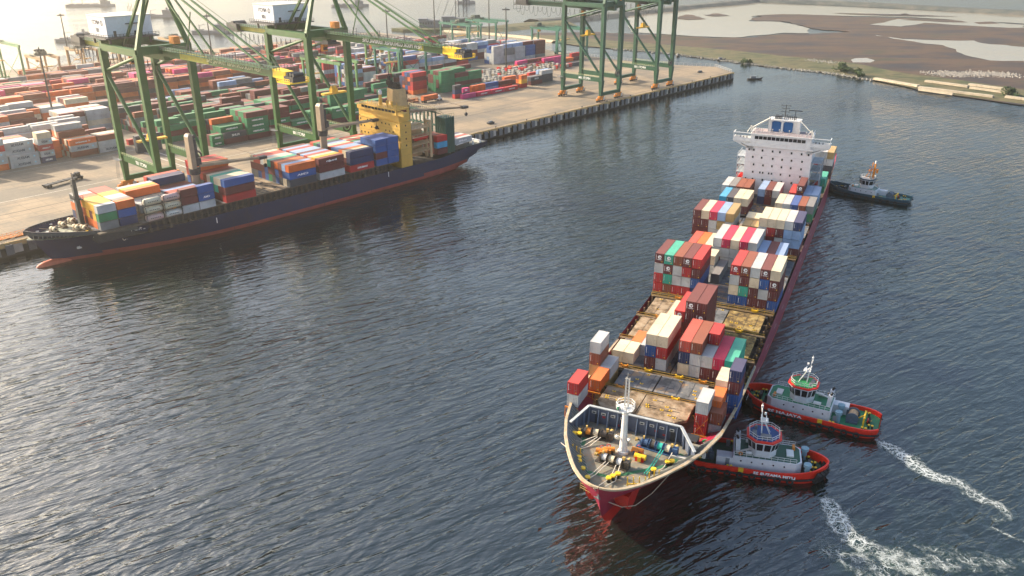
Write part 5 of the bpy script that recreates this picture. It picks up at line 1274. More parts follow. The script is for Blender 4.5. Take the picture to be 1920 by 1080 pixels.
        b = MB(); b.rail([(2, Yc-2.6, H(61.85)), (80, Yc-2.6, H(61.85))], 1.2, .06, 1.8); b.rail([(2, Yc+2.6, H(61.85)), (80, Yc+2.6, H(61.85))], 1.2, .06, 1.8); [b.bar((x, Yc-1, H(62)), (x, Yc-1, H(65.2)), .2) for x in (20, 22, 36, 37, 52)]; b.build('handrail', M_DARK, bo)
        if no == '108': text('NEW PRIOK CONTAINER TERMINAL ONE', 2.3, M_TXW, bo, (44, Yc-1.24, H(60.8)), ON_NY, width=36, bold=.06)
        else: text('NEW PRIOK CONTAINER TERMINAL ONE', 1.75, mat('faded_lettering', (.66, .66, .42), .7), bo, (50, Yc-1.24, H(60.8)), ON_NY, width=34, bold=.02)
        AP = H(88.5)
        for y in (Yc-3.2, Yc+3.2):
            b = MB(); b.bar((-.2, Yc+(y-Yc)*.4, AP), (33, y*.0+Yc+(y-Yc)*.6, H(62.5)), .5, .6); b.build('inner_stay', green, e)
            b = MB(); b.bar((-.2, Yc+(y-Yc)*.4, AP), (69, Yc+(y-Yc)*.6, H(62.5)), .5, .6); b.bar((0, Yc+(y-Yc)*.3, AP+1.2), (72, Yc+(y-Yc)*.5, H(64.5)), .12); b.build('outer_stay', green, e)
        b = MB(); b.bar((24, Yc, H(76)), (18, Yc, H(62.4)), .3); b.build('stay_strut', green, e)
    else:
        b = MB(); A = Vector((2, Yc, H(61.5))); B_ = A + Vector((math.cos(D2R(82))*76, 0, math.sin(D2R(82))*76)); b.bar(A, B_, 2.4, 2.5); b.build('boom', green, e)
        AP = H(88.5)
    # A-frame
    for y, yt in ((0, Yc-1.3), (span, Yc+1.3)):
        b = MB(); b.bar((0, y, H(62)), (-.8, yt, AP), 1.6, 1.6, w2=1.0, h2=1.0); b.build('a_frame_leg', green, e)
        b = MB(); b.bar((G+3, Yc+(y-Yc)*.25, H(61)), (-.8, yt, AP), .9, .9); b.build('backstay', green, e)
    b = MB(); b.bar((-.8, Yc-2.5, AP), (-.8, Yc+2.5, AP), 1.6, 1.6); b.build('apex_beam', green, e)
    # machinery house
    hx0, hx1, hy0, hy1 = G-10.5, G+5.5, .6, span-1.4
    b = MB(); b.box(hx0, hx1, hy0, hy1, H(64.6), H(71.8)); b.box(hx0-.2, hx1+.2, hy0-.2, hy1+.2, H(71.8), H(72.15), 1); hse = b.build('machinery_house', [M_HSE, M_OFFW], e)
    b = MB(); b.box(hx0-1.6, hx1+1.6, hy0-1.6, hy1+1.6, H(63.9), H(64.4)); b.rail([(hx0-1.6, hy0-1.6, H(64.4)), (hx1+1.6, hy0-1.6, H(64.4)), (hx1+1.6, hy1+1.6, H(64.4))], 1.2, .06, 1.4); [b.bar((x, y, H(61.5)), (x, y, H(64)), .7) for x in (hx0+1, hx1-1) for y in (hy0+1, hy1-1)]; b.build('house_platform', M_DARK, hse)
    b = MB(); b.box(hx1-.01, hx1+.05, 3.0, 4.1, H(64.7), H(66.8)); b.box(hx1, hx1+.7, 8, 14, H(69.0), H(69.3)); b.box(hx1, hx1+.5, 11, 14, H(64.7), H(66.4)); b.build('door', M_DARK, hse)
    cx = (hx0+hx1)/2; text('NPCT1', 2.2, M_TXK, hse, (cx-.8, hy0-.06, H(69.6)), ON_NY, bold=.02); text(no, 2.2, M_TXK, hse, (cx, hy0-.06, H(66.8)), ON_NY, bold=.02)
    b = MB(); b.torus((cx+4.6, hy0-.05, H(69.6)), .9, .14, 'y', 16, 4, sq=.3); b.bar((cx+4.6, hy0-.07, H(68.5)), (cx+4.6, hy0-.07, H(70.7)), .16, .04); b.build('round_emblem', M_TXK, hse)
    b = MB(); [b.bar((hx0+1.5+k*1.3, hy1-2, H(72.1)), (hx0+1.5+k*1.3, hy1-2, H(74.5+k % 2)), .12) for k in range(4)]; b.build('antenna', M_DARK, hse)
    b = MB(); b.box(-2, 1.5, Yc+3.5, Yc+6, H(63.2), H(65.8)); b.build('hoist_box', M_ORM, e)
    # trolley, cab, spreader
    tx = {'107': G+7, '108': 1.5}.get(no, G*.55) if not up else G*.62
    b = MB(); b.box(tx-3, tx+3, Yc-3, Yc+3, H(57.2), H(57.9)); b.box(tx-2, tx+2, Yc-2.2, Yc+2.2, H(57.9), H(58.6)); b.build('trolley', M_DARK, e)
    b = MB(); b.box(tx-4.6, tx-2.8, Yc-1.6, Yc+.8, H(53.8), H(56.6)); b.box(tx-4.7, tx-2.7, Yc-1.5, Yc+.7, H(54.4), H(55.6), 1); b.build('cab', [M_ORM, M_GLASS], e)
    zs = 24 if no == '107' else 36
    if up: zs = 42
    b = MB(); b.box(tx-1.3, tx+1.3, Yc-6, Yc+6, H(zs), H(zs+.7)); b.box(tx-1, tx+1, Yc-1.6, Yc+1.6, H(zs+.7), H(zs+2.4)); b.cyl((tx, Yc-1.2, H(zs+2.6)), (tx, Yc+1.2, H(zs+2.6)), .8, n=10); b.build('spreader', mat('spreader_yellow', (.75, .42, .03), .6, .2, 1, (.1, .05, .02), .5), e)
    b = MB(); [b.bar((tx+sx, Yc+sy, H(zs+2.4)), (tx+sx*1.3, Yc+sy*1.6, H(57)), .07) for sx in (-.8, .8) for sy in (-1.3, 1.3)]; b.build('hoist_rope', M_DARK, e)
    # stair zigzag on the landside left leg and cable reel
    b = MB()
    for k in range(14): z = H(20+2.7*k); sgn = 1 if k % 2 else -1; b.bar((G-1.9, .9+sgn*.8, z), (G-1.9, .9-sgn*.8, z+2.7), .5, .08, side=(1, 0, 0)); b.box(G-2.4, G-1.4, -.4, 2.2, z-.05, z+.02)
    b.build('stair', green, e)
    b = MB(); b.rail([(G-2.6, -3, H(17)), (G+1.5, -3, H(17))], 1.1, .05, 1); b.box(G-2.6, G+1.5, -3, -.9, H(16.9), H(17)); [b.bar((G-2.4+k*1.2, -2.8, H(9)), (G-2.0+k, -2.2, H(17)), .1) for k in range(3)]; b.build('access_stair', M_GREY, e)
    b = MB(); b.torus((1.6, span-4.5, H(20.6)), 2.0, .35, 'x', 20, 6); b.cyl((1.4, span-4.5, H(20.6)), (1.9, span-4.5, H(20.6)), 1.0, n=14); b.build('cable_reel', M_DARK, e)
    return e
crane(136.0, 19.8, '107', 'bright green quay crane farthest left, boom out over the bow of the moored ship', M_CG)
crane(208.6, 20.0, '108', 'bright green quay crane second from left, boom lettering above the ship funnel', M_CG)
crane(417.5, 18.6, '106', 'shaded green quay crane third from left, standing clear on the empty quay', M_CT, up=True, far=True)
crane(478.2, 18.2, '105', 'shaded green quay crane farthest right, nearest the quay end', M_CT, up=True, far=True)
# ================================================================ the moored blue ship
SB0 = 80.0; NB = -285.5
shipB = empty('container_ship', 'blue-hulled geared container ship moored at the quay under the green cranes, yellow bridge block', 'ship', fpos('Q', NB, SB0, 0), qrz)
GB = 'containers aboard the moored blue ship'
TB = 2.86; NS = -271.2   # centre line of the outermost column
def pileB(s0, c, cols, phrase, L=12.13, base=BB, marks=None, hide=0, n0=NS, tp=TB):
    n = len(cols)
    for i, k in enumerate(cols):
        if k == '.' or i < hide: continue
        o = cont('Q', n0 - c*2.5, s0, base + i*tp, L, k, f'{CC[k][0]} container, row {c+1} from water, {tierw(i, n)}, {phrase}', GB, door=(L < 7 and c > 0 and k not in 'wc'))
        mk = (marks or {}).get(i)
        if mk: side_text(o, mk, L, M_TXW, 1.0, L*.42, bold=.04)
def bayB(s0, rows, phrase, L=12.13, open_front=True, marks=None, **kw):
    for c, r in enumerate(rows):
        if not r: continue
        pileB(s0, c, r, phrase, L, marks=marks if c == 0 else None, hide=0 if (open_front or c == 0) else len(r)-1, **kw)
NSb = -274.0
bayB(98.5, ['gGw', 'oYY', 'omY', 'oYY', 'moY', 'omo', 'mos', 'mow', 'nog'], 'bay behind the green breakwater', L=6.0, n0=NSb)
bayB(104.9, ['nbo', 'wwg', 'YYw', 'YYw', 'ooY', 'YYY', 'sss', 'oos', 'wws'], 'second short bay from the bow', L=6.0, open_front=False, n0=NSb)
# tank containers, three high, two piles
def tank(s0, i, tint, lab):
    e = empty('tank_container', lab, 'tank container', fpos('Q', NS-.2, s0, BB+i*TB-.4), qrz, 'tank containers on the moored blue ship')
    b = MB(); b.cyl((0, .3, 1.3), (0, 5.75, 1.3), 1.12, n=16); b.cyl((0, .05, 1.3), (0, .3, 1.3), .7, 1.12, 16); b.cyl((0, 5.75, 1.3), (0, 6.0, 1.3), 1.12, .7, 16); b.build('tank', mat('tank_' + tint, {'cream': (.62, .56, .40), 'pink': (.6, .42, .38), 'white': (.66, .64, .58)}[tint], .45, .1, 1, (.3, .2, .12), .4), e, smooth=True)
    b = MB()
    for x in (-1.15, 1.15):
        for y in (.05, 6.0): b.bar((x, y, 0), (x, y, 2.6), .12)
        b.bar((x, 0, .06), (x, 6.05, .06), .12); b.bar((x, 0, 2.55), (x, 1.2, 2.55), .1)
    for y in (.05, 6.0): b.bar((-1.15, y, 2.55), (1.15, y, 2.55), .12); b.bar((-1.15, y, .06), (1.15, y, .06), .12); b.bar((-1.15, y, 0), (1.15, y, 2.6), .06)
    b.build('frame', M_DARK, e)
    b = MB(); [b.box(1.10, 1.16, 1.2+k*.62, 1.2+k*.62+.4, 1.2, 1.5) for k in range(6)]; b.build('lettering', M_DARK, e)
for j, s0 in enumerate((113.0, 119.6)):
    for i in range(3):
        tank(s0, i, ('pink', 'cream', 'cream') [i] if j == 0 else ('white', 'cream', 'pink')[i], f'{("cream" if (j, i) in ((0,1),(0,2),(1,1)) else "pinkish" if (j, i) in ((0,0),(1,2)) else "white")} tank container, {tierw(i, 3)}, {"left" if j == 0 else "right"} pile on the blue ship side')
bayB(112.3, [None, 'gg', 'ww', 'cw', 'gc', 'gmo', 'gmY', 'nnw', 'nn'], 'bay with the tanks', open_front=False)
bayB(112.3, [None]*9 + ['ws', 'ns'], 'bay with the tanks', open_front=False)
pileB(125.7, 0, 'wmm', 'bay with blue emblem box', L=6.0); pileB(132.0, 0, 'wbb', 'rear half, bay with blue emblem box', L=6.0, marks={1: 'CMA'})
bayB(125.6, [None, 'gn', 'Yc', 'ms', 'ss', 'ml', 'mm', 'mB', 'lgn'], 'bay with blue emblem box', open_front=True)
pileB(125.9, 9, 'nnn', 'bay with blue emblem box'); pileB(125.6, 10, 'wws', 'bay with blue emblem box')
bayB(142.2, ['rmb', 'mmc', 'mtc', 'mGt', 'mmc', 'mmB', 'mgs', 'bmso'], 'bay in front of the bare hatch', marks=None)
pileB(142.2, 8, 'nBor', 'bay in front of the bare hatch'); pileB(142.2, 9, 'bmsB', 'bay in front of the bare hatch'); pileB(142.2, 10, 'nbsr', 'bay in front of the bare hatch')
bayB(169.2, ['kbo', 'cbl', 'kmB', 'bbo', 'kmm', 'Gmt', 'bbc', 'mmw', 'bms', 'gms', 'gmc'], 'bay right of the bare hatch', marks={1: 'CMA'})
bayB(182.9, ['wmm', 'mmY', 'wmc', 'mms', 'wgl', 'mmm', 'gwl', 'bml', 'mms', 'nml', 'mnm'], 'third bay left of yellow bridge', open_front=False, marks={2: 'inujn'})
bayB(197.9, ['rnn', 'rmc', 'mmo', 'mol', 'mml', 'mms', 'nmc', 'nbl', 'Gbn', 'moG', 'mms'], 'second bay left of yellow bridge', open_front=True, marks={0: 'HAMBURG'})
for half, s0 in (('front', 211.3), ('rear', 217.6)):
    pileB(s0, 0, 'bmbb' if half == 'front' else 'bbbb', f'{half} half, blue bay by yellow bridge', L=6.0, tp=2.75)
bayB(211.3, [None, 'mbmb', 'nbmb', 'nbbb', 'mnb', 'mnl', 'bmG', 'mms', 'mmc', 'mms', 'bb'], 'blue bay by yellow bridge', open_front=False, tp=2.75)
pileB(246.0, .2 and 0, 'mCr', 'pile beside the orange post, aft', L=6.0, base=9.4); 
for c in (1, 2, 3): pileB(246, c, 'mmm', 'pile beside the orange post, aft', L=6.0, base=9.4)
bayB(258.8, ['w', 's', 'w', 'n'], 'stern deck of blue ship', base=11.0, n0=-274.5, marks={0: 'KLINE'})
# ---- hull
def stemB(z): return (6.6 - .55*max(z, 0)) if z > 0 else 6.6
RB = [(0, 13.0), (8, 12.2), (18, 11.2), (26, 10.6), (33, 10.2), (42, 7.6), (170, 7.4), (185, 9.0), (206, 9.6)]
def rimB(y): return 13.0 if y is None else lerp_tab(RB, y)
deckB = [(0, 0), (1, 2.1), (3, 4.3), (6, 6.4), (10, 8.6), (14, 10.3), (20, 12.2), (28, 13.7), (38, 14.8), (50, 15.1), (300, 15.1)]
wlB = [(0, 0), (6, 1.8), (14, 4.6), (24, 8), (36, 11), (50, 13.6), (64, 14.7), (80, 15), (300, 15)]
M_HB = mat('navy_hull_paint', (.012, .020, .060), .4, .15, .12, (.04, .03, .03), .5)
M_HBR = mat('faded_red_boot', (.28, .05, .035), .6, .2, .3, (.12, .06, .05), .5)
st2 = [0, .003, .008, .015, .025, .04, .055, .075, .1, .125, .15, .18, .22, .27, .33, .4, .5, .6, .7, .78, .84, .89, .93, .965, 1]
hb, rowsB = make_hull('hull', stemB, rimB, deckB, wlB, 150, .62, 0, 201, [M_HB, M_HBR], shipB, st2, [-5, -1, .02, .10, .18, .35, .5, .65, .8, .92, 1.0], 1.7)
# counter stern: lift the lower aft sections clear of the water
for v in hb.data.vertices:
    if v.co.y > 168:
        t = (v.co.y-168)/33; zmin = -1 + 7.2*t*t
        if v.co.z < zmin: v.co.z = zmin; v.co.x *= (1-.35*t)
for p in hb.data.polygons:
    c = p.center; p.material_index = 1 if c.z < 1.55 + (.9 if c.y > 150 else 0) else 0
# bulb
b = MB(); idx = []
for y, r in ((.5, .5), (1.4, 1.4), (3.2, 2.0), (6, 2.3), (10, 2.2), (16, 1.2)):
    idx.append(len(b.v)); b.v += [(r*.8*math.cos(2*math.pi*k/12), y, -.55 + r*math.sin(2*math.pi*k/12)) for k in range(12)]
for a_, c_ in zip(idx, idx[1:]):
    for k in range(12): j = (k+1) % 12; b.f.append((a_+k, c_+k, c_+j, a_+j)); b.m.append(0)
b.poly([b.v[idx[0]+k] for k in range(12)]); b.build('bulbous_bow', mat('bulb_orange', (.48, .11, .05), .6, .2, .5), shipB, smooth=True)
def hB(y): 
    d = y - stemB(13); return lerp_tab(deckB, d) * (1 - .38*(max(0, y-150)/51)**2*.45)
def deckpolyB(y0, y1, z, ins=.4, step=3):
    A_, B_ = [], []; y = y0
    while True:
        h = max(.05, hB(y)-ins); A_.append((h, y, z)); B_.append((-h, y, z))
        if y >= y1: break
        y = min(y1, y+step)
    return A_ + B_[::-1]
for nm, y0, y1, z, m in (('forecastle_deck', -.4, 27, 10.0, mat('deck_pale_green', (.30, .32, .24), .8, .2, .6, (.25, .14, .05), .6)), ('main_deck', 25, 178, 7.0, mat('deck_dark', (.06, .055, .05), .85, .2, .5)), ('poop_deck', 165, 200.6, 9.2, mat('deck_dark2', (.09, .10, .09), .85))):
    b = MB(); b.poly(deckpolyB(y0, y1, z)); o = b.build(nm, m, shipB)
    if o.data.polygons[0].normal.z < 0: o.data.flip_normals()
b = MB()
for s in (1, -1):
    for k in range(24):
        y = 1.2 + k*1.05; h = hB(y); z = rimB(y); b.quad((s*(h-.35), y, 10), (s*(h-1.3), y, 10), (s*(h-.55), y, z), (s*(h-.35), y, z)); b.quad((s*(h-.35), y+.12, z), (s*(h-.55), y+.12, z), (s*(h-1.3), y+.12, 10), (s*(h-.35), y+.12, 10))
b.build('bulwark_rib', mat('rib_grey', (.22, .22, .2), .7), shipB)
b = MB(); b2 = MB()
for s in (1, -1):
    pr_ = None
    for y in [-.9, -.6, 0, 1, 2.5, 4.5, 7, 10, 14, 18, 22, 26, 30]:
        h = 0 if y == -.9 else hB(y); z = rimB(y); P = (s*(h+.08), y, z); Q = (s*max(0, h-.3), y+.12, z); R_ = (Q[0], Q[1], z-1.4)
        if pr_: b.quad(*([pr_[0], P, Q, pr_[1]] if s > 0 else [pr_[1], Q, P, pr_[0]])); b2.quad(*([pr_[1], Q, R_, pr_[2]] if s > 0 else [pr_[2], R_, Q, pr_[1]]))
        pr_ = (P, Q, R_)
b.build('rail_capping', mat('capping_dark', (.10, .09, .08), .6), shipB); b2.build('bulwark_inside', mat('bulwark_dark', (.07, .075, .07), .7), shipB)
# coaming and lashing posts below the containers
b = MB(); b.box(-12.2, 12.2, 17, 140, 7.0, BB-.9); b.build('hatch_coaming', M_DARK, shipB)
b = MB()
for k in range(47):
    y = 34 + k*2.35; 
    if y > 142: break
    b.box(13.4, 13.7, y-.14, y+.14, 7.0, BB-.15); b.box(14.4, 14.6, y-.1, y+.1, 7.0, BB-.3)
    if k % 3 == 0: b.box(13.0, 14.8, y-.5, y+.4, 7.0, 8.4+.4*math.sin(k*2.0))
b.box(12.9, 15.0, 17, 142, BB-.5, BB-.1); b.rail([(14.9, 34, 7.2), (14.9, 142, 7.2)], 1.1, .05, 2.4)
b.build('lashing_post', mat('post_brown', (.09, .07, .05), .7, .3, 1, (.4, .3, .15), .3), shipB)
for y0, y1 in ((17.5, 31), (31.6, 45), (45.2, 58.6), (61.5, 74.6), (75.2, 88.6), (88.8, 102), (102.6, 116), (117.6, 130.6), (131, 144)):
    m = M_HTAN if y0 == 75.2 else M_HGRY
    for x0, x1 in ((-13.8, -4.8), (-4.6, 4.6), (4.8, 14.6)):
        if y0 < 31: x0, x1 = x0*.7, x1*.8
        b = MB(); b.box(x0, x1, y0, y1, BB-.6, BB-.03)
        if y0 == 75.2: [b.box(x0+.3, x1-.3, y0+1+k*2, y0+1.2+k*2, BB-.05, BB+.05, 1) for k in range(6)]; [b.box(x0+2+k*2, x0+2.5+k*2, y0+2+(k*3.7) % 9, y0+3+(k*3.7) % 9, BB, BB+.25, 1) for k in range(3)]
        b.build('hatch_cover', [m, M_DARK], shipB)
# green breakwater and foremast
b = MB(); P = [(-10.6, 22.5), (-6.5, 20.8), (6.0, 20.2), (11.6, 21.8), (11.6, 24)]
for (x0, y0), (x1, y1) in zip(P, P[1:]): b.quad((x0, y0, 10), (x1, y1, 10), (x1, y1, 14.2), (x0, y0, 14.2)); b.quad((x1, y1+.2, 10), (x0, y0+.2, 10), (x0, y0+.2, 14.2), (x1, y1+.2, 14.2)); b.quad((x0, y0, 14.2), (x1, y1, 14.2), (x1, y1+.2, 14.2), (x0, y0+.2, 14.2))
b.build('breakwater', mat('breakwater_green', (.06, .26, .05), .55, .15, .5, (.3, .2, .1), .3), shipB)
b = MB(); b.bar((0, 17.4, 10), (0, 17.4, 26.5), 2.0, 1.6, w2=1.3, h2=1.1); fmB = b.build('foremast', mat('mast_dark', (.05, .055, .05), .6, .2, 1), shipB)
b = MB(); b.box(-2, 2, 16.2, 18.8, 19.6, 19.8); b.rail([(-2, 16.2, 19.8), (2, 16.2, 19.8), (2, 18.8, 19.8)], 1.2, .07, .8); b.bar((0, 17.4, 26.5), (0, 17.4, 28.6), .3); b.bar((-.3, 17.4, 26), (1.6, 17.4, 28.6), .25); b.box(1.2, 2.2, 17, 17.8, 27.6, 28.6); b.rail([(-1, 16.8, 23.8), (1, 16.8, 23.8)], 1, .06, 1); b.build('platform', M_DARK, fmB)
M_WBR = mat('winch_brown', (.12, .09, .06), .7, .3, 1.5, (.3, .18, .06), .6)
for x, y, m in ((-4.2, 12.6, M_WBR), (2.2, 14.6, M_WBR), (-1.0, 8.6, M_WD), (4.6, 16, M_WBR), (-6, 16.2, M_WBR)):
    b = MB(); b.box(-1.6, 1.6, -1, 1, .02, .4); b.cyl((-1.7, 0, 1.2), (1.7, 0, 1.2), .3, n=8); [b.cyl((xx, 0, 1.2), (xx+.9, 0, 1.2), .8, n=14, m=1) for xx in (-1.2, .3)]; b.box(-.4, .4, .6, 1.4, .3, 1.9); b.build('mooring_winch', [m, M_DR1], shipB, loc=(x, y, 10), rz=.2)
for x, y in ((-2.6, 4.2), (2.4, 5.0), (-1, 3.0), (6.8, 10.5), (7.4, 11.6), (-6.9, 10), (0.4, 6.2), (9.3, 15.2)):
    b = MB(); b.cyl((0, 0, 0), (0, 0, 1.0), .4, n=10, m=1); b.cyl((0, 0, 1.0), (0, 0, 1.2), .5, n=10, m=0); b.build('bollard', [M_YEL if x > 5 else M_OFFW, M_BLK], shipB, loc=(x, y, 10))
b = MB(); [b.tube([(x, y, 10.9), (x*1.5, y-3, 10.3), (x*1.8, y-6, 11.2)], .1, 5) for x, y in ((-3, 11.5), (2.5, 12), (-1.5, 8), (4, 14))]; b.build('mooring_rope', M_ROPE, shipB)
b = MB(); b.rail([(6, 18.6, 10), (10.2, 18.8, 10)], 1.1, .06, 1); b.box(4.5, 7.5, 17.6, 18.4, 10, 10.5); b.build('deck_rail', M_YEL, shipB)
# name on the bow and marks on the hull side
def hullx(y, z):
    ys = stemB(z); zr = rimB(y); t = (z/zr)**1.7; return (1-t)*lerp_tab(wlB, y-ys) + t*lerp_tab(deckB, y-ys)
nm_ = 'LADY OF LUCK'
for i, ch in enumerate(nm_):
    if ch == ' ': continue
    y = 32.2 - i*1.35; z = 8.9; x = hullx(y, z); x2 = hullx(y-.7, z); x3 = hullx(y, z-.7)
    text(ch, 1.45, mat('name_white', (.6, .6, .58), .7), shipB, (x+.16, y, z), (D2R(90) - math.atan2(x-x3, .7)*.9, 0, D2R(90) - math.atan2(x-x2, .7)), bold=.03)
b = MB(); y, z = 26.5, 5.6; x = hullx(y, z)+.12; b.torus((x, y, z), .55, .13, 'x', 14, 5, sq=.4); b.bar((x, y+.9, z-.5), (x, y+1.6, z+.5), .16); b.build('thruster_mark', M_OFFW, shipB)
for y, z, h, w_ in ((57.5, 4.6, 2.0, .3), (137.5, 5.2, 2.2, .3)):
    b = MB(); b.box(15.02, 15.16, y, y+w_, z, z+h); b.build('draught_mark', M_TXW, shipB)
b = MB(); y, z = 13.5, 4.8; x = hullx(y, z); b.box(x-.5, x+.35, y-.7, y+.7, z-.5, z+.3); b.bar((x+.4, y, z+.4), (x+.4, y, z+1.6), .2); b.build('anchor', M_OFFW, shipB)
for y in (20.5, 31, 12, 4):
    b = MB(); x = hullx(y, rimB(y)*.93); b.box(x-.2, x+.12, y-.35, y+.35, rimB(y)-1.2, rimB(y)-.7); b.build('fairlead', M_OFFW, shipB)
b = MB(); [b.box(15.03, 15.1, y, y+.12, .3, 7.2) for y in (64, 104, 70, 128)]; b.build('hull_seam', M_DARK, shipB)
# deck cranes with jibs laid aft
M_CB = mat('deck_crane_cream', (.27, .21, .14), .55, .15, .5, (.3, .2, .12), .35)
def deck_crane(y, zc, zt, jy, jz, lab=None, jx=0):
    r_ = bpy.data.objects.new('deck_crane', None); COL.objects.link(r_); r_.parent = shipB; r_.location = (0, y, 0)
    b = MB(); b.cyl((0, 0, 7.5), (0, 0, zc), 1.45, n=14); b.build('pedestal', M_CB, r_)
    b = MB(); b.cyl((0, 0, zc), (0, 0, zc+2.2), 1.9, 2.1, 14); b.build('slew_ring', M_DARK, r_)
    b = MB(); b.box(-1.5, 1.5, -1.5, .3, zc+2.2, zt-1); i = len(b.v); b.v += [(-1.5, -1.5, zt-1), (1.5, -1.5, zt-1), (1.5, .3, zt-1), (-1.5, .3, zt-1), (-1.1, -.9, zt), (1.1, -.9, zt), (1.1, .2, zt), (-1.1, .2, zt)]
    for q in ((4,5,6,7),(0,1,5,4),(1,2,6,5),(2,3,7,6),(3,0,4,7)): b.f.append(tuple(i+j for j in q)); b.m.append(0)
    b.build('tower', M_CB, r_)
    b = MB(); b.box(-1.3, 1.3, .3, 1.5, zc+3, zt-2.2); b.cyl((-1.4, .9, zt-1.2), (1.4, .9, zt-1.2), .7, n=10); b.box(.2, 1.7, .5, 2.2, zc+3.5, zc+6); b.build('crane_cab', M_DARK, r_)
    b = MB(); [b.bar((sx*1.3, 1.4, zc+3.1), (jx+sx*.5, jy-y, jz), .7, 1.1, w2=.5, h2=.7) for sx in (-1, 1)]; [b.bar((-1.3+.05*k*8/8, 1.4+(jy-y-1.4)*k/8, zc+3.1+(jz-zc-3.1)*k/8), (1.3-.05*k, 1.4+(jy-y-1.4)*k/8, zc+3.1+(jz-zc-3.1)*k/8), .3) for k in range(1, 8)]; b.build('jib', M_CB, r_)
    b = MB(); b.box(jx-1.1, jx+1.1, jy-y-1.5, jy-y+1.8, jz-.6, jz+.5); [b.bar((sx*.4, .8, zt-1), (jx+sx*.4, jy-y, jz+.3), .09) for sx in (-1, 1)]; b.bar((jx, jy-y+1.2, jz), (jx, jy-y+1.2, jz-3), .12); b.cyl((jx-.3, jy-y+1.2, jz-3.4), (jx+.3, jy-y+1.2, jz-3.4), .8, n=10); b.build('hook_block', M_DARK, r_)
    return r_
deck_crane(59.7, 19.6, 34.6, 87.5, 20.6); deck_crane(116.8, 24.2, 37.4, 143.6, 26.4); deck_crane(160.5, 24.5, 37, 184.5, 28.0, jx=14)
# ---- yellow accommodation block
M_YB = mat('superstructure_yellow', (.60, .36, .06), .5, .06, .4, (.4, .25, .08), .25)
HYB = 146.0
b = MB(); b.box(-13.6, 14.2, HYB, HYB+6.2, 7.2, 26.5); ab = b.build('accommodation_block', M_YB, shipB)
b = MB(); [b.box(-13.62, 14.22, HYB-.03, HYB+6.23, z, z+.08) for z in (12.3, 15.2, 18.0, 20.9, 23.7)]; b.build('plate_seam', mat('seam_brown', (.32, .2, .07), .7), ab)
for z in (25.2, 22.3, 19.5, 16.6, 13.7):
    for k in range(11):
        if (k*7+int(z)) % 4 == 0: continue
        b = MB(); b.box(-.3, .3, -.06, .02, -.35, .35); b.build('window', M_GLASS, ab, loc=(-12.4+k*2.45, HYB-.01, z))
for z in (25.2, 22.3, 19.5, 16.6): b = MB(); b.box(-.02, .06, -.3, .3, -.35, .35); b.build('window', M_GLASS, ab, loc=(14.21, HYB+3.2, z))
b = MB(); b.box(-15.0, 12.2, HYB+1.2, HYB+7.5, 26.5, 29.4); b.box(-15.3, 19.2 if False else 16.2, HYB+.6, HYB+3.4, 29.4, 30.9); b.box(-12.5, 12.0, HYB+.3, HYB+7.5, 29.4, 32.0); wh = b.build('wheelhouse', M_YB, shipB)
b = MB(); [b.box(-11.6+k*2.3, -11.6+k*2.3+1.9, HYB+.22, HYB+.31, 30.4, 31.4) for k in range(10)]; b.box(12.0, 12.06, HYB+1, HYB+6, 30.4, 31.4); b.build('bridge_window', M_GLASS, wh)
b = MB(); b.rail([(-12.5, HYB+.3, 32), (12, HYB+.3, 32), (12, HYB+7.5, 32)], 1.1, .07, 1.3); b.rail([(-15.3, HYB+.6, 30.9), (16.2, HYB+.6, 30.9)], .9, .06, 1.3); b.build('handrail', M_YB, wh)
b = MB(); b.cyl((-1.5, HYB+3, 32), (-1.5, HYB+3, 36.6), .9, .6, 8); b.cyl((-1.5, HYB+3, 37.6), (-1.5, HYB+3, 38.6), .9, .4, 10, m=1); b.cyl((-1.5, HYB+3, 36.6), (-1.5, HYB+3, 37.6), .8, .9, 10, m=1); [b.bar((x, HYB+2.5, 32), (x, HYB+2.5, 34+x*.05), .25) for x in (-10, -7, 4, 7, 10)]; [b.cyl((x, HYB+3.6, 32), (x, HYB+3.6, 34.4), .4, .6, 8) for x in (2.4, 5.4)]; b.build('radar_dome', [M_YB, M_WHITE], shipB)
# side walls and lifeboat gallery aft of the block
M_TAN = mat('gallery_tan', (.52, .36, .19), .6, .12, .5)
b = MB()
for z in (12.4, 15.6, 19, 22.6): b.box(8.5, 14.6, HYB+6.3, HYB+17, z, z+.3); b.rail([(14.5, HYB+6.3, z+.3), (14.5, HYB+17, z+.3)], 1.1, .06, 1.5)
b.box(14.3, 15.0, HYB+16.2, HYB+17.4, 9, 25.0); b.box(11.3, 12.2, HYB+16.2, HYB+17.4, 9, 25.6); b.box(11.3, 15, HYB+16.2, HYB+17.4, 24.6, 25.6); b.box(6.0, 8.5, HYB+6.2, HYB+17, 9, 23.5)
b.build('boat_gallery', M_TAN, shipB)
b = MB(); b.cyl((13.2, HYB+8.8, 18.4), (13.2, HYB+15.4, 18.4), 1.25, n=12); b.cyl((13.2, HYB+7.6, 18.6), (13.2, HYB+8.8, 18.4), .5, 1.25, 12); b.cyl((13.2, HYB+15.4, 18.4), (13.2, HYB+16.4, 18.6), 1.25, .5, 12); b.build('lifeboat', M_RED, shipB, smooth=True)
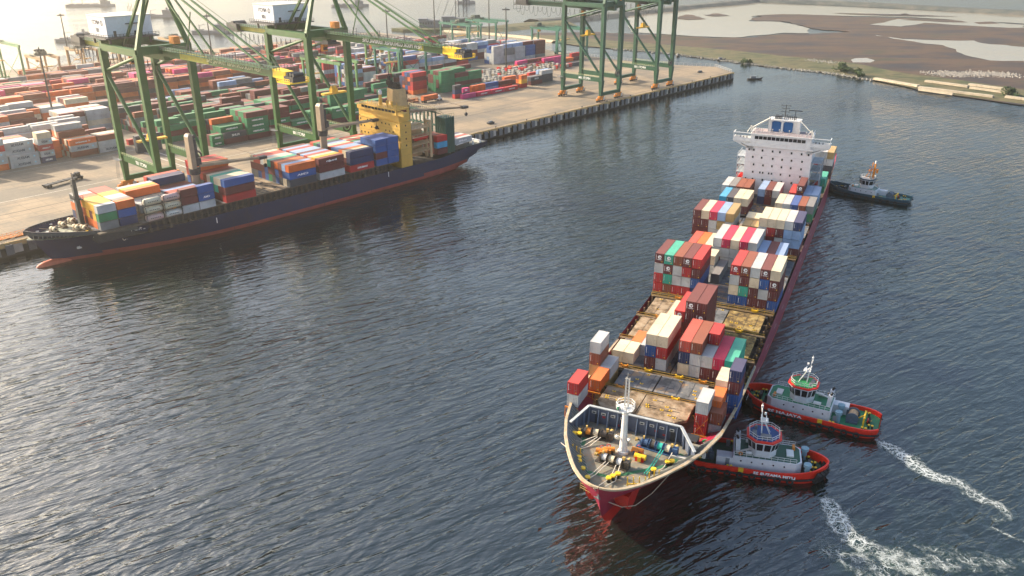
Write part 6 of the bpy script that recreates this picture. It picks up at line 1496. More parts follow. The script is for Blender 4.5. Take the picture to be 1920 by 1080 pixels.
# funnel
b = MB(); i = 0
F0 = [(-3.4, 153.6), (2.6, 152.0), (4.8, 154.5), (4.8, 159.5), (-3.4, 159.5)]; F1 = [(-3.0, 154.4), (2.0, 153.2), (3.8, 155.2), (3.8, 159.0), (-3.0, 159.0)]
b.v += [(x, y, 26.5) for x, y in F0] + [(x, y, 38.6) for x, y in F1]; n = 5
for k in range(n): j = (k+1) % n; b.f.append((k, j, n+j, n+k)); b.m.append(0)
b.f.append(tuple(range(n, 2*n))); b.m.append(1)
fB = b.build('funnel', [mat('funnel_tan', (.50, .34, .15), .6, .15, .3, (.25, .16, .08), .5), M_BLK], shipB)
b = MB(); [b.cyl((-2.2+k*1.1, 156.4, 38.6), (-2.2+k*1.1, 156.2, 40.6+.3*(k % 2)), .36, .32, 8) for k in range(6)]; b.build('exhaust_pipe', M_BLK, fB)
b = MB(); b.bar((-5.2, 157.5, 28), (-5.2, 157.5, 43), 1.0, 1.0); b.bar((-7.4, 157.5, 36), (-3.6, 157.5, 36), .5); b.bar((-7, 157.5, 39.2), (-3.6, 157.5, 39.2), .4); b.box(-6.6, -4, 156.8, 158.2, 39.5, 41.2); b.bar((-5.2, 157.5, 43), (-5.2, 157.5, 45), .25); b.build('main_mast', M_BLK, shipB)
# dark green cell guides at the stern
M_CGD = mat('cell_guide_green', (.012, .075, .055), .6, .15, .5)
b = MB(); b.box(8.6, 15.0, 171.4, 177.2, 9, 25.0); [b.box(15.0, 15.2, 171.5+k*1.15, 171.9+k*1.15, 9.2, 24.8) for k in range(5)]; [b.box(8.7+k*1.2, 9.1+k*1.2, 171.2, 171.4, 9.2, 24.8) for k in range(5)]; b.build('cell_guide_wall', M_CGD, shipB)
b = MB()
for x in [-14.6 + k*2.58 for k in range(10)]: b.bar((x, 171.8, 9), (x, 171.8, 27.2), .7, .5)
for z in (12, 16.5, 21, 26.8): b.bar((-14.9, 171.8, z), (8.6, 171.8, z), .6, .7)
for x in (-14.6, -7, 0, 6): b.bar((x, 171.8, 26.8), (x, 177, 25), .4)
b.build('cell_guide_frame', M_CGD, shipB)
b = MB(); rnd = random.Random(5)
for x in [-13.3 + k*2.58 for k in range(8)]:
    for z in (13, 17.5, 22): 
        if rnd.random() < .62: b.box(x-.55, x+.55, 171.4, 171.5, z, z+2.4)
b.build('guide_panel', M_WHITE, shipB)
b = MB(); b.rail([(-14.9, 171.8, 27.2), (8.6, 171.8, 27.2), (15, 171.6, 25), (15, 177, 25)], 1.6, .09, 1.3, rows=1); b.build('guide_rail', mat('rail_sand', (.5, .42, .25), .6), shipB)
b = MB()
for k in range(8): x = 13.6 - k*.5; b.cyl((12.2-k*3.1, 191.5, 9.2), (12.2-k*3.1, 191.5, 11), .35, n=8, m=k % 2)
b.bar((13, 180, 11), (10, 196, 11), .3); b.box(4, 12, 196, 197, 9.2, 10.4); b.build('stern_bitts', [M_WHITE, M_DARK], shipB)
# mooring lines to the quay
for i, (p, q) in enumerate((((-3, 0, 12.6), (-19, -16, 4.9)), ((-2, .4, 12.6), (-19, -10, 4.9)), ((-9, 199, 9.4), (-19, 212, 4.9)))):
    b = MB(); P = [Vector(p).lerp(Vector(q), t/6) - Vector((0, 0, 1.5*math.sin(math.pi*t/6))) for t in range(7)]; b.tube(P, .09, 5); b.build('mooring_line', M_ROPE, shipB)
b = MB(); [b.bar((-27+.0, -70+k*1.0, 5.9), (-27, -69.5+k, 5.9), .2) for k in range(1)]
# quay-side gangway rack by the bow
b = MB(); b.box(-1.2, 1.2, 0, 34, .1, .4); b.rail([(-1.2, 0, .2), (-1.2, 34, .2)], 1.2, .06, 1.3); b.rail([(1.2, 0, .2), (1.2, 34, .2)], 1.2, .06, 1.3); b.box(-1.6, 1.6, 32, 35, .2, 1.9, 1)
tag(b.build('gangway', [M_ORM, M_DARK], loc=fpos('Q', -308.5, 56, DZ), rz=qrz), 'ochre gangway lying along the quay edge ahead of the moored bow', 'gangway')
# ================================================================ tugs
def tug(pos, head, L, B, lab, hullm, deckm, housem, bowx, kind, roofm, trim):
    """local frame: x = forward, y = left, origin amidships at the waterline; head = compass-like world angle of +x (deg, ccw from world x)"""
    e = empty('tugboat', lab, 'tug', (pos[0], pos[1], 0), D2R(head), 'tugs around the red-hulled ship')
    def half(t, round_bow=1.0):    # t from -1 (stern) to 1 (bow)
        if t > .35: return (1 - ((t-.35)/.65)**2.3)**.62
        if t < -.62: return (1 - ((-t-.62)/.38)**3.6*.5)**.6
        return 1.0
    ts = [-1, -.995, -.98, -.95, -.9, -.82, -.72, -.6, -.45, -.3, -.15, 0, .15, .3, .45, .58, .7, .8, .88, .94, .975, .993, 1]
    rim = lambda t: 2.15 + (1.5*max(0, t-.1)**1.6 if kind != 'teal' else 2.0*max(0, t-.1)**1.6) + .25*max(0, -t-.5)
    b = MB(); rows = []
    for t in ts:
        h = half(t)*B/2; z1 = rim(t); rows.append([(t*L/2*.955, h*.82, -1.2), (t*L/2*.965, h*.93, 0), (t*L/2*.99, h*.985, .9), (t*L/2, h, z1-.5), (t*L/2, h, z1)])
    for s in (1, -1):
        base = len(b.v); [b.v.extend([(x, s*y, z) for x, y, z in r]) for r in rows]
        for i in range(len(rows)-1):
            for k in range(4): a = base+i*5+k; q = (a, a+5, a+6, a+1); b.f.append(q if s < 0 else q[::-1]); b.m.append(1 if k < 1 else 0)
    h_ = b.build('hull', [hullm, M_BLK], e); h_.data.polygons.foreach_set('use_smooth', [True]*len(h_.data.polygons))
    # transom
    b = MB(); r = rows[0]; [b.quad((r[k][0], r[k][1], r[k][2]), (r[k][0], -r[k][1], r[k][2]), (r[k+1][0], -r[k+1][1], r[k+1][2]), (r[k+1][0], r[k+1][1], r[k+1][2])) for k in range(4)]; b.build('transom', hullm, e)
    # bulwark cap + inside
    b = MB(); bi = MB()
    for s in (1, -1):
        for r0, r1, t0, t1 in zip(rows, rows[1:], ts, ts[1:]):
            a0, a1 = r0[4], r1[4]; k0 = max(0, a0[1]-.34); k1 = max(0, a1[1]-.34); i0 = a0[0]*(.985 if abs(a0[0]) > L*.42 else 1); i1 = a1[0]*(.985 if abs(a1[0]) > L*.42 else 1)
            q = [(a0[0], s*a0[1], a0[2]), (a1[0], s*a1[1], a1[2]), (i1, s*k1, a1[2]), (i0, s*k0, a0[2])]; b.quad(*(q if s < 0 else q[::-1]))
            q = [(i0, s*k0, a0[2]), (i1, s*k1, a1[2]), (i1, s*k1, 1.1), (i0, s*k0, 1.1)]; bi.quad(*(q if s < 0 else q[::-1]))
    b.build('rail_capping', hullm, e); bi.build('bulwark_inside', trim, e)
    b = MB(); P = [(t*L/2*.985, max(.02, half(t)*B/2-.3)) for t in ts]; b.poly([(x, -y, 1.2 + (.7*max(0, x/L*2-.2) if False else 0)) for x, y in P] + [(x, y, 1.2) for x, y in P[::-1]]); o = b.build('deck', deckm, e)
    if o.data.polygons[0].normal.z < 0: o.data.flip_normals()
    # rubber fender belt and hung tyres
    b = MB()
    for s in (1, -1):
        pts = [Vector((t*L/2*(1.0+.008*abs(t)), s*(half(t)*B/2+.12), .95+.25*max(0, t))) for t in ts]
        b.tube(pts, .22, 6)
    b.build('belting', M_BLK, e)
    b = MB()
    for k in range(9):
        a = (k-4)*.26; b.cyl((L/2*.93+ .0 + (math.cos(a)-1)*B*.33, math.sin(a)*B*.40, .3), (L/2*.955+(math.cos(a)-1)*B*.33+.35, math.sin(a)*B*.43, 2.4), .52, .55, 8)
    b.build('bow_fender', M_BLK, e)
    for s in (1, -1):
        for k in range(8):
            t = -.72 + k*.17; b = MB(); b.torus((0, 0, 0), .55, .22, 'y', 12, 6); b.build('tyre', M_BLK, e, loc=(t*L/2, s*(half(t)*B/2+.26), .75))
    b = MB(); b.torus((0, 0, 0), .8, .3, 'y', 14, 6); b.build('tyre', M_BLK, e, loc=(-L*.43, -(half(-.86)*B/2+.3), .5))
    # deckhouse
    hx0, hx1 = (-.16*L, .27*L) if kind != 'teal' else (-.10*L, .20*L)
    hw = B*.33; z1 = 3.75
    b = MB(); b.prism([(hx0, -hw), (hx1, -hw), (hx1+1.1, -hw*.72), (hx1+1.1, hw*.72), (hx1, hw), (hx0, hw)], 1.2, z1); b.prism([(hx0-3.2, -hw*1.0), (hx0, -hw*1.0), (hx0, -hw*.35), (hx0-3.2, -hw*.35)], 1.2, 3.2); dh = b.build('deckhouse', housem, e)
    b = MB(); b.prism([(hx0+.3, -hw+.25), (hx1, -hw+.25), (hx1+.8, -hw*.62), (hx1+.8, hw*.62), (hx1, hw-.25), (hx0+.3, hw-.25)], z1, z1+.05); b.build('boat_deck', deckm, e)
    for s in (1, -1):
        for k in range(5): b = MB(); b.cyl((0, 0, 0), (0, s*.06, 0), .17, n=10); b.build('porthole', M_GLASS, dh, loc=(hx0+1.6+k*2.1, s*(hw+.0), 2.8))
        b = MB(); b.box(-.4, .4, -.04, .04, 0, 1.7); b.build('door', mat('door_grey', (.2, .22, .24), .6), dh, loc=(hx0-1.0, s*(hw if s < 0 else hw*.99), 1.3))
    b = MB(); 
    for s in (1, -1): b.rail([(hx0+.2, s*(hw-.15), z1), (hx1, s*(hw-.15), z1)], 1.0, .035, 1.1)
    b.build('handrail', M_WHITE if kind != 'teal' else M_OFFW, e)
    # wheelhouse: octagon, flared glazing
    wx = hx0 + (hx1-hx0)*(.52 if kind == 'aft_deck' else .45); wr = B*(.26 if kind == 'aft_deck' else .28)
    def octo(r, cx=wx, k=.45): return [(cx-r*.95, -r*k), (cx-r*k, -r), (cx+r*.55, -r), (cx+r*1.05, -r*.42), (cx+r*1.05, r*.42), (cx+r*.55, r), (cx-r*k, r), (cx-r*.95, r*k)]
    b = MB(); b.prism(octo(wr*.92), z1, z1+1.4)
    lo, hi = octo(wr*.95), octo(wr*1.12); zl, zh = z1+1.4, z1+3.7
    wh_ = b.build('wheelhouse', housem, e); 
    for k in range(8):
        j = (k+1) % 8; p0, p1, q0, q1 = Vector((*lo[k], zl)), Vector((*lo[j], zl)), Vector((*hi[k], zh)), Vector((*hi[j], zh))
        b = MB(); b.quad(p0, p1, q1, q0); b.build('wall_panel', housem, wh_)
        nw = 2 if (p1-p0).length > 1.9 else 1
        out = (p1-p0).cross(q0-p0).normalized()*.035
        for w_ in range(nw):
            u0, u1 = (w_+.10)/nw, (w_+.90)/nw; f = lambda u, v: (p0.lerp(p1, u)).lerp(q0.lerp(q1, u), v) + out
            b = MB(); b.quad(f(u0, .12), f(u1, .12), f(u1, .86), f(u0, .86)); b.build('window', M_GLASS, wh_)
    b = MB(); b.prism(octo(wr*1.17), zh, zh+.3); b.build('roof_edge', trim, wh_)
    b = MB(); b.prism(octo(wr*.98), zh+.3, zh+.38); b.build('roof', roofm, wh_)
    b = MB(); b.box(wx-wr*.2, wx+wr*.5, -wr*.7, -wr*.35, zh+.38, zh+.95); b.cyl((wx-wr*.5, wr*.5, zh+.38), (wx-wr*.5, wr*.5, zh+1.1), .3, n=8); b.box(wx-wr*.75, wx-wr*.45, -wr*.5, wr*.1, zh+.38, zh+.8); b.build('roof_gear', M_GREY, wh_)
    b = MB(); ro = octo(wr*1.0); b.rail([(x, y, zh+.36) for x, y in ro + ro[:1]], 1.0, .035, .9); b.build('roof_rail', M_WHITE, wh_)
    # mast
    mz = zh+.4; b = MB(); b.bar((wx-.4, 0, mz), (wx-.9, 0, mz+6.8), .26, .26, w2=.14, h2=.14); b.bar((wx+1.3, -.7, mz), (wx-.7, 0, mz+4), .12); b.bar((wx+1.3, .7, mz), (wx-.7, 0, mz+4), .12)
    b.bar((wx-.8, -1.2, mz+3.6), (wx-.8, 1.2, mz+3.6), .14); b.bar((wx-.9, -.8, mz+5.3), (wx-.9, .8, mz+5.3), .12); b.box(wx-.9, wx+.6, -.9, .9, mz+3.0, mz+3.12); b.bar((wx+.2, -1.1, mz+3.4), (wx+.2, 1.1, mz+3.4), .16, .22); b.box(wx-1.1, wx-.7, -.25, .25, mz+5.9, mz+6.4); b.box(wx-.3, wx+.1, -.25, .25, mz+4.4, mz+4.8)
    mo = b.build('mast', M_WHITE if kind != 'teal' else M_ORM, e)
    if kind == 'teal':
        b = MB(); b.bar((wx-1.6, 0, z1), (wx-1.9, 0, z1+10.4), 1.1, .9, w2=.6, h2=.5); b.bar((wx-3.1, 0, z1+8), (wx-.6, 0, z1+8), .3); b.box(wx-3.3, wx-2.6, -.4, .4, z1+6.6, z1+8.2); b.cyl((wx-1.9, 0, z1+10.4), (wx-1.9, 0, z1+11.4), .35, n=8, m=1); b.build('orange_mast', [M_ORM, M_WHITE], e)
    # exhaust casings, fire monitors, ventilators
    M_VB = mat('ventilator_blue', (.20, .33, .40), .5, .1, 1)
    spots = [(hx0-1.6, hw*.75), (hx0-1.7, -hw*.2)] if kind == 'aft_deck' else [(hx1+2.2, -hw*.85), (hx1+2.0, hw*.85)]
    if kind != 'teal':
        for x, y in spots:
            b = MB(); b.cyl((0, 0, 1.2), (0, 0, 3.3), .5, n=12); b.cyl((0, 0, 3.3), (0, 0, 3.9), .78, .78, 14); b.cyl((0, 0, 3.9), (0, 0, 3.98), .7, .25, 14); b.build('ventilator', M_VB, e, loc=(x, y, 0))
        for y in (1.3, -1.3):
            b = MB(); b.bar((hx0+.9, y, z1), (hx0+.7, y, z1+2.9), .9, .8); b.cyl((hx0+.7, y, z1+2.9), (hx0+.4, y, z1+3.6), .25, n=8, m=1); b.build('exhaust_casing', [housem, M_BLK], e)
    # towing gear
    gx = hx0-4.4 if kind == 'aft_deck' else hx0-5.2
    b = MB(); b.cyl((gx, -1.3, 2.2), (gx, 1.3, 2.2), 1.0, n=16, m=1); b.cyl((gx, -1.5, 2.2), (gx, -1.3, 2.2), 1.35, n=16); b.cyl((gx, 1.3, 2.2), (gx, 1.5, 2.2), 1.35, n=16); b.box(gx-1.2, gx+1.2, -2, 2, 1.2, 1.6); b.box(gx+.6, gx+1.5, -2.2, -1.2, 1.2, 2.7)
    b.build('towing_winch', [mat('winch_slate', (.07, .11, .15), .5, .2, 1.5), mat('tow_rope', (.45, .30, .18), .9, .2, 4) if kind == 'aft_deck' else mat('tow_rope_blue', (.12, .17, .22), .8, .2, 4)], e)
    b = MB(); b.bar((gx-2.4, -1.7, 1.2), (gx-2.4, -1.7, 3.0), .35); b.bar((gx-2.4, 1.7, 1.2), (gx-2.4, 1.7, 3.0), .35); b.bar((gx-2.4, -1.9, 3.0), (gx-2.4, 1.9, 3.0), .35); b.bar((gx-2.4, 0, 3.0), (gx-1.2, 0, 2.0), .25); b.build('tow_bow', M_YEL, e)
    b = MB(); b.box(gx-3.6, gx-2.9, -.8, .8, 1.2, 2.3, 0); b.cyl((gx-3.3, -1.1, 2.0), (gx-3.3, 1.1, 2.0), .4, n=10, m=1); b.torus((gx-3.2, .9, 2.4), .45, .1, 'x', 12, 5, m=2); b.build('capstan', [M_DARK, M_BLK, M_RED], e)
    for x, y in ((-L*.40, B*.36), (-L*.40, -B*.30), (-L*.44, B*.2), (-L*.18, B*.44), (-L*.18, -B*.44), (L*.36, B*.26), (L*.36, -B*.26), (L*.40, .9), (L*.40, -.9)):
        b = MB(); [b.cyl((dx, 0, 1.2), (dx, 0, 1.95), .2, n=8, m=1) for dx in (-.35, .35)]; [b.cyl((dx, 0, 1.95), (dx, 0, 2.15), .27, n=8) for dx in (-.35, .35)]; b.build('bitts', [M_YEL, M_BLK], e, loc=(x, y, 0))
    b = MB(); b.cyl((L*.30, -1.2, 2.1), (L*.30, 1.2, 2.1), .7, n=14, m=0); b.box(L*.28, L*.33, -1.6, -1.2, 1.2, 2.8); b.box(L*.28, L*.33, 1.2, 1.6, 1.2, 2.8); b.box(L*.27, L*.34, -1.7, 1.7, 1.2, 1.4); b.box(L*.36, L*.38, -.9, .9, 1.2, 2.6); b.build('anchor_winch', M_DARK, e)
    b = MB(); b.prism([(gx-3, -.2), (-L*.40, -.2), (-L*.44, -B*.12), (-L*.44, -B*.15), (-L*.395, -.32), (gx-3, -.32)], 1.205, 1.23, 0)
    if kind == 'aft_deck': b.build('deck_marking', M_YEL, e)
    # small boat-deck items
    b = MB(); b.cyl((hx0+2.4, hw*.55, z1+.55), (hx0+4.0, hw*.55, z1+.55), .38, n=10); b.cyl((hx0+2.4, -hw*.7, z1+.5), (hx0+3.6, -hw*.7, z1+.5), .35, n=10); b.box(hx1-1.8, hx1-.4, -1.2, 1.2, z1, z1+.35); b.build('life_raft', M_WHITE, e)
    b = MB(); b.torus((hx0+1.4, -hw+.1, z1+.7), .33, .09, 'y', 12, 5); b.box(hx1-.6, hx1-.1, hw*.4, hw*.8, z1, z1+.7); b.build('life_ring', M_ORM, e)
    b = MB(); [b.bar((hx0-.1, s*hw*.55, 1.3), (hx0+1.4, s*hw*.55, z1+.1), .7, .08) for s in (1,)]; b.bar((hx0+.5, -hw*.62, z1+.1), (wx-wr*.4, -hw*.5, zl+.2), .6, .08); b.build('stair', M_OFFW, e)
    # side patch and name
    for s in (-1, 1):
        b = MB(); t = -.20; y = half(t)*B/2; b.box(t*L/2-.5, t*L/2+.5, s*y-(.02), s*y+s*.06 if s > 0 else s*y+.02, 1.3, 2.1) if s > 0 else b.box(t*L/2-.5, t*L/2+.5, s*y-.06, s*y+.02, 1.3, 2.1); b.box(t*L/2-.5, t*L/2+.5, s*(y-.36) if s > 0 else s*y, s*y if s > 0 else s*(y-.36), rim(t)+.003, rim(t)+.02); b.build('yellow_patch', M_YEL, e)
    return e, rim, half
MT = dict(rot=(D2R(90), 0, 0))
def tug_name(e, s, x, B, size, w_, side=-1):
    text(s, size, M_TXW, e, (x, side*(B/2+.05), 1.62), (D2R(90), 0, 0) if side < 0 else (D2R(90), 0, D2R(180)), width=w_, bold=.03)
M_TR = mat('tug_red', (.72, .024, .008), .42, .12, .8, (.25, .03, .02), .35)
M_TGD = mat('tug_deck_green', (.015, .20, .09), .55, .15, .6, (.05, .06, .05), .35)
M_TGD2 = mat('tug_deck_dark_green', (.01, .085, .05), .55, .15, .6, (.03, .03, .03), .35)
M_TW = mat('tug_white', (.66, .66, .68), .5, .05, .6, (.4, .3, .25), .2)
M_TT = mat('tug_teal', (.006, .055, .085), .5, .12, .4)
def ang(p, q): return math.degrees(math.atan2(q[1]-p[1], q[0]-p[0]))
P0, P1 = (54.6, 169.0), (80.8, 154.9)            # bow, stern
t1, rim1, half1 = tug(((P0[0]+P1[0])/2, (P0[1]+P1[1])/2), ang(P1, P0), 29.8, 10.6, 'red tug with open green aft deck and green roof, upper of the two red ones', M_TR, M_TGD, M_TW, 0, 'aft_deck', mat('roof_green', (.03, .26, .08), .6, .2, 1, (.1, .1, .08), .4), M_TR)
tug_name(t1, 'AYALAH 29', 4.6, 10.6, .9, 7.5, side=1)
P0, P1 = (63.9, 138.6), (36.0, 146.0)
t2, _, _ = tug(((P0[0]+P1[0])/2, (P0[1]+P1[1])/2), ang(P1, P0), 28.4, 10.4, 'red tug with blue wheelhouse roof, half hidden under the bow of the red ship', M_TR, M_TGD2, M_TW, 0, 'fwd', mat('roof_blue', (.008, .055, .20), .6, .2, 1, (.1, .12, .15), .4), M_TR)
tug_name(t2, 'LITIM AMATUB 25', 3.6, 10.4, .8, 8.0, side=-1)
P0, P1 = (134.8, 340.8), (161.2, 320.0)
t3, _, _ = tug(((P0[0]+P1[0])/2, (P0[1]+P1[1])/2), ang(P1, P0), 33, 9.6, 'dark teal tug with an orange mast nosing the far side of the red ship', M_TT, mat('tug_deck_teal', (.07, .20, .18), .6, .2, .8), M_TW, 0, 'teal', M_OFFW, M_TT)
b = MB(); b.tube([(fpos('W', 55.5, 168.6, 3)[0], 168.6, 3), (53.8, 170.3, 6), (52.9, 171.5, 10.3)], .06, 5)
tag(b.build('tow_line', M_ROPE), 'thin tow line from the upper red tug to the ship side', 'rope')
b = MB(); b.torus((0, 0, 0), 1.8, .9, 'x', 16, 8); tag(b.build('foam_fender', mat('fender_pale', (.45, .45, .43), .8, .3, 1), loc=(134.9, 341.2, .9), rz=D2R(-38)), 'large pale round fender pressed between the teal tug and the ship', 'fender')
# ================================================================ wakes: churned foam on the water
def foam_mat(name, sc, thr, green=.35):
    m = bpy.data.materials.new(name); m.use_nodes = True; t = m.node_tree; t.nodes.clear(); L = t.links.new
    uv = _n(t, 'ShaderNodeUVMap'); uv.uv_map = 'uv'; sp = _n(t, 'ShaderNodeSeparateXYZ'); L(uv.outputs[0], sp.inputs[0])
    geo = _n(t, 'ShaderNodeNewGeometry')
    wn = _n(t, 'ShaderNodeTexNoise'); wn.inputs['Scale'].default_value = .35; wn.inputs['Detail'].default_value = 4; L(geo.outputs['Position'], wn.inputs['Vector'])
    ws = _n(t, 'ShaderNodeVectorMath', operation='SCALE'); ws.inputs['Scale'].default_value = 6.0; L(wn.outputs['Color'], ws.inputs[0])
    wa = _n(t, 'ShaderNodeVectorMath', operation='ADD'); L(geo.outputs['Position'], wa.inputs[0]); L(ws.outputs[0], wa.inputs[1])
    def edge(scale, w0, w1):
        vo = _n(t, 'ShaderNodeTexVoronoi'); vo.feature = 'DISTANCE_TO_EDGE'; vo.inputs['Scale'].default_value = scale; L(wa.outputs[0], vo.inputs['Vector'])
        r = _n(t, 'ShaderNodeMapRange'); r.inputs['From Min'].default_value = w1; r.inputs['From Max'].default_value = w0; L(vo.outputs['Distance'], r.inputs['Value']); return r.outputs[0]
    e1 = edge(sc, .0, .12); e2 = edge(sc*2.8, .0, .12)
    mxx = _n(t, 'ShaderNodeMath', operation='MAXIMUM'); L(e1, mxx.inputs[0]); 
    e2s = _n(t, 'ShaderNodeMath', operation='MULTIPLY'); e2s.inputs[1].default_value = .75; L(e2, e2s.inputs[0]); L(e2s.outputs[0], mxx.inputs[1])
    fn = _n(t, 'ShaderNodeTexNoise'); fn.inputs['Scale'].default_value = .28; fn.inputs['Detail'].default_value = 8; fn.inputs['Roughness'].default_value = .7; L(geo.outputs['Position'], fn.inputs['Vector'])
    # v coordinate: 1 in the middle of the ribbon, 0 at its edge
    ad = _n(t, 'ShaderNodeMath', operation='ADD'); L(fn.outputs['Fac'], ad.inputs[0]); L(sp.outputs[1], ad.inputs[1])
    rr = _n(t, 'ShaderNodeMapRange'); rr.inputs['From Min'].default_value = thr; rr.inputs['From Max'].default_value = thr+.26; L(ad.outputs[0], rr.inputs['Value'])
    mu = _n(t, 'ShaderNodeMath', operation='MULTIPLY'); L(mxx.outputs[0], mu.inputs[0]); L(rr.outputs[0], mu.inputs[1])
    core = _n(t, 'ShaderNodeMapRange'); core.inputs['From Min'].default_value = thr+.36; core.inputs['From Max'].default_value = thr+.7; L(ad.outputs[0], core.inputs['Value'])
    n5 = _n(t, 'ShaderNodeTexNoise'); n5.inputs['Scale'].default_value = 1.6; n5.inputs['Detail'].default_value = 6; L(wa.outputs[0], n5.inputs['Vector'])
    r5 = _n(t, 'ShaderNodeMapRange'); r5.inputs['From Min'].default_value = .42; r5.inputs['From Max'].default_value = .62; L(n5.outputs['Fac'], r5.inputs['Value'])
    cm = _n(t, 'ShaderNodeMath', operation='MULTIPLY'); L(core.outputs[0], cm.inputs[0]); L(r5.outputs[0], cm.inputs[1])
    ft = _n(t, 'ShaderNodeMath', operation='MAXIMUM'); L(mu.outputs[0], ft.inputs[0]); L(cm.outputs[0], ft.inputs[1])
    gr = _n(t, 'ShaderNodeMapRange'); gr.inputs['From Min'].default_value = thr-.1; gr.inputs['From Max'].default_value = thr+.5; gr.inputs['To Max'].default_value = green; L(ad.outputs[0], gr.inputs['Value'])
    tr = _n(t, 'ShaderNodeBsdfTransparent'); d1 = _n(t, 'ShaderNodeBsdfDiffuse'); d1.inputs['Color'].default_value = (.03, .085, .06, 1); d2 = _n(t, 'ShaderNodeBsdfDiffuse'); d2.inputs['Color'].default_value = (.62, .66, .66, 1)
    m1 = _n(t, 'ShaderNodeMixShader'); L(gr.outputs[0], m1.inputs[0]); L(tr.outputs[0], m1.inputs[1]); L(d1.outputs[0], m1.inputs[2])
    m2 = _n(t, 'ShaderNodeMixShader'); L(ft.outputs[0], m2.inputs[0]); L(m1.outputs[0], m2.inputs[1]); L(d2.outputs[0], m2.inputs[2])
    o = _n(t, 'ShaderNodeOutputMaterial'); L(m2.outputs[0], o.inputs[0]); return m
def ribbon(name, pts, m, z):
    "pts: (x, y, half width, strength)"
    P = [(Vector((p[0], p[1], 0)), p[2], p[3]) for p in pts]; Q = []
    for i in range(len(P)-1):
        p0 = P[max(i-1, 0)]; p1 = P[i]; p2 = P[i+1]; p3 = P[min(i+2, len(P)-1)]
        for k in range(6):
            t = k/6; f = lambda a, b_, c, d: .5*((2*b_)+(c-a)*t+(2*a-5*b_+4*c-d)*t*t+(3*b_-a-3*c+d)*t**3)
            Q.append((f(p0[0], p1[0], p2[0], p3[0]), p1[1]+(p2[1]-p1[1])*t, p1[2]+(p2[2]-p1[2])*t))
    Q.append(P[-1]); V = []; F = []; UV = []; nx = 6
    for i, (c, hw, st_) in enumerate(Q):
        d = (Q[min(i+1, len(Q)-1)][0]-Q[max(i-1, 0)][0]).normalized(); nn = Vector((-d.y, d.x, 0))
        for k in range(nx+1): u = k/nx*2-1; p = c+nn*hw*u; V.append((p.x, p.y, z)); UV.append((i, (1-u*u)*st_ if 0 < i < len(Q)-1 else -.2))
    for i in range(len(Q)-1):
        for k in range(nx): a = i*(nx+1)+k; F.append((a, a+1, a+nx+2, a+nx+1))
    me = bpy.data.meshes.new(name); me.from_pydata(V, [], F); uvl = me.uv_layers.new(name='uv')
    for p in me.polygons:
        for li in p.loop_indices: uvl.data[li].uv = UV[me.loops[li].vertex_index]
    me.materials.append(m); o = bpy.data.objects.new(name, me); COL.objects.link(o)
    if me.polygons[0].normal.z < 0: me.flip_normals()
    return struct(o, 'stuff')
def A2(px, py): p = at(px, py, 0); return p.x, p.y
FM1 = foam_mat('wake_foam', .5, .88); FM2 = foam_mat('wake_foam_loose', .34, .90, .5)
ribbon('wake_foam', [(*A2(1638, 822), 1.2, .4), (*A2(1665, 838), 2.6, .75), (*A2(1700, 858), 3.2, .72), (*A2(1740, 888), 3.2, .68), (*A2(1790, 905), 3.0, .60), (*A2(1830, 930), 2.8, .58), (*A2(1872, 950), 2.6, .55), (*A2(1886, 968), 2.2, .5), (*A2(1862, 980), 2.2, .5)], FM1, .035)
ribbon('wake_foam', [(*A2(1835, 975), 1.2, .35), (*A2(1862, 990), 1.0, .5), (*A2(1905, 1010), 1.0, .45), (*A2(1960, 1035), 1.0, .4)], FM1, .045)
ribbon('wake_foam', [(*A2(1540, 925), 1.5, .3), (*A2(1560, 950), 3.2, .78), (*A2(1575, 985), 3.6, .75), (*A2(1600, 1015), 4.2, .62), (*A2(1660, 1040), 5, .55), (*A2(1720, 1075), 6, .52), (*A2(1790, 1120), 7, .5)], FM1, .055)
ribbon('wake_foam', [(*A2(1500, 985), 2, .2), (*A2(1560, 1035), 6, .50), (*A2(1640, 1060), 8, .52), (*A2(1740, 1050), 8, .50), (*A2(1830, 1050), 7, .46), (*A2(1930, 1060), 7, .46), (*A2(2020, 1080), 6, .4)], FM2, .065)
ribbon('wake_foam', [(*A2(1690, 372), 1, .3), (*A2(1730, 385), 3, .42), (*A2(1790, 400), 5, .4), (*A2(1860, 420), 6, .3)], FM1, .04)
ribbon('wake_foam', [(*A2(1560, 372), 1.5, .35), (*A2(1580, 400), 4, .5), (*A2(1640, 420), 6, .42), (*A2(1720, 428), 6, .3)], FM2, .05)

# ================================================================ containers: the 300 that show largest become objects
from mathutils.bvhtree import BVHTree
CV, CF = [], []
def _cbox(loc, rz, L, w=1.2, h=2.66):
    c, s_ = math.cos(rz), math.sin(rz); i = len(CV)
    for z in (0, h):
        for x, y in ((-w, .03), (w, .03), (w, L-.03), (-w, L-.03)): CV.append((loc[0]+x*c-y*s_, loc[1]+x*s_+y*c, loc[2]+z))
    for q in ((0,3,2,1),(4,5,6,7),(0,1,5,4),(1,2,6,5),(2,3,7,6),(3,0,4,7)): CF.append(tuple(i+j for j in q))
for r in REQ: _cbox(r.loc, r.rz, r.a[4])
for k, bb in STUFF.items():
    o_ = len(CV)
    for x, y, z in bb.v: p = fpos('Q', x, y, z); CV.append(tuple(p))
    CF += [tuple(i+o_ for i in f) for f in bb.f]
BV = BVHTree.FromPolygons([Vector(v) for v in CV], CF)
CAM = Vector((0, 0, CAMH)); _inv = cam.matrix_world.inverted()
def inview(p):
    q = _inv @ p
    if q.z > -1: return False
    return abs(q.x/-q.z)*1550.07 < 960 and abs(q.y/-q.z)*1550.07 < 540
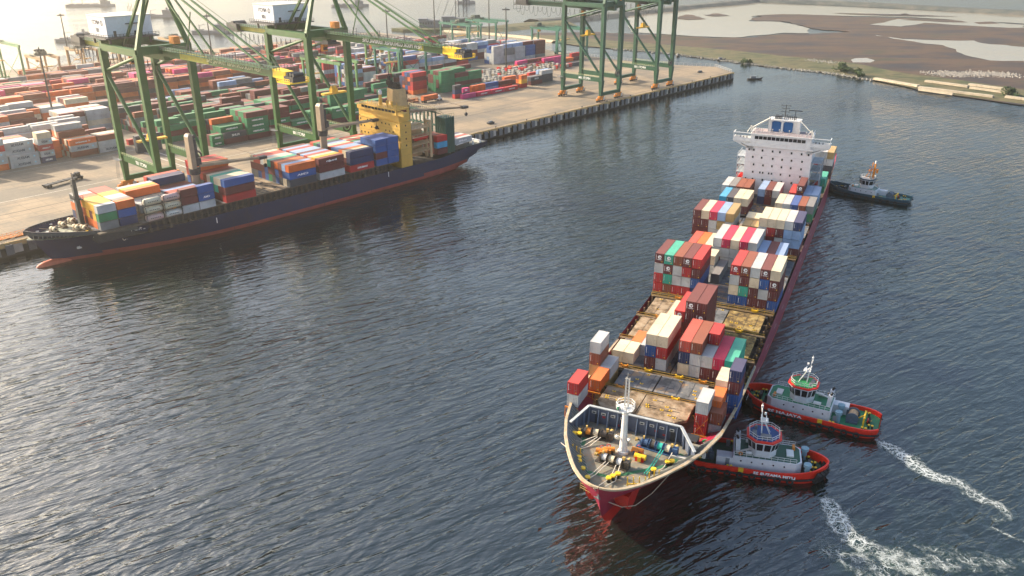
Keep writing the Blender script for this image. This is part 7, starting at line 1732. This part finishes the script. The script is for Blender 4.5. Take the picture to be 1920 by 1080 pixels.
for r in REQ:
    L = r.a[4]; c, s_ = math.cos(r.rz), math.sin(r.rz); X = Vector((c, s_, 0)); Y = Vector((-s_, c, 0)); area = 0
    for org, e1, e2, nrm in ((Vector((0,0,2.66)), X, Y, Vector((0,0,1))), (Vector((0,0,1.3)), X, Vector((0,0,1)), -Y), (Vector((0,0,1.3)), Y, Vector((0,0,1)), X), (Vector((0,0,1.3)), Y, Vector((0,0,1)), -X)):
        if nrm.z > .5: pts = [r.loc + X*a_ + Y*b_ + Vector((0,0,2.75)) for a_ in (-.8, .8) for b_ in (L*.1, L*.37, L*.63, L*.9)]; A0 = 2.4*L
        elif abs(nrm.dot(Y)) > .5: pts = [r.loc + X*a_ - Y*.08 + Vector((0,0,z_)) for a_ in (-.8, 0, .8) for z_ in (.5, 1.3, 2.2)]; A0 = 2.4*2.66
        else: pts = [r.loc + nrm*1.3 + Y*b_ + Vector((0,0,z_)) for b_ in (L*.1, L*.37, L*.63, L*.9) for z_ in (.6, 2.1)]; A0 = 2.66*L
        d = CAM - pts[0]
        if d.dot(nrm) <= 0: continue
        vis = 0
        for p in pts:
            if not inview(p): continue
            dd = CAM - p
            if BV.ray_cast(p, dd.normalized(), dd.length)[0] is None: vis += 1
        area += A0 * vis/len(pts) * d.normalized().dot(nrm) / d.length_squared
    r.area = area * 1550.07**2
REQ.sort(key=lambda r: -r.area - (1e6 if r.keep else 0))
TAKE = [r for r in REQ[:298] if r.area > 0]; REST = [r for r in REQ[298:]]
_star = star_mesh(); seen = {}
for r in TAKE:
    fr, x, y, z, L, k, label, group, door, logo = r.a
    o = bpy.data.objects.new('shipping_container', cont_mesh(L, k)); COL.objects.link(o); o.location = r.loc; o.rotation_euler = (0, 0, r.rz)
    seen.setdefault(label, []).append(o); tag(o, label, 'container', group)
    if door: d = bpy.data.objects.new('door', door_mesh(k)); COL.objects.link(d); d.parent = o
    if logo: e = bpy.data.objects.new('emblem', emblem(logo)); COL.objects.link(e); e.parent = o; e.location = (.05 if door else 0, -.10 if door else -.02, 1.45)
    for mk in r.marks:
        if mk[0] == 't': text(mk[1], mk[2], mk[3], o, mk[4], ON_PX, width=mk[5], bold=mk[6])
        else: q = bpy.data.objects.new('star_emblem', _star); COL.objects.link(q); q.parent = o; q.location = (0, mk[1], 1.4)
for lab, os_ in seen.items():
    if len(os_) > 1: print('DUP', lab)
    if len(lab.replace('-', ' ').split()) > 16: print('LONG', lab)
# everything else: one mass
me_all = MB(); mats_all = []; mi = {}
def midx(m):
    if m.name not in mi: mi[m.name] = len(mats_all); mats_all.append(m)
    return mi[m.name]
o0 = 0
for k, bb in STUFF.items():
    off = len(me_all.v)
    for x, y, z in bb.v: me_all.v.append((x, y, z))
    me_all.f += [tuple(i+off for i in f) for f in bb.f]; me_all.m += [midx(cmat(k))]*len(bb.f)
def to_q(p): return (p.dot(QX), p.dot(QY), p.z)
def add_mesh(me, mtx):
    off = len(me_all.v)
    for v in me.vertices: me_all.v.append(to_q(mtx @ v.co))
    for p in me.polygons: me_all.f.append(tuple(i+off for i in p.vertices)); me_all.m.append(midx(me.materials[p.material_index]))
from mathutils import Euler
for r in REST:
    fr, x, y, z, L, k, label, group, door, logo = r.a
    if r.area <= 0 and r.a[0] == 'A' and False: continue
    M = Matrix.Translation(r.loc) @ Matrix.Rotation(r.rz, 4, 'Z'); b = MB(); b.box(-1.2, 1.2, .05, L-.05, 0, 2.68)
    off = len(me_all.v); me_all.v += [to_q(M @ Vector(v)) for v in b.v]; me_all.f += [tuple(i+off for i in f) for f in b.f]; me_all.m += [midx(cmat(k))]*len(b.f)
    if r.area > 0:
        for mk in r.marks:
            if mk[0] == 't':
                t_ = text(mk[1], mk[2], mk[3], None, (0, 0, 0), (0, 0, 0), width=mk[5], bold=mk[6]); add_mesh(t_.data, M @ Matrix.Translation(mk[4]) @ Euler(ON_PX).to_matrix().to_4x4()); bpy.data.objects.remove(t_)
            else: add_mesh(_star, M @ Matrix.Translation((0, mk[1], 1.4)))
struct(me_all.build('stacked_containers', mats_all, rz=qrz), 'stuff', 'long rows of stacked shipping containers filling the yard behind the front piles')
print('containers asked', len(REQ), 'smallest kept area px', TAKE[-1].area, 'by frame', {f: sum(1 for r in TAKE if r.a[0] == f) for f in 'AQ'})
print('objects', len(bpy.data.objects))
